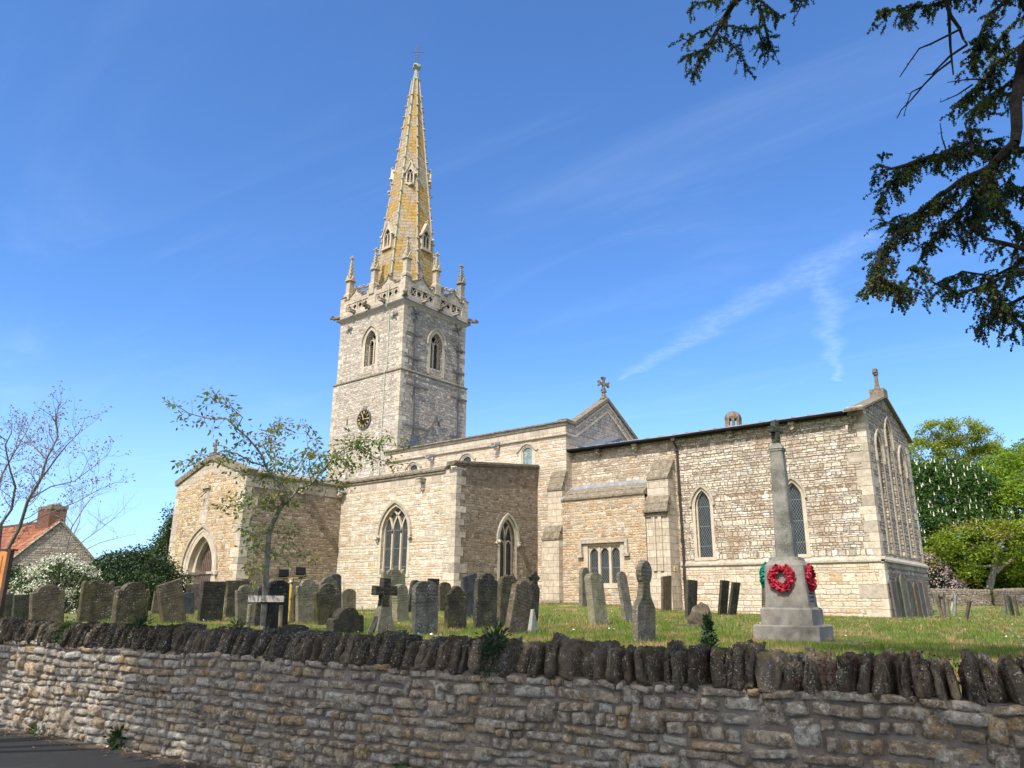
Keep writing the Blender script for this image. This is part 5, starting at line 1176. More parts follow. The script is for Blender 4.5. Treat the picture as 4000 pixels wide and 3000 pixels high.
def slab_mesh(kind, W_, H, T, seed, nm='gravestone', mat=None):
    out = prof(kind, W_, H); dense = []
    for i in range(len(out)):
        (a, b), (c, d_) = out[i], out[(i+1) % len(out)]; L = math.hypot(c-a, d_-b); n = max(1, int(L/.11))
        for k in range(n): dense.append((a+(c-a)*k/n, b+(d_-b)*k/n))
    dense = [(y+.006*mnoise.noise(Vector((y*9, z*9, seed))), z+.006*mnoise.noise(Vector((y*9, z*9, seed+5)))) for y, z in dense]
    n = len(dense); cy_, cz_ = 0, H*.5; ins = []
    for i, (y, z) in enumerate(dense):
        (a, b), (c, d_) = dense[i-1], dense[(i+1) % n]; dx, dy = c-a, d_-b; l = math.hypot(dx, dy) or 1; ins.append((y-dy/l*.010, z+dx/l*.010))
    rings = [(-T/2, ins), (-T/2+.010, dense), (T/2-.010, dense), (T/2, ins)]; vs = [(x, y, z) for x, R_ in rings for y, z in R_]; fs = []
    for r_ in range(3):
        for i in range(n): fs.append((r_*n+i, r_*n+(i+1) % n, (r_+1)*n+(i+1) % n, (r_+1)*n+i))
    tri = tessellate_polygon([[Vector((y, z, 0)) for y, z in ins]]); fs += [tuple(t_)[::-1] for t_ in tri]+[tuple(3*n+i for i in t_) for t_ in tri]
    mb = MB(); mb.v = vs; mb.f = fs; return mb.build(nm, mat)
# left edge px, corner px between thin south edge and broad face, right px, base y, top y, outline, shift of the top in px, how it leans, stone, label
GR = [
 (-40, -30, 54, 2424, 2324, 'flat', 2, 'y', 'green', 'flat-topped greenish slate gravestone at the far left behind the wooden board'),
 (20, 29, 80, 2398, 2300, 'round', 0, 'y', 'grey', 'round-topped gravestone with a pale rim half hidden behind two slates at far left'),
 (43, 48, 130, 2424, 2322, 'flat', 8, 'y', 'green', 'square slate gravestone with a scrolled border, second from the left edge'),
 (112, 124, 250, 2428, 2284, 'should', 5, 'y', 'brown', 'broad shouldered brown gravestone in front of the white blossom bush'),
 (298, 308, 430, 2426, 2265, 'horn', 22, 'y', 'dark', 'dark gravestone with horned corners leaning right beside the blossom bush'),
 (425, 430, 452, 2405, 2292, 'flat', 8, 'y', 'pink', 'narrow pinkish gravestone squeezed between two broad dark stones'),
 (432, 446, 575, 2438, 2274, 'should', 18, 'y', 'dark', 'broad mossy gravestone with a wide arched top, right of the horned one'),
 (588, 592, 622, 2400, 2300, 'should', 16, 'y', 'brown', 'thin edge-lit gravestone behind the slab with a slanting top'),
 (628, 640, 728, 2436, 2272, 'slant', -18, 'y', 'brown', 'brown slab gravestone with slanting flat top leaning left before the porch'),
 (712, 716, 743, 2402, 2316, 'flat', 0, 'y', 'slate', 'low dark gravestone behind the brown slanting slab'),
 (722, 726, 792, 2384, 2281, 'flat', 0, 'y', 'pink', 'speckled pinkish red upright slab below the porch doorway'),
 (768, 778, 868, 2430, 2271, 'flat', 18, 'y', 'black', 'black square-topped gravestone leaning right in front of the porch'),
 (872, 880, 970, 2418, 2267, 'flat', 10, 'y', 'dark', 'wide flat-topped brown gravestone right of the black leaning one'),
 (918, 928, 1000, 2438, 2285, 'should', 0, 'y', 'grey', 'pale grey gravestone with white lichen left of the tree stakes'),
 (976, 992, 1040, 2452, 2284, 'arch', 20, 'y', 'black', 'rounded dark gravestone with a pale edge behind the left tree stake'),
 (1032, 1046, 1112, 2468, 2267, 'arch', 10, 'y', 'black', 'tall blackened gravestone directly behind the tree stakes'),
 (1104, 1112, 1150, 2438, 2270, 'arch', 8, 'y', 'pale', 'pale leaning gravestone behind the floodlight pole'),
 (1157, 1164, 1247, 2438, 2263, 'should', 0, 'y', 'pale', 'tall pale gravestone with an arched top just right of the floodlight pole'),
 (1193, 1203, 1240, 2430, 2325, 'round', 0, 'y', 'pale', 'small narrow pale stone with a hole near its top, left of the dark arched stone'),
 (1236, 1242, 1335, 2447, 2281, 'should', -12, 'y', 'dark', 'dark mossy arched gravestone leaning left with a stepped shoulder'),
 (1244, 1250, 1318, 2408, 2253, 'should', 0, 'y', 'grey', 'grey gravestone with arched top behind the dark leaning one'),
 (1289, 1293, 1334, 2390, 2243, 'arch', 0, 'y', 'slate', 'tall dark grey gravestone in the corner against the porch wall'),
 (1332, 1336, 1392, 2384, 2300, 'arch', 0, 'y', 'grey', 'squat speckled grey gravestone at the foot of the aisle wall'),
 (1274, 1298, 1424, 2484, 2372, 'should', 0, 'y', 'black', 'low wide black gravestone close behind the coping'),
 (1533, 1552, 1576, 2430, 2283, 'round', -3, 'y', 'pale', 'narrow pale stone post with a hole, right of the stone cross'),
 (1490, 1498, 1584, 2420, 2222, 'horn', 0, 'y', 'pale', 'tall pale gravestone with notched shoulders under the three-light window'),
 (1582, 1590, 1632, 2394, 2266, 'arch', 22, 'y', 'black', 'black gravestone leaning right behind the big bluish one'),
 (1664, 1670, 1712, 2390, 2260, 'flat', 6, 'y', 'black', 'dark flat-topped gravestone just behind the big bluish one'),
 (1608, 1622, 1710, 2484, 2269, 'arch', 3, 'y', 'bluegrey', 'broad bluish gravestone with a rough face standing right of the cross'),
 (1712, 1718, 1763, 2390, 2274, 'arch', 0, 'y', 'dark', 'small dark round-shouldered gravestone behind the ogee-topped one'),
 (1735, 1749, 1824, 2462, 2288, 'ogee', 2, 'y', 'dark', 'mossy dark gravestone with a curved ogee top and pale left edge'),
 (1818, 1824, 1878, 2412, 2243, 'slant', -14, 'y', 'slate', 'smooth blue-black slate gravestone with a slanting top'),
 (1850, 1862, 1938, 2456, 2238, 'should', 8, 'y', 'black', 'tall blackened gravestone with shouldered top right of the slate'),
 (1938, 1950, 2020, 2448, 2245, 'scallop', 10, 'y', 'dark', 'dark gravestone with a scalloped top behind the brown leaning one'),
 (1990, 1998, 2042, 2444, 2267, 'should', -14, 'y', 'white', 'whitish gravestone leaning left between the scalloped and the brown stones'),
 (2050, 2056, 2102, 2430, 2230, 'knob', 14, 'y', 'black', 'blackened gravestone with a carved knob finial'),
 (1968, 1988, 2058, 2480, 2268, 'should', 34, 'y', 'brown', 'brown gravestone leaning strongly right close behind the wall'),
 (2056, 2064, 2108, 2470, 2380, 'pyr', -4, 'y', 'white', 'small pale pointed stone behind the brown leaning gravestone'),
 (2259, 2274, 2306, 2372, 2216, 'round', 0, 'y', 'grey', 'tall grey round-topped gravestone left of the low three-light window'),
 (2304, 2328, 2376, 2441, 2238, 'arch', -26, 'x', 'pale', 'mossy pale gravestone leaning left in front of the low window'),
 (2436, 2446, 2478, 2428, 2232, 'round', -32, 'x', 'grey', 'slender grey round-headed gravestone leaning left on the open lawn'),
 (2475, 2492, 2562, 2512, 2194, 'disc', -2, 'x', 'grey', 'tall lichened gravestone with a disc-shaped head and narrow neck'),
 (2582, 2590, 2625, 2388, 2247, 'slant', 0, 'x', 'brown', 'brown slab with a slanting top against the second buttress'),
 (2677, 2687, 2721, 2420, 2265, 'flat', 1, 'x', 'black', 'dark square-topped gravestone edge-on right of the downpipe'),
 (2803, 2812, 2840, 2404, 2267, 'flat', 10, 'x', 'black', 'left one of two dark gravestones leaning together under the lancet'),
 (2842, 2850, 2876, 2406, 2275, 'flat', 16, 'x', 'black', 'right one of two dark gravestones leaning together under the lancet'),
 (2978, 2984, 3004, 2432, 2245, 'shaft', 0, 'x', 'brown', 'narrow brown ornate gravestone half hidden behind the war memorial'),
 (3682, 3686, 3694, 2419, 2322, 'arch', -24, 'x', 'brown', 'brown gravestone leaning left beyond the chancel corner'),
 (3667, 3670, 3676, 2392, 2317, 'flat', -28, 'x', 'pale', 'thin pale stone tilted sharply left beyond the chancel corner'),
 (3684, 3690, 3700, 2419, 2313, 'shaft', -10, 'x', 'pink', 'tall shaft gravestone with a beaded edge beyond the chancel corner'),
 (3706, 3708, 3714, 2402, 2337, 'flat', -11, 'x', 'pale', 'small leaning pale gravestone right of the beaded shaft'),
 (3717, 3721, 3727, 2386, 2317, 'cross', 0, 'x', 'white', 'white stone cross in front of the far churchyard wall'),
 (3726, 3731, 3737, 2408, 2324, 'flat', 3, 'x', 'white', 'upright speckled whitish gravestone beside the white cross'),
 (3766, 3775, 3781, 2424, 2346, 'flat', 15, 'x', 'brown', 'short gravestone leaning right alone on the lawn at the right'),
 (3926, 3931, 3940, 2399, 2317, 'flat', -14, 'x', 'grey', 'first of three grey gravestones leaning left near the right edge'),
 (3952, 3956, 3964, 2404, 2327, 'flat', -17, 'x', 'green', 'middle one of three gravestones leaning left near the right edge'),
 (3976, 3980, 3987, 2405, 2330, 'flat', -17, 'x', 'dark', 'last and darkest of three gravestones leaning left near the right edge'),
]
def lean_solve(P, H, shift, mode):
    """lean angle that moves the top by `shift` px along y (in its plane) or x"""
    d_ = np.array([0, 1., 0]) if mode == 'y' else np.array([1., 0, 0]); P = np.array(P); b = project(P)[0]; u0 = project(P+[0, 0, H])[0]; u1 = project(P+[0, 0, H]+.1*d_)[0]
    return math.atan2(shift-(u0-b), (u1-u0)/.1*H)
for gi, (xl, xc, xr, yb, yt, kd, sh, mode, mt, lab) in enumerate(GR):
    G = at_g(xc, yb); Q = at_x(xr, yb, G[0]); W_ = Q[1]-G[1]; S_ = at_y(xl, yb, G[1]); T = G[0]-S_[0]
    T = min(.19, max(.10, T*1.1)); W_ = min(1.0, max(.38, W_)); P = np.array([G[0]-T/2, G[1]+W_/2, 0]); P[2] = ground_z(P[0], P[1])
    top = at_y((xl+xr)/2+sh, yt, P[1]); H = max(.35, top[2]-P[2])
    if gi == -1: print(gi, W_, T, H)
    th = lean_solve(P, H, sh, mode); th = max(-.42, min(.42, th)); H2 = H/math.cos(th)
    o = slab_mesh(kd, W_, H2, T, gi, 'gravestone', GM[mt]); o.location = P
    o.rotation_euler = (-th, 0, random.Random(gi).uniform(-.06, .06)) if mode == 'y' else (random.Random(gi).uniform(-.04, .04), th, random.Random(gi).uniform(-.06, .06))
    tag(o, lab, 'gravestone', 'old gravestones standing in the churchyard')
    print('GRAVE', gi, round(W_, 2), round(T, 2), round(H, 2), round(float(project(P)[2]), 1))
# stone cross grave marker on a flared foot
G = at_g(1490, 2480); gc = empty('grave_cross', (G[0], G[1], ground_z(G[0], G[1])), 0, 'black lichened stone cross on a flared tapering foot behind the wall', 'grave cross')
gc.rotation_euler = (0, .03, .0)
o = slab_mesh('cross', .50, .86, .11, 3, 'cross', GM['black']); o.parent = gc
mb = MB(); mb.frust((0, 0), .36, .11, -.2, .46, 4, PI/4); o = mb.build('foot', GM['grey'], gc); o.scale = (.62, 1, 1)
# slabs leaning on the chancel's east wall
SL = [(3508, 2272, 'flat', 'purple', 'purplish slate slab nearest the corner leaning on the chancel end wall', .62), (3528, 2256, 'point', 'green', 'narrow greenish slab with pointed top leaning on the chancel end wall', .6), (3549, 2245, 'round', 'grey', 'tallest grey slab with rounded top leaning on the chancel end wall', .8),
      (3571, 2271, 'flat', 'bluegrey', 'streaked bluish white slab leaning on the chancel end wall', .7), (3596, 2275, 'arch', 'brown', 'light brown slab leaning on the chancel end wall after the gap', .7), (3614, 2277, 'flat', 'purple', 'dark purple slab second from the far end of the chancel end wall', .8), (3632, 2275, 'flat', 'pink', 'brownish slab at the far end of the row leaning on the chancel end wall', .8)]
for i, (px, yt, kd, mt, lab, W_) in enumerate(SL):
    P = at_x(px, 2412, CX1+PJ+.16+.03*(i % 2)); P[2] = ground_z(P[0], P[1]); H = at_x(px-14, yt, P[0]-.05)[2]-P[2]
    o = slab_mesh(kd, W_, H, .08, 80+i, 'leaning_slab', GM[mt]); o.location = P; o.rotation_euler = (.0, -.045, 0); tag(o, lab, 'gravestone', 'old slabs leaning on the chancel end wall')
# war memorial
M['granite'] = plain('grey_memorial_stone', (.17, .15, .125), (.26, .235, .20), 5, .008, .85, [(3.2, .56, .72, (.16, .145, .13), .5), (60, .62, .7, (.55, .54, .5), .5)], 0, 90)
M['granite_dark'] = plain('weathered_shaft_stone', (.11, .105, .085), (.28, .265, .225), 2.2, .012, .9, [(3.0, .52, .68, (.09, .09, .075), .7), (50, .58, .68, (.5, .5, .47), .6)], 0, 80)
B0, B1 = at_g(2968, 2512), at_g(3205, 2515); wm_ang = math.radians(6); L = 1.03; B0 = B1-np.array([L*math.cos(wm_ang), L*math.sin(wm_ang), 0])
fn_ = np.array([math.sin(wm_ang), -math.cos(wm_ang)]); cpos = (B0[:2]+B1[:2])/2-fn_*L/2; mz = ground_z(*cpos)
wm = empty('war_memorial', (cpos[0], cpos[1], mz), wm_ang, 'grey stone war memorial cross on a stepped plinth, hung with poppy wreaths', 'war memorial'); hb = L/2
def tap(mb, a0, a1, z0, z1, ch=.0): 
    if ch <= 0: return mb.frust((0, 0), a0*math.sqrt(2), a1*math.sqrt(2), z0, z1, 4, PI/4)
    def oc(a, z): c = a*ch; return [(a-c, -a, z), (a, -a+c, z), (a, a-c, z), (a-c, a, z), (-a+c, a, z), (-a, a-c, z), (-a, -a+c, z), (-a+c, -a, z)]
    A, B = oc(a0, z0), oc(a1, z1); return mb.add(A+B, [(i, (i+1) % 8, 8+(i+1) % 8, 8+i) for i in range(8)]+[tuple(range(8))[::-1], tuple(range(8, 16))])
mb = MB(); mb.box((-hb-.25, -hb-.14, -.06), (hb+.55, hb+.3, .015)); mb.build('paving_slab', GM['pink'], wm)
mb = MB(); tap(mb, hb, hb, -.1, .235); tap(mb, hb, hb-.025, .235, .26); mb.build('lower_step', M['granite'], wm)
mb = MB(); tap(mb, hb-.11, hb-.11, .262, .50); tap(mb, hb-.11, hb-.14, .50, .53); mb.build('upper_step', M['granite'], wm)
mb = MB(); tap(mb, hb-.165, hb-.205, .532, 1.20, .10); tap(mb, hb-.205, hb-.27, 1.20, 1.285, .12); mb.build('pedestal', M['granite'], wm)
mb = MB(); tap(mb, hb-.27, hb-.29, 1.286, 1.34, .12); tap(mb, .155, .105, 1.34, 3.16, .17); tap(mb, .115, .115, 3.16, 3.20, .1); tap(mb, .125, .065, 3.20, 3.30, .0); mb.build('shaft', M['granite_dark'], wm)
mb = MB(); mb.box((-.055, -.05, 3.28), (.055, .05, 3.72)); mb.box((-.15, -.049, 3.50), (.15, .049, 3.60)); o = mb.build('cross', GM['green'], wm); o.rotation_euler = (0, 0, 1.2)
mb = MB()                                                     # rows of carved names on the right-hand face: the letters cannot be read in the photograph
for r_ in range(9):
    z = .62+r_*.062; rr = random.Random(r_); y = -.16
    while y < .16: l = rr.uniform(.03, .08); a_ = (hb-.165)-(.04*(z-.53)/.67); mb.box((a_-.002, y, z), (a_+.002, min(y+l, .17), z+.022)); y += l+.018
mb.build('carved_names', GM['slate'], wm)
m, t = base_mat('poppy_petals'); g = t.new('ShaderNodeNewGeometry'); r = g.outputs['Random Per Island']; t.inp(t.b.inputs['Base Color'], t.mix(r, (.22, .008, .02), (.50, .03, .055))); t.b.inputs['Roughness'].default_value = .6; M['poppy'] = m
m, t = base_mat('teal_petals'); g = t.new('ShaderNodeNewGeometry'); r = g.outputs['Random Per Island']; t.inp(t.b.inputs['Base Color'], t.mix(r, (.0, .13, .10), (.02, .33, .25))); t.b.inputs['Roughness'].default_value = .6; M['teal'] = m
def wreath(nm, lab, mat, loc, rz, tilt, R_=.155, r0=.046, n=330, seed=0):
    """ring of crowded petals facing local -y"""
    t_ = empty(nm, loc, rz, lab, 'wreath', 'wreaths hung on the war memorial'); t_.rotation_euler = (tilt, 0, rz); rr = random.Random(seed); mb = MB()
    for i in range(n):
        a = rr.uniform(0, 2*PI); b = rr.uniform(-.35, PI+.35); rad = r0*rr.uniform(.75, 1.12); c = Vector((math.cos(a), 0, math.sin(a)))
        o_ = c*math.cos(b)+Vector((0, -1, 0))*math.sin(b); P = c*R_+o_*rad+Vector((0, 0, 0)); u = o_.cross(Vector((rr.uniform(-1, 1), rr.uniform(-1, 1), rr.uniform(-1, 1)))).normalized(); v = (o_*.55+u.cross(o_)).normalized()
        s_ = rr.uniform(.018, .032); pts = [P-u*s_*.5, P-u*s_+v*s_*.8, P-u*s_*.5+v*s_*1.6+o_*.01, P+u*s_*.5+v*s_*1.6+o_*.01, P+u*s_+v*s_*.8, P+u*s_*.5]; mb.poly(pts)
    mb.build('petals', mat, t_)
    k = MB()
    for i in range(22):
        a = 2*PI*i/22+rr.uniform(-.1, .1); k.blob(Vector((math.cos(a)*(R_+rr.uniform(-.03, .03)), -r0*1.08, math.sin(a)*(R_+rr.uniform(-.03, .03)))), .010, i, .1, 5, 4)
    if mat is M['poppy']: k.build('flower_centres', M['black'], t_)
    b = MB(); b.tube([(R_*math.cos(2*PI*i/24), -.02, R_*math.sin(2*PI*i/24)) for i in range(25)], r0*.72, 8, False); b.build('backing_ring', mat, t_); return t_
cs, sn = math.cos(wm_ang), math.sin(wm_ang)
loc = lambda x, y, z: (cpos[0]+cs*x-sn*y, cpos[1]+sn*x+cs*y, mz+z)
wreath('poppy_wreath', 'red poppy wreath facing the road on the front of the memorial', M['poppy'], loc(-.03, -hb+.165, 1.0), wm_ang, -.06)
wreath('poppy_wreath', 'red poppy wreath seen edge-on at the right side of the memorial', M['poppy'], loc(hb-.185, .0, 1.0), wm_ang+PI/2, -.06, .155, .046, 330, 4)
wreath('green_wreath', 'teal green paper wreath on the left side of the memorial', M['teal'], loc(-hb+.165, -.05, 1.04), wm_ang-PI/2, -.06, .15, .045, 330, 7)
mb = MB(); mb.blob((0, 0, .035), .055, 3, .15, 10, 8, (1.5, 1, .6)); P = at_g(3238, 2511); o = mb.build('pebble', GM['pink'], None, True); o.location = (P[0], P[1], P[2]+.01); tag(o, 'smooth pale pebble on the paving at the foot of the memorial', 'pebble')
# broken stone lying in the grass
P = at_g(2735, 2448); mb = MB(); mb.blob((0, 0, .2), .26, 5, .3, 10, 8, (1.0, .5, 1.15), Matrix.Rotation(.5, 3, 'Y')); mb.box((-.5, -.3, -.04), (.1, .2, .05)); o = mb.build('broken_stone', GM['brown']); o.location = P; tag(o, 'broken fragment of stone leaning in the grass left of the memorial', 'stone')
# ---------------------------------------------------------------- vegetation
def leaf_mat(name, c0, c1, c2=None, transl=.35, rough=.55, big=.5):
    m, t = base_mat(name); g = t.new('ShaderNodeNewGeometry'); r = g.outputs['Random Per Island']; pos = g.outputs['Position']
    c = t.mix(r, c0, c1)
    if c2: c = t.mix(t.sstep(t.noise(pos, big, 3, .6), .45, .65), c, c2)
    v = t.m('ADD', t.m('MULTIPLY', t.noise(pos, big*2.3, 3, .6), .7), .65); c = t.mix(1.0, c, t.comb(v, v, v), 'MULTIPLY')
    t.inp(t.b.inputs['Base Color'], c); t.b.inputs['Roughness'].default_value = rough; t.b.inputs['Specular IOR Level'].default_value = .35
    tr = t.new('ShaderNodeBsdfTranslucent'); t.inp(tr.inputs[0], c); mx = t.new('ShaderNodeMixShader'); mx.inputs[0].default_value = transl
    t.l.new(t.b.outputs[0], mx.inputs[1]); t.l.new(tr.outputs[0], mx.inputs[2]); t.l.new(mx.outputs[0], t.out.inputs[0]); return m
M['bark'] = plain('brown_bark', (.07, .055, .04), (.15, .12, .09), 6, .01, .95)
M['bark_dark'] = plain('dark_larch_bark', (.022, .018, .014), (.055, .044, .034), 9, .012, .95)
M['bark_pale'] = plain('pale_bark', (.15, .135, .115), (.28, .26, .23), 7, .006, .9, [(9, .55, .68, (.09, .07, .05), .7)])
M['bark_twig'] = plain('greyish_twig_bark', (.10, .085, .065), (.18, .155, .125), 6, .003, .9)
def leaves(cent, size, elong=.5, seed=0, droop=0.0, flat=.3, jit=.35, fold=False):
    """one rhombic leaf per centre"""
    r = np.random.default_rng(seed); n = len(cent); cent = np.asarray(cent); a = r.normal(size=(n, 3)); a[:, 2] = a[:, 2]*(1-flat)-droop; a /= np.linalg.norm(a, axis=1)[:, None]
    b = np.cross(a, r.normal(size=(n, 3))+np.array([0, 0, flat*2.5])); b /= np.linalg.norm(b, axis=1)[:, None]; b = np.cross(b, a) if False else b
    s_ = size*(1+jit*(r.random(n)*2-1))[:, None]; v = np.empty((n, 4, 3))
    v[:, 0] = cent; v[:, 1] = cent+a*s_*.45+b*s_*elong*.5; v[:, 2] = cent+a*s_; v[:, 3] = cent+a*s_*.45-b*s_*elong*.5; return v.reshape(-1, 3)
def leaf_obj(nm, cent, size, mat, parent, elong=.5, seed=0, droop=0., flat=.3):
    v = leaves(cent, size, elong, seed, droop, flat); o = np_mesh(nm, v, np.arange(len(v)).reshape(-1, 4), mat); rel(o, parent); return o
def lobes_points(lobes, n, rs, shell=.78, gap=.0, gs=.5, seed=0):
    """points crowding the outer shell of a cluster of lobes, thinned by a 3-D noise so that gaps open"""
    r = np.random.default_rng(seed); vol = np.array([l[1][0]*l[1][1]+l[1][0]*l[1][2] for l in lobes]); pk = r.choice(len(lobes), n, p=vol/vol.sum()); d_ = r.normal(size=(n, 3)); d_ /= np.linalg.norm(d_, axis=1)[:, None]
    rad = shell+(1-shell)*r.random(n)**.6; rad += r.normal(0, .04, n); C_ = np.array([l[0] for l in lobes])[pk]; R_ = np.array([l[1] for l in lobes])[pk]; P = C_+d_*R_*rad[:, None]
    keep = np.ones(n, bool)
    for c, q in lobes: keep &= (((P-np.array(c))/np.array(q))**2).sum(1) > (shell-.12)**2
    P = P[keep]
    if gap > 0: nn = np.array([mnoise.noise(Vector(p*gs)) for p in P]); P = P[nn > gap-.5]
    if rs: P = P+r.normal(0, rs, P.shape)
    return P
def clumps(P, per, rad, seed=0):
    r = np.random.default_rng(seed); Q = np.repeat(P, per, 0); o_ = r.normal(0, rad, Q.shape); o_[:, 2] *= .6; return Q+o_
def limb(mb, pts, r0, r1, n=6): mb.tube(pts, list(np.linspace(r0, r1, len(pts))), n)
def branchy(mb, P, D, L, R_, lev, rn, tips, spread=.6, up=.25, n=5, kids=(3, 5), taper=.55, seg=4, lenf=(.55, .8), curve=.16):
    pts = [Vector(P)]; D = Vector(D).normalized()
    for i in range(seg): D = (D+Vector((rn.gauss(0, curve), rn.gauss(0, curve), rn.gauss(0, curve)+up*.12))).normalized(); pts.append(pts[-1]+D*L/seg)
    mb.tube(pts, [R_*(1-(1-taper)*i/seg) for i in range(seg+1)], n if lev > 1 else max(3, n-1), False)
    if lev == 0: tips.append((pts[-1], D)); return
    for k in range(rn.randint(*kids)):
        t_ = rn.uniform(.3, 1.0); i = min(seg-1, int(t_*seg)); q = pts[i].lerp(pts[i+1], t_*seg-i); sp = Vector((rn.gauss(0, 1), rn.gauss(0, 1), rn.gauss(0, .7)+up)).normalized()
        branchy(mb, q, D*(1-spread)+sp*spread, L*rn.uniform(*lenf), R_*taper*rn.uniform(.6, .95), lev-1, rn, tips, spread, up, n, kids, taper, seg, lenf, curve)
    branchy(mb, pts[-1], D, L*rn.uniform(*lenf), R_*taper, lev-1, rn, tips, spread, up, n, kids, taper, seg, lenf, curve)
def ell(px, py, D, rx, rz, ry=None):
    """a lobe given where it stands in the survey: centre and radii in metres"""
    c = at_d(px, py, D); return (tuple(c), (rx, ry or rx, rz))
def tree(nm, lab, cat, base, lobes, n, per, size, mat, bark='bark', r0=.35, gap=.35, gs=.35, seed=0, group=None, elong=.55, flat=.3, limbs=True, shell=.72, crad=.35, stuff=None, trunk_to=None):
    t_ = empty(nm, tuple(base), 0, lab, cat, group); rn = random.Random(seed); mb = MB(); c0 = np.mean([l[0] for l in lobes], 0); top = Vector(trunk_to) if trunk_to is not None else Vector(c0)
    b = Vector(base)-Vector((0, 0, .3)); limb(mb, [b, b.lerp(top, .35)+Vector((rn.uniform(-.2, .2), rn.uniform(-.2, .2), 0)), b.lerp(top, .7), top], r0, r0*.5, 8)
    for c, q in lobes:
        s_ = b.lerp(top, rn.uniform(.5, .95)); e = Vector(c); m_ = s_.lerp(e, .5)+Vector((rn.uniform(-.3, .3), rn.uniform(-.3, .3), .3)); limb(mb, [s_, m_, e], r0*.38, r0*.16, 5)
        for k in range(4):
            d_ = Vector((rn.gauss(0, 1), rn.gauss(0, 1), rn.gauss(.2, .7))).normalized(); limb(mb, [m_.lerp(e, .6), e.lerp(Vector((e.x+d_.x*q[0], e.y+d_.y*q[1], e.z+d_.z*q[2])), .5), Vector((e.x+d_.x*q[0]*.9, e.y+d_.y*q[1]*.9, e.z+d_.z*q[2]*.9))], r0*.15, r0*.04, 4)
    o = mb.build('trunk', M[bark], None); rel(o, t_)
    P = lobes_points(lobes, n, .0, shell, gap, gs, seed); Q = clumps(P, per, crad, seed+1); leaf_obj('crown', Q, size, mat, t_, elong, seed, 0, flat)
    return t_, P
L_ches = leaf_mat('chestnut_leaf', (.032, .078, .012), (.065, .135, .02), (.045, .10, .015), .3)
L_bright = leaf_mat('bright_maple_leaf', (.13, .22, .014), (.24, .33, .024), (.17, .26, .016), .45)
L_syc = leaf_mat('sycamore_leaf', (.20, .26, .03), (.32, .36, .05), None, .5)
L_yel = leaf_mat('yellow_green_leaf', (.14, .215, .015), (.24, .30, .026), (.24, .20, .035), .4, big=.25)
L_dark = leaf_mat('dark_shrub_leaf', (.014, .034, .009), (.038, .066, .014), None, .2)
L_mid = leaf_mat('mid_green_leaf', (.035, .065, .014), (.075, .115, .025), None, .3)
L_cherry = leaf_mat('bronze_cherry_leaf', (.17, .22, .035), (.26, .19, .06), (.14, .23, .03), .5, big=2.5)
M['candle'] = plain('chestnut_flower', (.55, .52, .40), (.68, .65, .52), 8, 0, .8)
M['blossom_white'] = leaf_mat('white_blossom', (.62, .60, .44), (.80, .78, .62), None, .3)
M['blossom_pink'] = leaf_mat('pink_blossom', (.52, .36, .36), (.66, .52, .50), None, .3)
# --- beyond the churchyard wall, at the right
gg = lambda px, D: (lambda P: (P[0], P[1], ground_z(P[0], P[1])))(at_d(px, 2370, D))
tree('sycamore_tree', 'tall airy sycamore with dark limbs showing against the sky behind the chancel gable', 'tree', gg(3720, 98), [ell(3600, 1790, 98, 2.6, 2.4), ell(3650, 1700, 98, 2.4, 1.8), ell(3740, 1690, 98, 2.8, 1.9), ell(3820, 1720, 98, 2.4, 1.8), ell(3590, 1880, 98, 2.3, 2.2), ell(3700, 1800, 98, 2.2, 1.6), ell(3850, 1800, 98, 2.6, 2.0), ell(3760, 1880, 98, 3.2, 2.0)],
     4200, 11, .30, L_syc, r0=.5, gap=.50, gs=.55, seed=1, crad=.32, trunk_to=at_d(3715, 1790, 98))
tree('lime_tree', 'thin pale green treetop rising at the right edge beside the sycamore', 'tree', gg(3930, 102), [ell(3930, 1790, 102, 3.2, 1.3), ell(3890, 1740, 102, 1.2, 1.4), ell(3985, 1800, 102, 2.6, 1.4), ell(4060, 1830, 102, 3, 2.2), ell(3910, 1830, 102, 3.0, 1.5)],
     1500, 9, .28, L_syc, r0=.4, gap=.60, gs=.6, seed=2, crad=.35, trunk_to=at_d(3925, 1830, 102))
cht, P = tree('chestnut_tree', 'dark horse chestnut covered in white candle flowers beside the chancel', 'tree', gg(3690, 78), [ell(3660, 1950, 73, 3.2, 3.6), ell(3750, 1930, 73, 3.2, 3.0), ell(3620, 2090, 72, 3.0, 3.4), ell(3710, 2080, 71, 3.6, 3.4), ell(3790, 2060, 72, 2.6, 3.2), ell(3660, 2220, 76, 3.2, 3.0), ell(3770, 2220, 76, 3.6, 3.0), ell(3560, 2000, 75, 2.8, 3.6), ell(3800, 1930, 73, 2.2, 2.4), ell(3580, 1890, 75, 2.2, 2.2), ell(3590, 2180, 73, 2.6, 3.2)],
     15000, 8, .27, L_ches, r0=.5, gap=.14, gs=.7, seed=3, crad=.26, elong=.5)
r = np.random.default_rng(4); k = r.choice(len(P), 900, replace=False); mb = MB()
for p in P[k]:
    if p[2] < 3.2: continue
    mb.frust((p[0]+r.normal(0, .1), p[1]-.25), .06, .012, p[2]+.15, p[2]+.15+r.uniform(.28, .45), 5)
o = mb.build('flower_candles', M['candle']); rel(o, cht); o['kind'] = 'stuff'
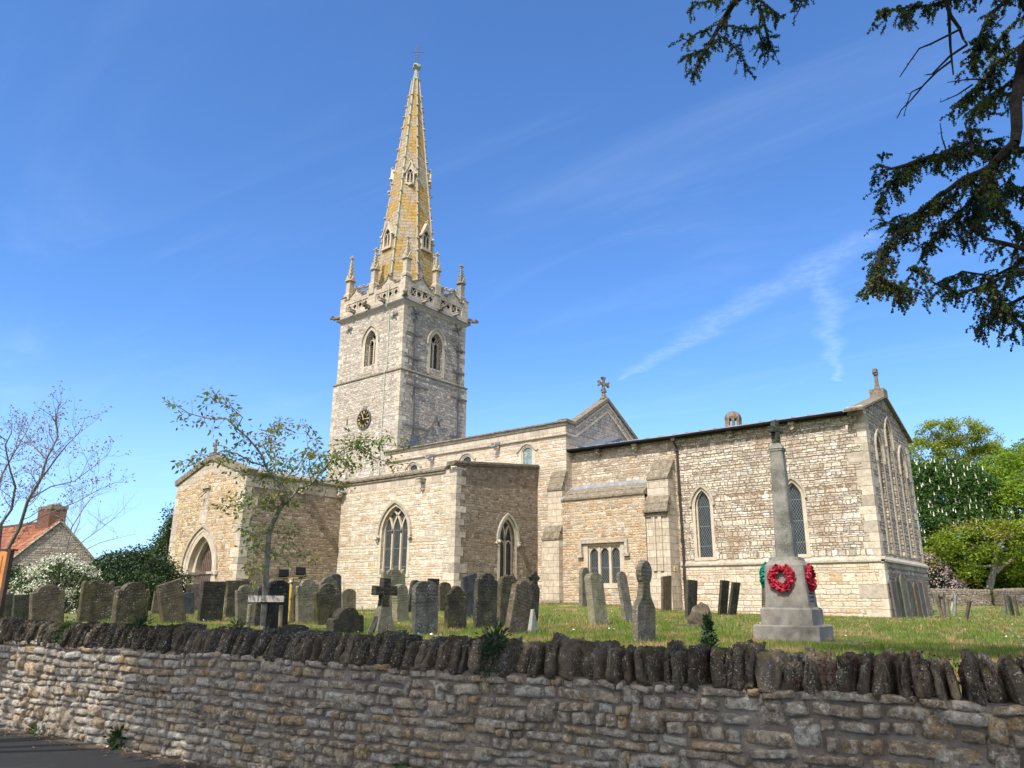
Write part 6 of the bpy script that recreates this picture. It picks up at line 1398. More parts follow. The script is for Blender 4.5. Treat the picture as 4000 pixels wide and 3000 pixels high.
tree('maple_tree', 'large bright green maple filling the right edge of the photograph', 'tree', gg(3960, 74), [ell(3950, 1880, 76, 3.2, 3.0), ell(4040, 1850, 76, 3.6, 3.2), ell(3900, 1990, 76, 2.8, 2.8), ell(3960, 2010, 72, 4.0, 3.4), ell(3910, 2110, 75, 2.6, 2.6), ell(3990, 2140, 72, 3.6, 3.2), ell(4080, 1980, 73, 4, 4.5), ell(3930, 2230, 73, 3.6, 2.6), ell(3830, 1900, 75, 2.4, 2.2), ell(4080, 2200, 73, 3.6, 3.0)],
     11500, 8, .28, L_bright, r0=.5, gap=.20, gs=.8, seed=5, crad=.28)
st = empty('field_maple', gg(3857, 67), 0, 'small spreading yellow green tree with a pale forked trunk behind the far wall', 'tree')
mb = MB(); P_ = lambda px, py, D=67: Vector(at_d(px, py, D))
limb(mb, [Vector(gg(3857, 67))-Vector((0, 0, .4)), P_(3862, 2310), P_(3876, 2250), P_(3890, 2190), P_(3886, 2140), P_(3890, 2100)], .36, .12, 8)
limb(mb, [P_(3888, 2235), P_(3915, 2210), P_(3950, 2190), P_(4000, 2160)], .26, .08, 6); limb(mb, [P_(3886, 2150), P_(3920, 2110), P_(3960, 2080)], .16, .05, 5); limb(mb, [P_(3885, 2170), P_(3840, 2150), P_(3780, 2120)], .15, .05, 5); limb(mb, [P_(3880, 2210), P_(3820, 2215), P_(3760, 2200)], .13, .04, 5)
rel(mb.build('trunk', M['bark_pale']), st)
lb = [ell(3700, 2150, 66, 2.4, 1.4), ell(3780, 2100, 66, 2.6, 1.3), ell(3860, 2075, 67, 2.4, 1.1), ell(3940, 2090, 67, 2.6, 1.3), ell(4020, 2110, 67, 2.6, 1.6), ell(3740, 2220, 66, 2.2, 1.0), ell(3820, 2150, 65.5, 1.8, .9), ell(3960, 2200, 67, 2.2, 1.0), ell(4040, 2210, 67, 2.4, 1.2), ell(3660, 2190, 66, 1.6, 1.0), ell(3800, 2250, 65.5, 1.6, .8)]
Pm = lobes_points(lb, 3000, 0, .5, .52, .8, 6); leaf_obj('crown', clumps(Pm, 8, .2, 6), .24, L_yel, st, .6, 6, 0, .5)
bs = empty('blossom_shrub', gg(3670, 66), 0, 'pink and cream blossom shrub just right of the chancel corner', 'shrub')
lb = [ell(3640, 2250, 66, 1.5, 1.4), ell(3690, 2290, 66, 1.5, 1.1), ell(3620, 2210, 66, 1.0, 1.0), ell(3735, 2320, 66, 1.1, .7), ell(3650, 2310, 66, 1.4, .9)]
P = lobes_points(lb, 1500, 0, .6, .25, 1.4, 7); leaf_obj('foliage', clumps(P, 5, .15, 7), .17, L_dark, bs, .6, 7); P = lobes_points(lb, 2300, 0, .92, .30, 1.4, 8); leaf_obj('blossom', clumps(P, 5, .12, 8), .13, M['blossom_pink'], bs, .9, 8)
bh = empty('hedgerow', gg(3980, 90), 0, 'dark shadowy undergrowth below the trees behind the far wall', 'hedge'); lb = [ell(3600+i*60, 2290, 80+(i % 3), 2.6, 2.4) for i in range(9)]; P = lobes_points(lb, 3800, 0, .5, .15, .8, 9); leaf_obj('foliage', clumps(P, 6, .3, 9), .36, L_dark, bh, .6, 9)
# far dry-stone walls
M['farwall'] = rubble('far_wall_rubble', [BUFF, CREAM, GREY, BUFF, BROWN], (.10, .08, .06), .13, .4, .02, 1.6, 1.6, [(1.5, .58, .7, (.5, .44, .34), .5)], 15, .5, .05, .3)
def far_wall(A, B, H, th, lab, z=None):
    A = Vector((A[0], A[1], 0)); B = Vector((B[0], B[1], 0)); d_ = (B-A).normalized(); nn = Vector((-d_.y, d_.x, 0)); w_ = empty('stone_wall', tuple(A.lerp(B, .5)), 0, lab, 'wall', 'rubble walls round the churchyard'); z0 = .6
    mb = MB(); n = 30; rn = random.Random(4)
    za = [ground_z(*(A.lerp(B, i/n).xy)) for i in range(n+1)]
    q = lambda i, s_, z: A.lerp(B, i/n)+nn*s_+Vector((0, 0, z))
    for i in range(n):
        for s_ in (-th/2, th/2): mb.poly([q(i, s_, z0), q(i+1, s_, z0), q(i+1, s_, za[i+1]+H), q(i, s_, za[i]+H)])
        mb.poly([q(i, -th/2, za[i]+H), q(i+1, -th/2, za[i+1]+H), q(i+1, th/2, za[i+1]+H), q(i, th/2, za[i]+H)])
    for i in (0, n): mb.poly([q(i, -th/2, z0), q(i, th/2, z0), q(i, th/2, za[i]+H), q(i, -th/2, za[i]+H)])
    rel(mb.build('masonry', M['farwall']), w_); mb = MB(); L = (B-A).length; x = 0
    while x < L: s_ = rn.uniform(.12, .24); P = A.lerp(B, x/L); mb.blob((P.x, P.y, ground_z(P.x, P.y)+H+.07), .15, int(x*7), .3, 7, 5, (s_/.2*.6, 1.4, 1.0), Matrix.Rotation(math.atan2(d_.y, d_.x), 3, 'Z')); x += s_
    o = mb.build('coping', M['slab']); rel(o, w_); o['kind'] = 'stuff'; return w_
fA, fB, fC = at_d(3560, 2370, 60), at_d(3889, 2370, 63.5), at_d(4150, 2370, 50)
far_wall(fA, fB, 1.12, .4, 'sunlit dry stone wall closing the churchyard beyond the chancel'); far_wall(fB, fC, 1.15, .4, 'darker stretch of churchyard wall running off the right edge')
iv = empty('ivy', (fB[0], fB[1], ground_z(fB[0], fB[1])), 0, 'ivy hanging over the corner where the two far walls meet', 'ivy'); r = np.random.default_rng(3); P = np.stack([fB[0]+r.normal(0, .22, 500), fB[1]-.35+r.normal(0, .15, 500), ground_z(fB[0], fB[1])+r.uniform(0, 1.3, 500)], 1); leaf_obj('foliage', clumps(P, 5, .07, 3), .10, L_mid, iv, .8, 3)
w2 = empty('outbuilding_wall', gg(3720, 72), 0, 'ruined rubble wall in dappled shade behind the far churchyard wall', 'wall')
mb = MB(); A, B = Vector(at_d(3690, 2330, 70)), Vector(at_d(3850, 2330, 73)); mb.prism([(A.x, A.y, 1.0), (B.x, B.y, 1.0), (B.x, B.y, 2.9), (A.x*.8+B.x*.2, A.y*.8+B.y*.2, 3.45), (A.x, A.y, 3.4)], (0, .4, 0)); rel(mb.build('masonry', M['farwall']), w2)

# --- left background: cottage, shrubs, bare trees
M['pantile'] = plain('red_pantiles', (.17, .058, .036), (.28, .10, .06), 3, .01, .85, [(1.5, .5, .68, (.42, .26, .10), .5), (4, .6, .72, (.10, .07, .05), .6)])
M['brick'] = plain('chimney_brick', (.13, .06, .04), (.20, .10, .07), 4, .01, .9, [(2, .6, .7, (.12, .1, .08), .5)], 0, 40, joints=(.075, .225))
M['cottage'] = rubble('cottage_rubble', [GREY, (.30, .26, .21), BUFF, (.25, .21, .16), (.40, .36, .30)], (.20, .17, .14), .11, .35, .012, 1.2, 1.3, [], 17, .5, .03, .3)
Lc, Rc = at_d(28, 2200, 42.0), at_d(385, 2205, 44.5); Lc[2] = Rc[2] = (Lc[2]+Rc[2])/2; Ap = at_d(240, 2036, 43.4); gdir = Vector((Rc[0]-Lc[0], Rc[1]-Lc[1], 0)); GW = gdir.length; gdir.normalize(); rdir = Vector((gdir.y, -gdir.x, 0)); 
if rdir.x > 0: rdir = -rdir
rdir = (rdir*.93+Vector((-CR[0], -CR[1], 0))*.5).normalized()
au = (Vector(Ap)-Vector(Lc)).dot(gdir); zE_, zR_ = Lc[2], Ap[2]
ct = empty('cottage', (Lc[0], Lc[1], 1.1), 0, 'stone cottage with red pantile roof and brick chimney behind the bare tree', 'cottage')
L0, R0, A0 = Vector((Lc[0], Lc[1], 0)), Vector((Rc[0], Rc[1], 0)), Vector((Lc[0], Lc[1], 0))+gdir*au
def part_of(mb, nm, mat, par):
    o = mb.build(nm, mat); pl = Vector((0, 0, 0)); q = par
    while q is not None: pl += Vector(q.location); q = q.parent
    o.parent = par; o.location = -pl; return o
V3 = lambda p, z: Vector((p.x, p.y, z))
mb = MB(); back = rdir*9
mb.poly([V3(L0, .8), V3(R0, .8), V3(R0, zE_), V3(A0, zR_), V3(L0, zE_)]); mb.poly([V3(L0+back, .8), V3(L0, .8), V3(L0, zE_), V3(L0+back, zE_)]); mb.poly([V3(R0, .8), V3(R0+back, .8), V3(R0+back, zE_), V3(R0, zE_)]); part_of(mb, 'wall', M['cottage'], ct)
mb = MB(); nrow = 56
for side, E0 in ((0, L0), (1, R0)):
    a = V3(E0, zE_)-rdir*.06+Vector((0, 0, -.05)); b = V3(A0, zR_+.04)-rdir*.06; a = a+(a-b).normalized()*.25; dn = (b-a); up_ = dn.cross(rdir).normalized(); up_ = up_ if up_.z > 0 else -up_
    for i in range(nrow):                                                     # rolls of the pantiles
        t0, t1 = i/nrow*9.1, (i+1)/nrow*9.1; tm = t0+(t1-t0)*.6
        for (s0, s1, h0, h1) in ((t0, tm, .0, .055), (tm, t1, .055, .0)):
            for j in range(11):
                o0, o1 = j/11, (j+1)/11; lift = .028
                mb.poly([a+dn*o0+rdir*s0+up_*(h0+lift), a+dn*o0+rdir*s1+up_*(h1+lift), a+dn*o1+rdir*s1+up_*h1, a+dn*o1+rdir*s0+up_*h0])
rf = part_of(mb, 'roof', M['pantile'], ct)
mb = MB(); mb.tube([V3(A0, zR_+.09)-rdir*.1, V3(A0, zR_+.09)+back], .1, 6); part_of(mb, 'ridge_tiles', M['brick'], rf)
mb = MB()
for E0 in (L0, R0): mb.tube([V3(E0, zE_+.02)-rdir*.05, V3(A0, zR_+.06)-rdir*.05], .07, 4)
part_of(mb, 'verge', M['cottage'], rf)
c_ = A0+rdir*1.25; ch0 = at_d(90, 1975, 44.0); chz = at_d(150, 1966, 44)[2]; mb = MB(); 
ex_, ey_ = rdir*.82, gdir*.42
mb.prism([V3(c_-ex_-ey_, zR_-.9), V3(c_+ex_-ey_, zR_-.9), V3(c_+ex_+ey_, zR_-.9), V3(c_-ex_+ey_, zR_-.9)], (0, 0, chz-.28-zR_+.9)); chm = part_of(mb, 'chimney', M['brick'], ct)
mb = MB(); k_ = 1.07; mb.prism([V3(c_-ex_*k_-ey_*k_, chz-.28), V3(c_+ex_*k_-ey_*k_, chz-.28), V3(c_+ex_*k_+ey_*k_, chz-.28), V3(c_-ex_*k_+ey_*k_, chz-.28)], (0, 0, .2))
for i in range(7): p = c_-ex_+ex_*2*(i+.5)/7; mb.blob((p.x, p.y, chz-.05), .13, i, .4, 6, 5)
part_of(mb, 'chimney_cap', M['slab'], chm)
def bush(nm, lab, cat, lobes, n, per, size, mat, seed, shell=.6, gap=.2, gs=1.2, crad=.15, grp=None, base=None):
    c = np.mean([l[0] for l in lobes], 0); b = empty(nm, (c[0], c[1], ground_z(c[0], c[1])), 0, lab, cat, grp); P = lobes_points(lobes, n, 0, shell, gap, gs, seed); leaf_obj('foliage', clumps(P, per, crad, seed), size, mat, b, .6, seed)
    mb = MB(); rn = random.Random(seed)
    for l in lobes:
        for k in range(5): e = Vector(l[0])+Vector((rn.gauss(0, .5)*l[1][0], rn.gauss(0, .5)*l[1][1], rn.uniform(-.2, .7)*l[1][2])); limb(mb, [Vector((c[0], c[1], ground_z(c[0], c[1]))), Vector((c[0], c[1], 0)).lerp(e, .5)+Vector((0, 0, .4)), e], .05, .012, 4)
    rel(mb.build('stems', M['bark_twig']), b); return b
wb = bush('blossom_bush', 'rounded bush smothered in white blossom in front of the cottage', 'bush', [ell(150, 2290, 25, .75, .65), ell(230, 2265, 25, .85, .75), ell(300, 2290, 25, .65, .7), ell(200, 2340, 24.5, 1.0, .6), ell(315, 2360, 24.5, .55, .6)], 2600, 7, .075, L_mid, 21, .6, .2, 2.2, .07)
P = lobes_points([ell(150, 2290, 25, .78, .68), ell(230, 2262, 25, .88, .78), ell(300, 2290, 25, .68, .72), ell(195, 2340, 24.5, 1.02, .62), ell(330, 2350, 24.5, .5, .6)], 1900, 0, .93, .32, 2.2, 22); leaf_obj('blossom', clumps(P, 7, .05, 22), .06, M['blossom_white'], wb, .9, 22)
bush('laurel_bush', 'dense dark green bush between the cottage and the church porch', 'bush', [ell(470, 2250, 33, 1.3, 1.1), ell(560, 2240, 34, 1.3, 1.2), ell(410, 2310, 32, 1.0, .9), ell(520, 2320, 32, 1.6, .9), ell(620, 2300, 35, 1.3, 1.2), ell(470, 2210, 34, .8, .6)], 4200, 8, .11, L_dark, 23, .6, .15, 1.6, .12)
bush('holly_bush', 'low dark bush at the far left beneath the cottage', 'bush', [ell(30, 2310, 30, 1.2, .9), ell(100, 2330, 29, 1.0, .7), ell(-60, 2300, 30, 1.3, 1.0)], 2000, 8, .10, L_dark, 24, .6, .1, 1.6, .12)
bush('ivy_shrub', 'sprawling light green shrub growing beside the west wall of the porch', 'shrub', [ell(640, 2200, 46, 1.0, 1.5), ell(655, 2110, 46, .6, 1.2), ell(610, 2260, 45, 1.2, 1.2), ell(665, 2030, 46, .35, .8)], 1900, 7, .16, L_mid, 25, .35, .40, 1.4, .2)
bush('far_hedge', 'long low hedge on the skyline behind the left gravestones', 'hedge', [ell(-100+i*75, 2312, 58+3*(i % 2), 1.6, .9) for i in range(11)], 3600, 6, .26, L_mid, 26, .5, .1, .9, .25)
# bare tree at the left edge: main stems surveyed, side branches grown from them
def stems_tree(nm, lab, stems, D, seed, bark, buds=None, kid=(3, 5), L0_=1.1, lev=2, rr=(.05, .014), base=None, ndens=3.2, twigL=(.5, 1.0)):
    b = Vector(base); t_ = empty(nm, tuple(b), 0, lab, 'tree'); rn = random.Random(seed); mb = MB(); tips = []
    for s_ in stems:
        pts = [Vector(at_d(px, py, D+dd)) for px, py, dd in s_[1]]; r0_, r1_ = s_[0]
        limb(mb, pts, r0_, r1_, 6); L = 0; n = len(pts)
        for i in range(max(1, n//4), n-1):
            d_ = pts[i+1]-pts[i]
            for k in range(max(1, int(d_.length*ndens))):
                q = pts[i].lerp(pts[i+1], rn.random()); out = Vector((rn.gauss(0, 1), rn.gauss(0, 1), rn.gauss(.45, .5))).normalized(); branchy(mb, q, d_.normalized()*.45+out*.75, rn.uniform(*twigL)*L0_, max(.005, r1_*.8), lev, rn, tips, .55, .4, 4, kid, .6, 3, (.5, .8), .2)
        branchy(mb, pts[-1], (pts[-1]-pts[-2]).normalized(), .7*L0_, r1_, lev, rn, tips, .5, .35, 4, kid, .6, 3, (.55, .8), .2)
    rel(mb.build('trunk', M[bark]), t_)
    if buds:
        bm = MB()
        for p, d_ in tips:
            for k in range(2): bm.blob(p+Vector((rn.gauss(0, .02), rn.gauss(0, .02), rn.gauss(0, .02))), rn.uniform(.009, .019), rn.randint(0, 99), .3, 4, 3)
        bo = bm.build('buds', buds); rel(bo, t_); bo['kind'] = 'stuff'
    return t_, tips
M['bud'] = plain('reddish_buds', (.15, .085, .065), (.24, .14, .11), 9, 0, .8)
z_ = 0; gb = gg(-40, 20)
stems_tree('budding_tree', 'leafless tree with reddish buds spreading from the left edge', [((.058, .014), [(-20, 2420, 0), (10, 2250, 0), (34, 2139, 0), (76, 2063, 0), (109, 1954, -.2), (156, 1878, -.2), (181, 1794, 0), (225, 1710, .2), (219, 1630, .3)]),
   ((.05, .011), [(-40, 2420, 0), (-10, 2200, .4), (5, 2046, .5), (45, 1990, .5), (60, 1900, .4), (40, 1840, .3), (20, 1740, .2), (45, 1690, 0)]), ((.042, .010), [(-60, 2400, 0), (-50, 2100, 0), (-20, 1950, .3), (10, 1850, .5), (60, 1760, .8), (90, 1710, 1)]),
   ((.020, .007), [(109, 1954, 0), (200, 1900, -.4), (290, 1880, -.6), (370, 1820, -.8)]), ((.018, .007), [(76, 2063, 0), (180, 2010, .5), (300, 1960, .9), (390, 1910, 1.2)]), ((.022, .007), [(156, 1878, 0), (220, 1790, -.6), (260, 1740, -.9), (300, 1700, -1)]), ((.02, .007), [(181, 1794, 0), (120, 1730, .7), (95, 1690, 1)])],
   19, 31, 'bark_twig', M['bud'], (2, 3), .62, 2, base=gb, ndens=6.4)
stems_tree('thin_bare_tree', 'slender grey leafless tree in front of the cottage gable', [((.035, .010), [(250, 2380, 0), (255, 2172, 0), (280, 2060, 0), (330, 1980, .3), (370, 1930, .6)]), ((.022, .007), [(255, 2172, 0), (330, 2110, -.5), (400, 2060, -.8), (450, 2020, -1)]), ((.022, .007), [(262, 2140, 0), (310, 2040, .6), (320, 1960, 1), (335, 1900, 1.2)]), ((.018, .007), [(310, 2160, 0), (390, 2120, .3), (470, 2100, .8)])],
   28, 32, 'bark_pale', None, (2, 3), .9, 2, base=gg(250, 28), ndens=5.5)
# notice board at the left edge
nb = empty('notice_board', gg(10, 14.5), math.radians(-40), 'orange varnished wooden board cut by the left edge of the photograph', 'notice board')
M['varnish'] = plain('varnished_wood', (.42, .15, .03), (.58, .24, .06), 3, .003, .4, [(14, .5, .7, (.30, .09, .02), .4)], spec=.5); M['board_edge'] = plain('dark_board_edge', (.05, .025, .015), (.09, .05, .03), 4, .003, .6)
pb = Vector(at_d(36, 2150, 14.5)); e_ = Vector((CR[0], CR[1], 0)); nb.rotation_euler = (0, 0, 0); zt_ = pb.z; zb_ = at_d(20, 2345, 14.5)[2]; f_ = Vector((CF[0], CF[1], 0)).normalized(); o0 = pb+e_*.0
mb = MB(); mb.prism([V3(o0-e_*.9, zb_), V3(o0-e_*.03, zb_), V3(o0-e_*.03, zt_-.03), V3(o0-e_*.9, zt_-.03)], f_*.05); part_of(mb, 'panel', M['varnish'], nb)
mb = MB(); mb.prism([V3(o0-e_*.03, zb_-.9), V3(o0+e_*.03, zb_-.9), V3(o0+e_*.03, zt_), V3(o0-e_*.03, zt_)], f_*.12); part_of(mb, 'post', M['board_edge'], nb); mb = MB(); mb.prism([V3(o0-e_*.95, zt_), V3(o0+e_*.07, zt_), V3(o0+e_*.07, zt_+.03), V3(o0-e_*.95, zt_+.03)], f_*.16-f_*.0); part_of(mb, 'cap', M['board_edge'], nb)
mb = MB(); mb.prism([V3(o0-e_*.8, zb_+.08)-f_*.012, V3(o0-e_*.10, zb_+.08)-f_*.012, V3(o0-e_*.10, zt_-.10)-f_*.012, V3(o0-e_*.8, zt_-.10)-f_*.012], f_*.011); part_of(mb, 'inset_panel', M['varnish'], nb)

# --- young cherry tree tied to a stake rail, just behind the wall
D0 = 12.2; cb = at_d(1025, 2478, D0); cb[2] = ground_z(cb[0], cb[1]); ch = empty('young_cherry_tree', tuple(cb), 0, 'young cherry tree with speckled bark and sparse bronze green leaves', 'tree'); rn = random.Random(8); mb = MB(); tips = []
def SP(pts): return [Vector(at_d(px, py, D0+dd)) for px, py, dd in pts]
trunk = [Vector(cb)-Vector((0, 0, .1))]+SP([(1028, 2440, 0), (1032, 2380, 0), (1037, 2280, 0), (1043, 2180, 0), (1050, 2090, 0), (1066, 2040, 0), (1096, 1985, 0)])
k3 = .5425
def z3p(L, dd=(0, 0)): n = len(L); return [(600+X*k3, 1500+Y*k3, dd[0]+(dd[1]-dd[0])*i/(n-1)) for i, (X, Y) in enumerate(L)]
mb.tube(trunk, [.056, .052, .050, .047, .044, .042, .038, .034], 8)
LM = [(.026, .007, z3p([(915, 900), (945, 800), (890, 700), (840, 650), (800, 580), (790, 530), (740, 460), (680, 390), (600, 320), (520, 245), (440, 255), (340, 235), (250, 210), (160, 150)], (0, -.6))),
      (.028, .006, z3p([(905, 900), (960, 850), (1050, 755), (1140, 720), (1200, 640), (1300, 520), (1400, 450), (1500, 400), (1560, 400)], (0, .5))),
      (.014, .005, z3p([(800, 590), (700, 560), (600, 500), (500, 480), (400, 520), (330, 500), (240, 590)], (-.2, -.9))), (.014, .005, z3p([(890, 740), (980, 650), (1060, 560), (1110, 450), (1095, 290)], (0, .7))),
      (.012, .004, z3p([(845, 650), (880, 560), (850, 450), (900, 330), (930, 300)], (0, .9))), (.012, .004, z3p([(1140, 720), (1230, 700), (1330, 690), (1420, 760)], (.2, .8))), (.010, .004, z3p([(1300, 520), (1400, 580), (1460, 600)], (.4, .9))),
      (.013, .004, [(1250, 1860, .3), (1300, 1790, .4), (1380, 1755, .5), (1460, 1735, .6), (1530, 1740, .6), (1580, 1745, .7)]), (.010, .004, [(1400, 1750, .5), (1470, 1790, .6), (1530, 1810, .7), (1570, 1815, .8)]), (.010, .003, z3p([(600, 320), (640, 240), (560, 170), (480, 130), (380, 150)], (-.4, -.9))),
      (.010, .003, z3p([(840, 650), (740, 700), (640, 640), (560, 620)], (0, -.4))), (.010, .003, z3p([(900, 900), (840, 850), (760, 800), (640, 790)], (0, -.7))), (.009, .003, z3p([(830, 1080), (780, 1060), (720, 1120), (690, 1040)], (0, -.3))), (.009, .003, z3p([(840, 1050), (920, 1080), (1000, 1040)], (0, .3))),
      (.008, .003, z3p([(815, 1220), (740, 1160), (700, 1190)], (0, -.3))), (.008, .003, z3p([(820, 1200), (900, 1240), (1020, 1230), (1080, 1240)], (0, .4))), (.008, .003, z3p([(810, 1330), (720, 1330), (740, 1400)], (0, -.3))), (.010, .003, z3p([(960, 790), (920, 700), (930, 600), (1000, 520)], (0, -.6))), (.010, .003, z3p([(740, 460), (820, 420), (880, 350), (860, 300)], (-.3, .3))), (.010, .003, z3p([(1140, 720), (1110, 620), (1180, 540), (1230, 480)], (.1, -.5))),
      (.009, .003, z3p([(660, 860), (600, 870), (540, 880), (490, 870)], (0, -.5))), (.009, .003, z3p([(900, 900), (780, 880), (680, 900), (620, 930)], (0, -.4)))]
for r0_, r1_, pl in LM:
    pts = SP(pl); limb(mb, pts, r0_, r1_, 5); 
    for i in range(1, len(pts)):
        d_ = pts[i]-pts[i-1]
        for k in range(max(1, int(d_.length*15))):
            q = pts[i-1].lerp(pts[i], rn.random()); out = Vector((rn.gauss(0, 1), rn.gauss(0, 1), rn.gauss(.1, .7))).normalized(); dd_ = (d_.normalized()*.6+out*.8).normalized(); L = rn.uniform(.06, .28); e = q+dd_*L+Vector((0, 0, rn.uniform(-.04, .05))); mb.tube([q, q.lerp(e, .5)+Vector((0, 0, .015)), e], [.004, .003, .002], 3, False)
            if rn.random() < .9: tips.append(e); 
            if rn.random() < .7: tips.append(q.lerp(e, .55))
    tips.append(pts[-1])
rel(mb.build('trunk', M['bark_pale']), ch); Q = clumps(np.array([tuple(p) for p in tips]), 8, .045, 9); leaf_obj('crown', Q, .075, L_cherry, ch, .42, 9, .45, .1)
# stakes, rail and tie
sk = empty('tree_stake', (cb[0], cb[1], cb[2]), 0, 'two round posts with a weathered rail supporting the young cherry tree', 'tree stake'); pS = [(976, 2362, 967, 2470), (1098, 2365, 1094, 2490)]
for (a, b, c, d_) in pS: mb = MB(); T1 = Vector(at_d(a, b, D0-.12)); B1_ = Vector(at_d(c, d_, D0-.12)); B1_.z = cb[2]-.2; mb.tube([B1_, T1], .034, 8); part_of(mb, 'post', GM['pale'], sk)
M['weathered'] = plain('weathered_timber', (.24, .215, .185), (.36, .33, .29), 4, .006, .9, [(10, .56, .7, (.12, .1, .08), .5)]); A, B = Vector(at_d(969, 2340, D0-.2)), Vector(at_d(1108, 2340, D0-.2)); mb = MB(); f_ = Vector((CF[0], CF[1], 0)).normalized()
mb.prism([A+Vector((0, 0, -.045)), B+Vector((0, 0, -.045)), B+Vector((0, 0, .05)), A+Vector((0, 0, .055))], f_*.045); part_of(mb, 'rail', M['weathered'], sk); mb = MB(); c = Vector(at_d(1035, 2342, D0)); mb.tube([c+Vector((0, 0, -.06)), c+Vector((0, 0, .06))], .062, 10); part_of(mb, 'rubber_tie', M['black'], sk)
# floodlights on a rusty yellow pole
fp = at_d(1140, 2440, 15.5); fp[2] = ground_z(fp[0], fp[1]); fl = empty('floodlight_pole', tuple(fp), 0, 'rusty yellow pole carrying two black floodlights among the gravestones', 'floodlight'); FD = 15.5
M['rustyellow'] = plain('rusty_yellow_paint', (.42, .27, .05), (.50, .34, .09), 5, .004, .7, [(6, .47, .6, (.11, .04, .02), .9)]); mb = MB(); q1 = Vector(at_d(1141, 2260, FD)); q0 = Vector((q1.x-.02, q1.y, fp[2]-.1)); mb.tube([q0, q1], .035, 8); part_of(mb, 'pole', M['rustyellow'], fl)
mb = MB(); mb.tube([Vector(at_d(1100, 2266, FD)), Vector(at_d(1182, 2256, FD))], .016, 6); part_of(mb, 'crossbar', M['rustyellow'], fl)
for (px, py, rz_) in ((1107, 2241, .25), (1173, 2233, .2)):
    c = Vector(at_d(px, py, FD)); mb = MB(); R3 = Matrix.Rotation(YAW+.3+rz_, 3, 'Z') @ Matrix.Rotation(-.35, 3, 'X'); bx = [(-.10, -.04, -.07), (.10, -.04, -.07), (.10, -.05, .075), (-.10, -.05, .075)]; bk = [(-.075, .07, -.05), (.075, .07, -.05), (.075, .06, .055), (-.075, .06, .055)]
    vs = [c+R3 @ Vector(p) for p in bx+bk]; mb.add(vs, [(0, 1, 2, 3), (7, 6, 5, 4), (0, 4, 5, 1), (1, 5, 6, 2), (2, 6, 7, 3), (3, 7, 4, 0)])
    for k in range(5): u = -.06+.03*k; mb.add([c+R3 @ Vector(p) for p in ((u, .065, -.05), (u, .10, -.04), (u, .10, .05), (u, .065, .055))], [(0, 1, 2, 3)])
    mb.tube([c+R3 @ Vector((-.11, 0, 0)), c+R3 @ Vector((-.11, -.0, -.10)), c+R3 @ Vector((.11, -.0, -.10)), c+R3 @ Vector((.11, 0, 0))], .007, 4); part_of(mb, 'floodlight', M['black'], fl)
mb = MB(); c = Vector(at_d(1137, 2270, FD-.05)); mb.box(tuple(c-Vector((.02, .02, .022))), tuple(c+Vector((.02, .02, .022)))); part_of(mb, 'junction_box', M['white'], fl)
mb = MB(); mb.tube([Vector(at_d(a, b, FD-.04)) for a, b in ((1107, 2262), (1120, 2300), (1128, 2350), (1115, 2400), (1138, 2420))], .006, 4); mb.tube([Vector(at_d(a, b, FD-.04)) for a, b in ((1178, 2255), (1165, 2310), (1148, 2340), (1150, 2400))], .006, 4); part_of(mb, 'cable', M['black'], fl)
# ---------------------------------------------------------------- small plants on the wall
def wall_plant(nm, lab, px, py, off, n, size, rad, mat, seed, elong=.3, up=True, zsc=1.0):
    v = ray(px, py); n_ = np.array(N_w); p0 = np.array(WP(0, 0, off)); t_ = ((p0-EYE)@n_)/(v@n_); P = EYE+t_*v; b = empty(nm, tuple(P), 0, lab, 'plant'); r = np.random.default_rng(seed); Q = r.normal(0, 1, (n, 3))*np.array([rad, rad*.6, rad*zsc])+P
    leaf_obj('foliage', Q, size, mat, b, elong, seed, -.3 if up else .4, .0); return b, P
L_spurge = leaf_mat('dark_spurge_leaf', (.012, .035, .010), (.03, .065, .016), None, .2); L_weed = leaf_mat('weed_leaf', (.03, .065, .014), (.06, .11, .022), None, .3); L_red = leaf_mat('reddish_stonecrop', (.055, .016, .016), (.10, .035, .03), None, .2)
b, P = wall_plant('spurge_plant', 'dark green spire-shaped plant growing from the wall top left of the memorial', 2768, 2500, -.30, 10, .02, .02, L_spurge, 1)
r = np.random.default_rng(2); n = 620; zz = r.uniform(-.12, .17, n); rad = (.17-zz)/.29*.075+.008; th = r.uniform(0, 6.28, n); Q = np.stack([P[0]+rad*np.cos(th)*r.random(n)**.5, P[1]+rad*np.sin(th)*r.random(n)**.5, P[2]+zz], 1); leaf_obj('spire_leaves', Q, .042, L_spurge, b, .3, 3, -.3, 0)
wall_plant('wall_weed', 'bushy green weed sprouting through the coping near the middle of the wall', 1935, 2500, -.02, 420, .045, .055, L_spurge, 4); wall_plant('trailing_plant', 'green cushion plant hanging over the coping at the left', 250, 2475, -.02, 700, .03, .08, L_weed, 5, .5, False, .9)
wall_plant('wall_fern', 'small dark fern tucked behind the coping below the arched gravestone', 545, 2452, -.12, 380, .05, .07, L_spurge, 6); wall_plant('rosemary_tuft', 'grey green tuft behind the coping left of the tree stakes', 930, 2465, -.25, 420, .04, .06, L_spurge, 7, .25)
wall_plant('kerb_weed', 'dark leafy weed at the foot of the wall by the road', 462, 2893, .06, 160, .06, .045, L_spurge, 8, .5); wall_plant('kerb_weed', 'tiny light green weed at the foot of the wall at far left', 142, 2862, .06, 120, .045, .045, L_weed, 9, .5); wall_plant('trailing_weed', 'thin dark creeper hanging down the wall below the wall weed', 1910, 2590, .02, 220, .03, .05, L_spurge, 10, .4, False, 1.6)
wall_plant('wall_leaf', 'single green leaf tip poking up at the bottom edge', 1572, 2990, .04, 14, .07, .012, L_weed, 11, .5)
rs = []; r = np.random.default_rng(12)
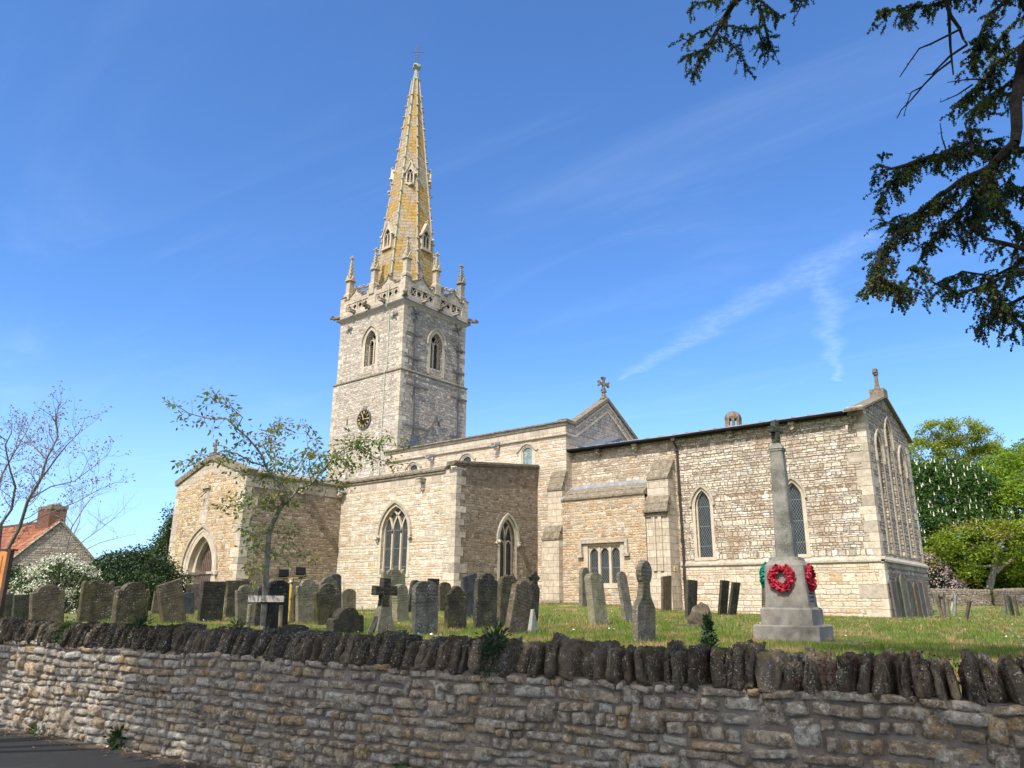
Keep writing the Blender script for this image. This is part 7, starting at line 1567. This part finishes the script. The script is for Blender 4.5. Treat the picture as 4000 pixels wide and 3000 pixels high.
for i in range(46):
    x = r.uniform(-3.0, -.3) if i < 40 else r.uniform(-8, -3); c = WP(x, r.uniform(1.06, 1.24), -r.uniform(-.02, .16)); rs.append(np.array(c)+r.normal(0, 1, (55, 3))*np.array([.045, .03, .03]))
sc_ = empty('stonecrop', tuple(WP(-1.6, 1.1)), 0, 'reddish stonecrop creeping between the coping stones at the right', 'plant'); o = leaf_obj('stems', np.concatenate(rs), .02, L_red, sc_, .6, 13, -.2, 0); o['kind'] = 'stuff'
# dead leaves and grit where wall meets road
r = np.random.default_rng(14); n = 1500; x = r.uniform(-13, 2, n); y = yw(x)-np.abs(r.normal(0, .16, n))-.03; M['litter'] = leaf_mat('dead_leaf', (.12, .075, .04), (.26, .18, .11), None, .1); v = leaves(np.stack([x, y, np.full(n, .012)], 1), .024, .6, 15, 0, .96); v[:, 2] = np.clip(v[:, 2], .008, .03); tag(np_mesh('leaf_litter', v, np.arange(len(v)).reshape(-1, 4), M['litter']), kind='stuff')

# ---------------------------------------------------------------- larch overhanging from the right
L_larch = leaf_mat('larch_needles', (.022, .055, .020), (.05, .095, .028), (.10, .14, .022), .3, big=1.6); M['cone'] = plain('larch_cone', (.06, .038, .026), (.13, .085, .058), 12, .003, .85)
lz = ground_z(2.6, 8.3); la = empty('larch_tree', (2.6, 8.3, lz), 0, 'larch with cone-laden branches hanging into the top right of the photograph', 'tree'); DL = 7.4
def LP(pts, dd=0.0, k=1.0): return [Vector(at_d(px, py, DL+dd+.25*math.sin(i*1.1+px*.003)*k)) for i, (px, py) in enumerate(pts)]
mb = MB(); base = Vector((2.6, 8.3, lz-.3)); limb(mb, [base, Vector((2.55, 8.2, 4)), Vector((2.5, 8.3, 8)), Vector((2.4, 8.3, 12)), Vector((2.4, 8.3, 15))], .34, .10, 10); rel(mb.build('trunk', M['bark_dark']), la)
wood = MB(); NE = []; CN = []; rn = random.Random(77)
T1 = Vector((2.5, 8.3, 6.5)); T2 = Vector((2.5, 8.3, 9.0)); T3 = Vector((2.5, 8.3, 4.6))
main = LP([(4090, 60), (4010, 180), (3985, 300), (3968, 400), (3972, 500), (3965, 560)]); limb(wood, [T2, Vector(at_d(4300, -200, DL+.6))]+main, .075, .044, 8)
G_ = {}
G_['a'] = (.050, .012, [main[-1]]+LP([(3900, 620), (3860, 680), (3850, 760), (3800, 860), (3790, 930)])); G_['b'] = (.040, .010, LP([(4150, 590), (4000, 585), (3880, 590), (3780, 600), (3640, 610), (3550, 640), (3480, 720), (3420, 800)], .2)); G_['c'] = (.030, .008, LP([(3880, 650), (3760, 700), (3640, 790), (3540, 870), (3450, 980), (3400, 1110)], -.2))
G_['d'] = (.03, .008, LP([(3860, 690), (3780, 800), (3680, 890), (3610, 970)], .3)); G_['e'] = (.032, .010, LP([(3850, 680), (3870, 780), (3930, 850), (3990, 900)], .1)); G_['f'] = (.026, .007, LP([(4080, 1000), (3960, 960), (3840, 930), (3820, 860), (3830, 790), (3870, 700)], -.4))
G_['g'] = (.022, .006, LP([(4100, 1060), (3960, 1060), (3860, 1110), (3740, 1150), (3640, 1100), (3570, 1040)], -.5)); G_['h'] = (.02, .005, LP([(4060, 960), (3960, 1040), (3880, 1080), (3760, 1060), (3700, 1090)], -.3)); G_['i'] = (.02, .005, LP([(3860, 1080), (3890, 1170), (3960, 1240), (4010, 1285)], -.5))
G_['j'] = (.02, .005, LP([(4080, 1120), (3960, 1180), (3880, 1210), (3820, 1290)], -.3)); G_['k'] = (.02, .006, LP([(3800, 600), (3790, 540), (3768, 480)], .1)); G_['l'] = (.02, .006, LP([(3660, 620), (3740, 560), (3880, 550)], .2))
G_['m'] = (.03, .008, LP([(4130, 90), (4000, 170), (3900, 240), (3830, 330), (3740, 400)], .5)); G_['n'] = (.03, .008, LP([(4150, -60), (3960, -20), (3860, 60), (3820, 160), (3800, 260)], .3)); G_['o'] = (.03, .006, LP([(4150, -150), (3950, -90), (3780, -30), (3640, 20), (3540, 30), (3430, 45)], .1)); G_['p'] = (.03, .008, LP([(4150, 230), (4000, 300), (3900, 350), (3830, 400)], .2)); G_['q'] = (.02, .006, LP([(4100, 380), (3960, 360), (3850, 390), (3780, 440)], .7)); G_['r'] = (.02, .006, LP([(4060, 30), (3960, 90), (3900, 160), (3880, 250)], .9))
G_['s'] = (.02, .005, LP([(3560, 640), (3480, 660), (3420, 640)], .1)); G_['t'] = (.016, .005, LP([(3440, 980), (3420, 1060), (3480, 1110), (3560, 1130)], -.3)); G_['u'] = (.018, .005, LP([(4100, 700), (4000, 760), (3940, 700), (3900, 780)], .4)); G_['v'] = (.018, .005, LP([(3700, 800), (3600, 820), (3500, 880), (3440, 860)], .4)); G_['w'] = (.02, .005, LP([(4120, 820), (4020, 880), (3960, 980), (3940, 1100)], .4))
# the separate spray hanging near the top centre, carried by a limb above the frame
tl = LP([(3600, -420), (3300, -330), (3050, -190), (2940, -80), (2876, 0), (2831, 66), (2787, 143), (2749, 209), (2705, 290)], .2); limb(wood, [T2+Vector((0, 0, .6))]+tl, .055, .010, 6); G_['A'] = (.012, .006, tl[4:])
G_['B'] = (.012, .004, LP([(2900, -40), (2800, 0), (2720, 15), (2690, 42)], .2)); G_['C'] = (.012, .004, LP([(2820, 95), (2900, 110), (2960, 110), (2975, 170), (2990, 210)], .1)); G_['D'] = (.012, .004, LP([(2900, -30), (2980, 10), (3020, 40), (3052, 66)], .3)); G_['E'] = (.012, .004, LP([(2800, 130), (2860, 175), (2900, 220), (2915, 280)], .0)); G_['F'] = (.012, .004, LP([(2960, 20), (2985, 90), (3000, 150), (3028, 215)], .2)); G_['G'] = (.01, .004, LP([(2780, 110), (2720, 130), (2690, 160), (2660, 145)], .2)); G_['H'] = (.01, .004, LP([(2760, 190), (2700, 210), (2670, 225)], .2)); G_['I'] = (.01, .004, LP([(3080, -60), (3100, -10), (3105, 20)], .2)); G_['J'] = (.01, .004, LP([(3150, -60), (3140, -10), (3150, 20)], .3))
def tufts(p, d_, L, first=.02):
    """needle rosettes along a shoot"""
    n = max(2, int(L/.024))
    for i in range(n): NE.append((p+d_*(L*(i+.5)/n), rn.uniform(.016, .028)))
def shoot(p, d_, L, r_, hang, lev, cone=.12, leafy=1.0):
    pts = [p]; d_ = d_.normalized(); seg = 4
    for i in range(seg):
        d_ = (d_+Vector((rn.gauss(0, .16), rn.gauss(0, .16), rn.gauss(-hang, .1)))).normalized(); q = pts[-1]+d_*L/seg
        if rn.random() < leafy: tufts(pts[-1], d_, L/seg)
        if rn.random() < cone: CN.append(q+Vector((rn.gauss(0, .01), rn.gauss(0, .01), -.012)))
        pts.append(q)
    wood.tube(pts, [r_, r_*.85, r_*.7, r_*.6, r_*.4], 3, False)
    if lev > 0:
        for k in range(rn.randint(2, 4)): i = rn.randint(1, 3); s_ = Vector((rn.gauss(0, 1), rn.gauss(0, 1), rn.gauss(-.3, .6))); shoot(pts[i], d_*.5+s_*.6, L*rn.uniform(.4, .75), r_*.65, hang, lev-1, cone, leafy)
dense = dict(a=30, b=26, c=34, d=34, e=22, f=9, g=13, h=18, i=24, j=26, k=14, l=14, m=30, n=30, o=22, p=34, q=26, r=26, s=20, t=22, u=22, v=28, w=20, A=30, B=18, C=20, D=20, E=18, F=20, G=15, H=15, I=20, J=20)
for k_, (r0_, r1_, pts) in G_.items():
    limb(wood, pts, r0_, r1_, 6); cone = .25 if k_ in 'cgijtACEF' else .10
    for i in range(1, len(pts)):
        d_ = pts[i]-pts[i-1]
        for j in range(max(1, int(d_.length*dense[k_]*1.9))):
            q = pts[i-1].lerp(pts[i], rn.random()); s_ = Vector((rn.gauss(0, 1), rn.gauss(0, 1), rn.gauss(-.35, .6))); small = k_ in 'ABCDEFGHIJ'
            shoot(q, d_.normalized()*.5+s_*.6, rn.uniform(.07, .20)*(1.0 if small else 1.35), .0035, .22, 0 if (small or rn.random() < .45) else 1, cone, .8)
# bare snags
for r0_, pl in ((.022, [(3682, -40), (3712, 60), (3748, 110), (3762, 150), (3778, 173)]), (.013, [(3750, 115), (3700, 140), (3640, 170), (3590, 190), (3555, 240), (3515, 300)]), (.018, [(3700, -40), (3708, 90), (3712, 180), (3718, 240), (3724, 292)]), (.014, [(3778, 175), (3710, 220), (3680, 250), (3640, 290), (3618, 292)]), (.012, [(3720, 235), (3660, 280), (3610, 330), (3560, 390), (3520, 430), (3504, 462)]), (.008, [(3600, 340), (3560, 360), (3545, 400), (3530, 455)]), (.010, [(3870, 310), (3780, 310), (3700, 322)]), (.010, [(3800, 330), (3740, 370), (3672, 400)]), (.009, [(3700, 600), (3680, 540), (3672, 480)]), (.010, [(3140, -60), (3130, 20), (3110, 62)])):
    pts = LP(pl, -.1, .4); limb(wood, pts, r0_, r0_*.4, 5)
    for i in range(1, len(pts)):
        d_ = pts[i]-pts[i-1]
        for j in range(int(d_.length*16)): q = pts[i-1].lerp(pts[i], rn.random()); s_ = Vector((rn.gauss(0, 1), rn.gauss(0, 1), rn.gauss(0, 1))).normalized(); wood.tube([q, q+s_*rn.uniform(.015, .045)], [.004, .002], 3, False)
limb(wood, [T1, Vector(at_d(4300, 500, DL+.3)), Vector(at_d(4150, 590, DL+.2))], .07, .042, 6); limb(wood, [T2, Vector(at_d(4260, 50, DL+.6)), Vector(at_d(4150, 90, DL+.5))], .06, .03, 6); limb(wood, [T1, Vector(at_d(4300, 900, DL)), Vector(at_d(4090, 1040, DL-.4))], .05, .024, 6)
rel(wood.build('branches', M['bark_dark']), la)
r = np.random.default_rng(6); C_ = np.array([tuple(p) for p, s_ in NE]); S_ = np.array([s_ for p, s_ in NE]); nn = 9; n = len(C_); Cc = np.repeat(C_, nn, 0); Sc = np.repeat(S_, nn)[:, None]; a = r.normal(size=(n*nn, 3)); a /= np.linalg.norm(a, axis=1)[:, None]; b = np.cross(a, r.normal(size=a.shape)); b /= np.linalg.norm(b, axis=1)[:, None]
v = np.empty((n*nn, 3, 3)); v[:, 0] = Cc-b*.0022; v[:, 1] = Cc+b*.0022; v[:, 2] = Cc+a*Sc; v[:, 0] += a*Sc*.35*0; v = v.reshape(-1, 3)
v4 = np.empty((n*nn, 4, 3)); v4[:, 0] = Cc; v4[:, 1] = Cc+a*Sc*.5+b*.0052; v4[:, 2] = Cc+a*Sc; v4[:, 3] = Cc+a*Sc*.5-b*.0052; v4 = v4.reshape(-1, 3)
rel(np_mesh('needles', v4, np.arange(len(v4)).reshape(-1, 4), L_larch), la); mb = MB()
for i, p in enumerate(CN[:1500]): mb.blob(p, .0115, i % 7, .1, 6, 5, (1, 1, 1.25))
o = mb.build('cones', M['cone']); rel(o, la); o['kind'] = 'stuff'
# upper crown of the larch, above the frame
r = np.random.default_rng(8); UP = []
for i in range(46):
    z = 5.2+i*.21; L = 4.6*(1-(z-4)/13); th = r.uniform(0, 6.28); 
    for j in range(60): t_ = r.uniform(.15, 1); UP.append((2.5+math.cos(th)*L*t_+r.normal(0, .25), 8.3+math.sin(th)*L*t_+r.normal(0, .25), z+.3*t_-r.uniform(0, .5)))
UP = np.array(UP); 
rr_ = (UP-EYE); d_ = rr_@CF; px_ = 2000+FPX*(rr_@CR)/np.maximum(d_, .1); py_ = 1500-FPX*(rr_@CU)/np.maximum(d_, .1); UP = UP[~((d_ > 0) & (px_ > -100) & (px_ < 4060) & (py_ > -120) & (py_ < 3100))]
leaf_obj('upper_foliage', clumps(UP, 9, .14, 8), .10, L_larch, la, .3, 8)

bc = at_d(3800, 820, DL); SH = []
for (px, py, k_) in ((3800, 820, 4.2), (3650, 900, 4.6), (3960, 900, 4.0), (3950, 250, 3.6), (3850, 1100, 4.8), (2850, 60, 3.4), (3980, 420, 3.4)):
    c = at_d(px, py, DL)+np.array(sdir)*k_; SH.append((tuple(c), (1.0, .9, .55)))
for (gx, gy) in ((-4.3, 12.6), (-2.6, 13.2), (-1.0, 12.4), (.6, 11.6), (-3.2, 11.9)): SH.append(((gx+.196*8.5, gy-.846*8.5, 9.6), (1.2, .55, .4)))
P = lobes_points(SH, 4500, 0, .3, .2, 2.0, 44); leaf_obj('shading_boughs', clumps(P, 7, .10, 9), .09, L_larch, la, .3, 9)
# ---------------------------------------------------------------- roadside trees at the photographer's back: their shade falls on the wall
def shade_tree(lab, base, lobes, n, seed, gap):
    t_ = empty('roadside_tree', base, 0, lab, 'tree', 'broad leafy trees across the road behind the viewpoint'); P = lobes_points(lobes, n, 0, .2, gap, .9, seed); q_ = P-EYE; P = P[(q_@CF < 0) | (np.abs(q_@CR) > (q_@CF)*.85) | ((q_@CU) > (q_@CF)*.75)]; leaf_obj('crown', clumps(P, 5, .20, seed), .20, L_mid, t_, .6, seed); mb = MB(); b = Vector(base); c = Vector(tuple(np.mean([l[0] for l in lobes], 0))); limb(mb, [b-Vector((0, 0, .2)), b.lerp(c, .5), c], .28, .12, 8)
    for l in lobes: limb(mb, [b.lerp(c, .6), Vector(l[0])], .1, .03, 5)
    rel(mb.build('trunk', M['bark']), t_)
rl = random.Random(5); LB, LB2 = [], []
for i in range(34):
    xw = -9.2+12.4*i/33; z = rl.uniform(6.0, 10.0); LB.append(((xw+.196*z+rl.uniform(-.3, .3), 5-.846*(z-.75)+rl.uniform(-.25, .25)-.15, z), (1.1, .95, .95)))
for i in range(16):
    xw = -16+7.2*i/15; z = rl.uniform(6.5, 9.5); LB2.append(((xw+.196*z, 5-.846*(z-.75)+rl.uniform(-.5, .5), z), (.9, .9, .8)))
shade_tree('broad tree across the road whose shade covers the middle of the wall', (-4.0, -8.5, 0), LB, 5200, 41, .40)
shade_tree('sparser tree across the road whose broken shade dapples the left end of the wall', (-13.5, -8.5, 0), LB2, 800, 42, .5)
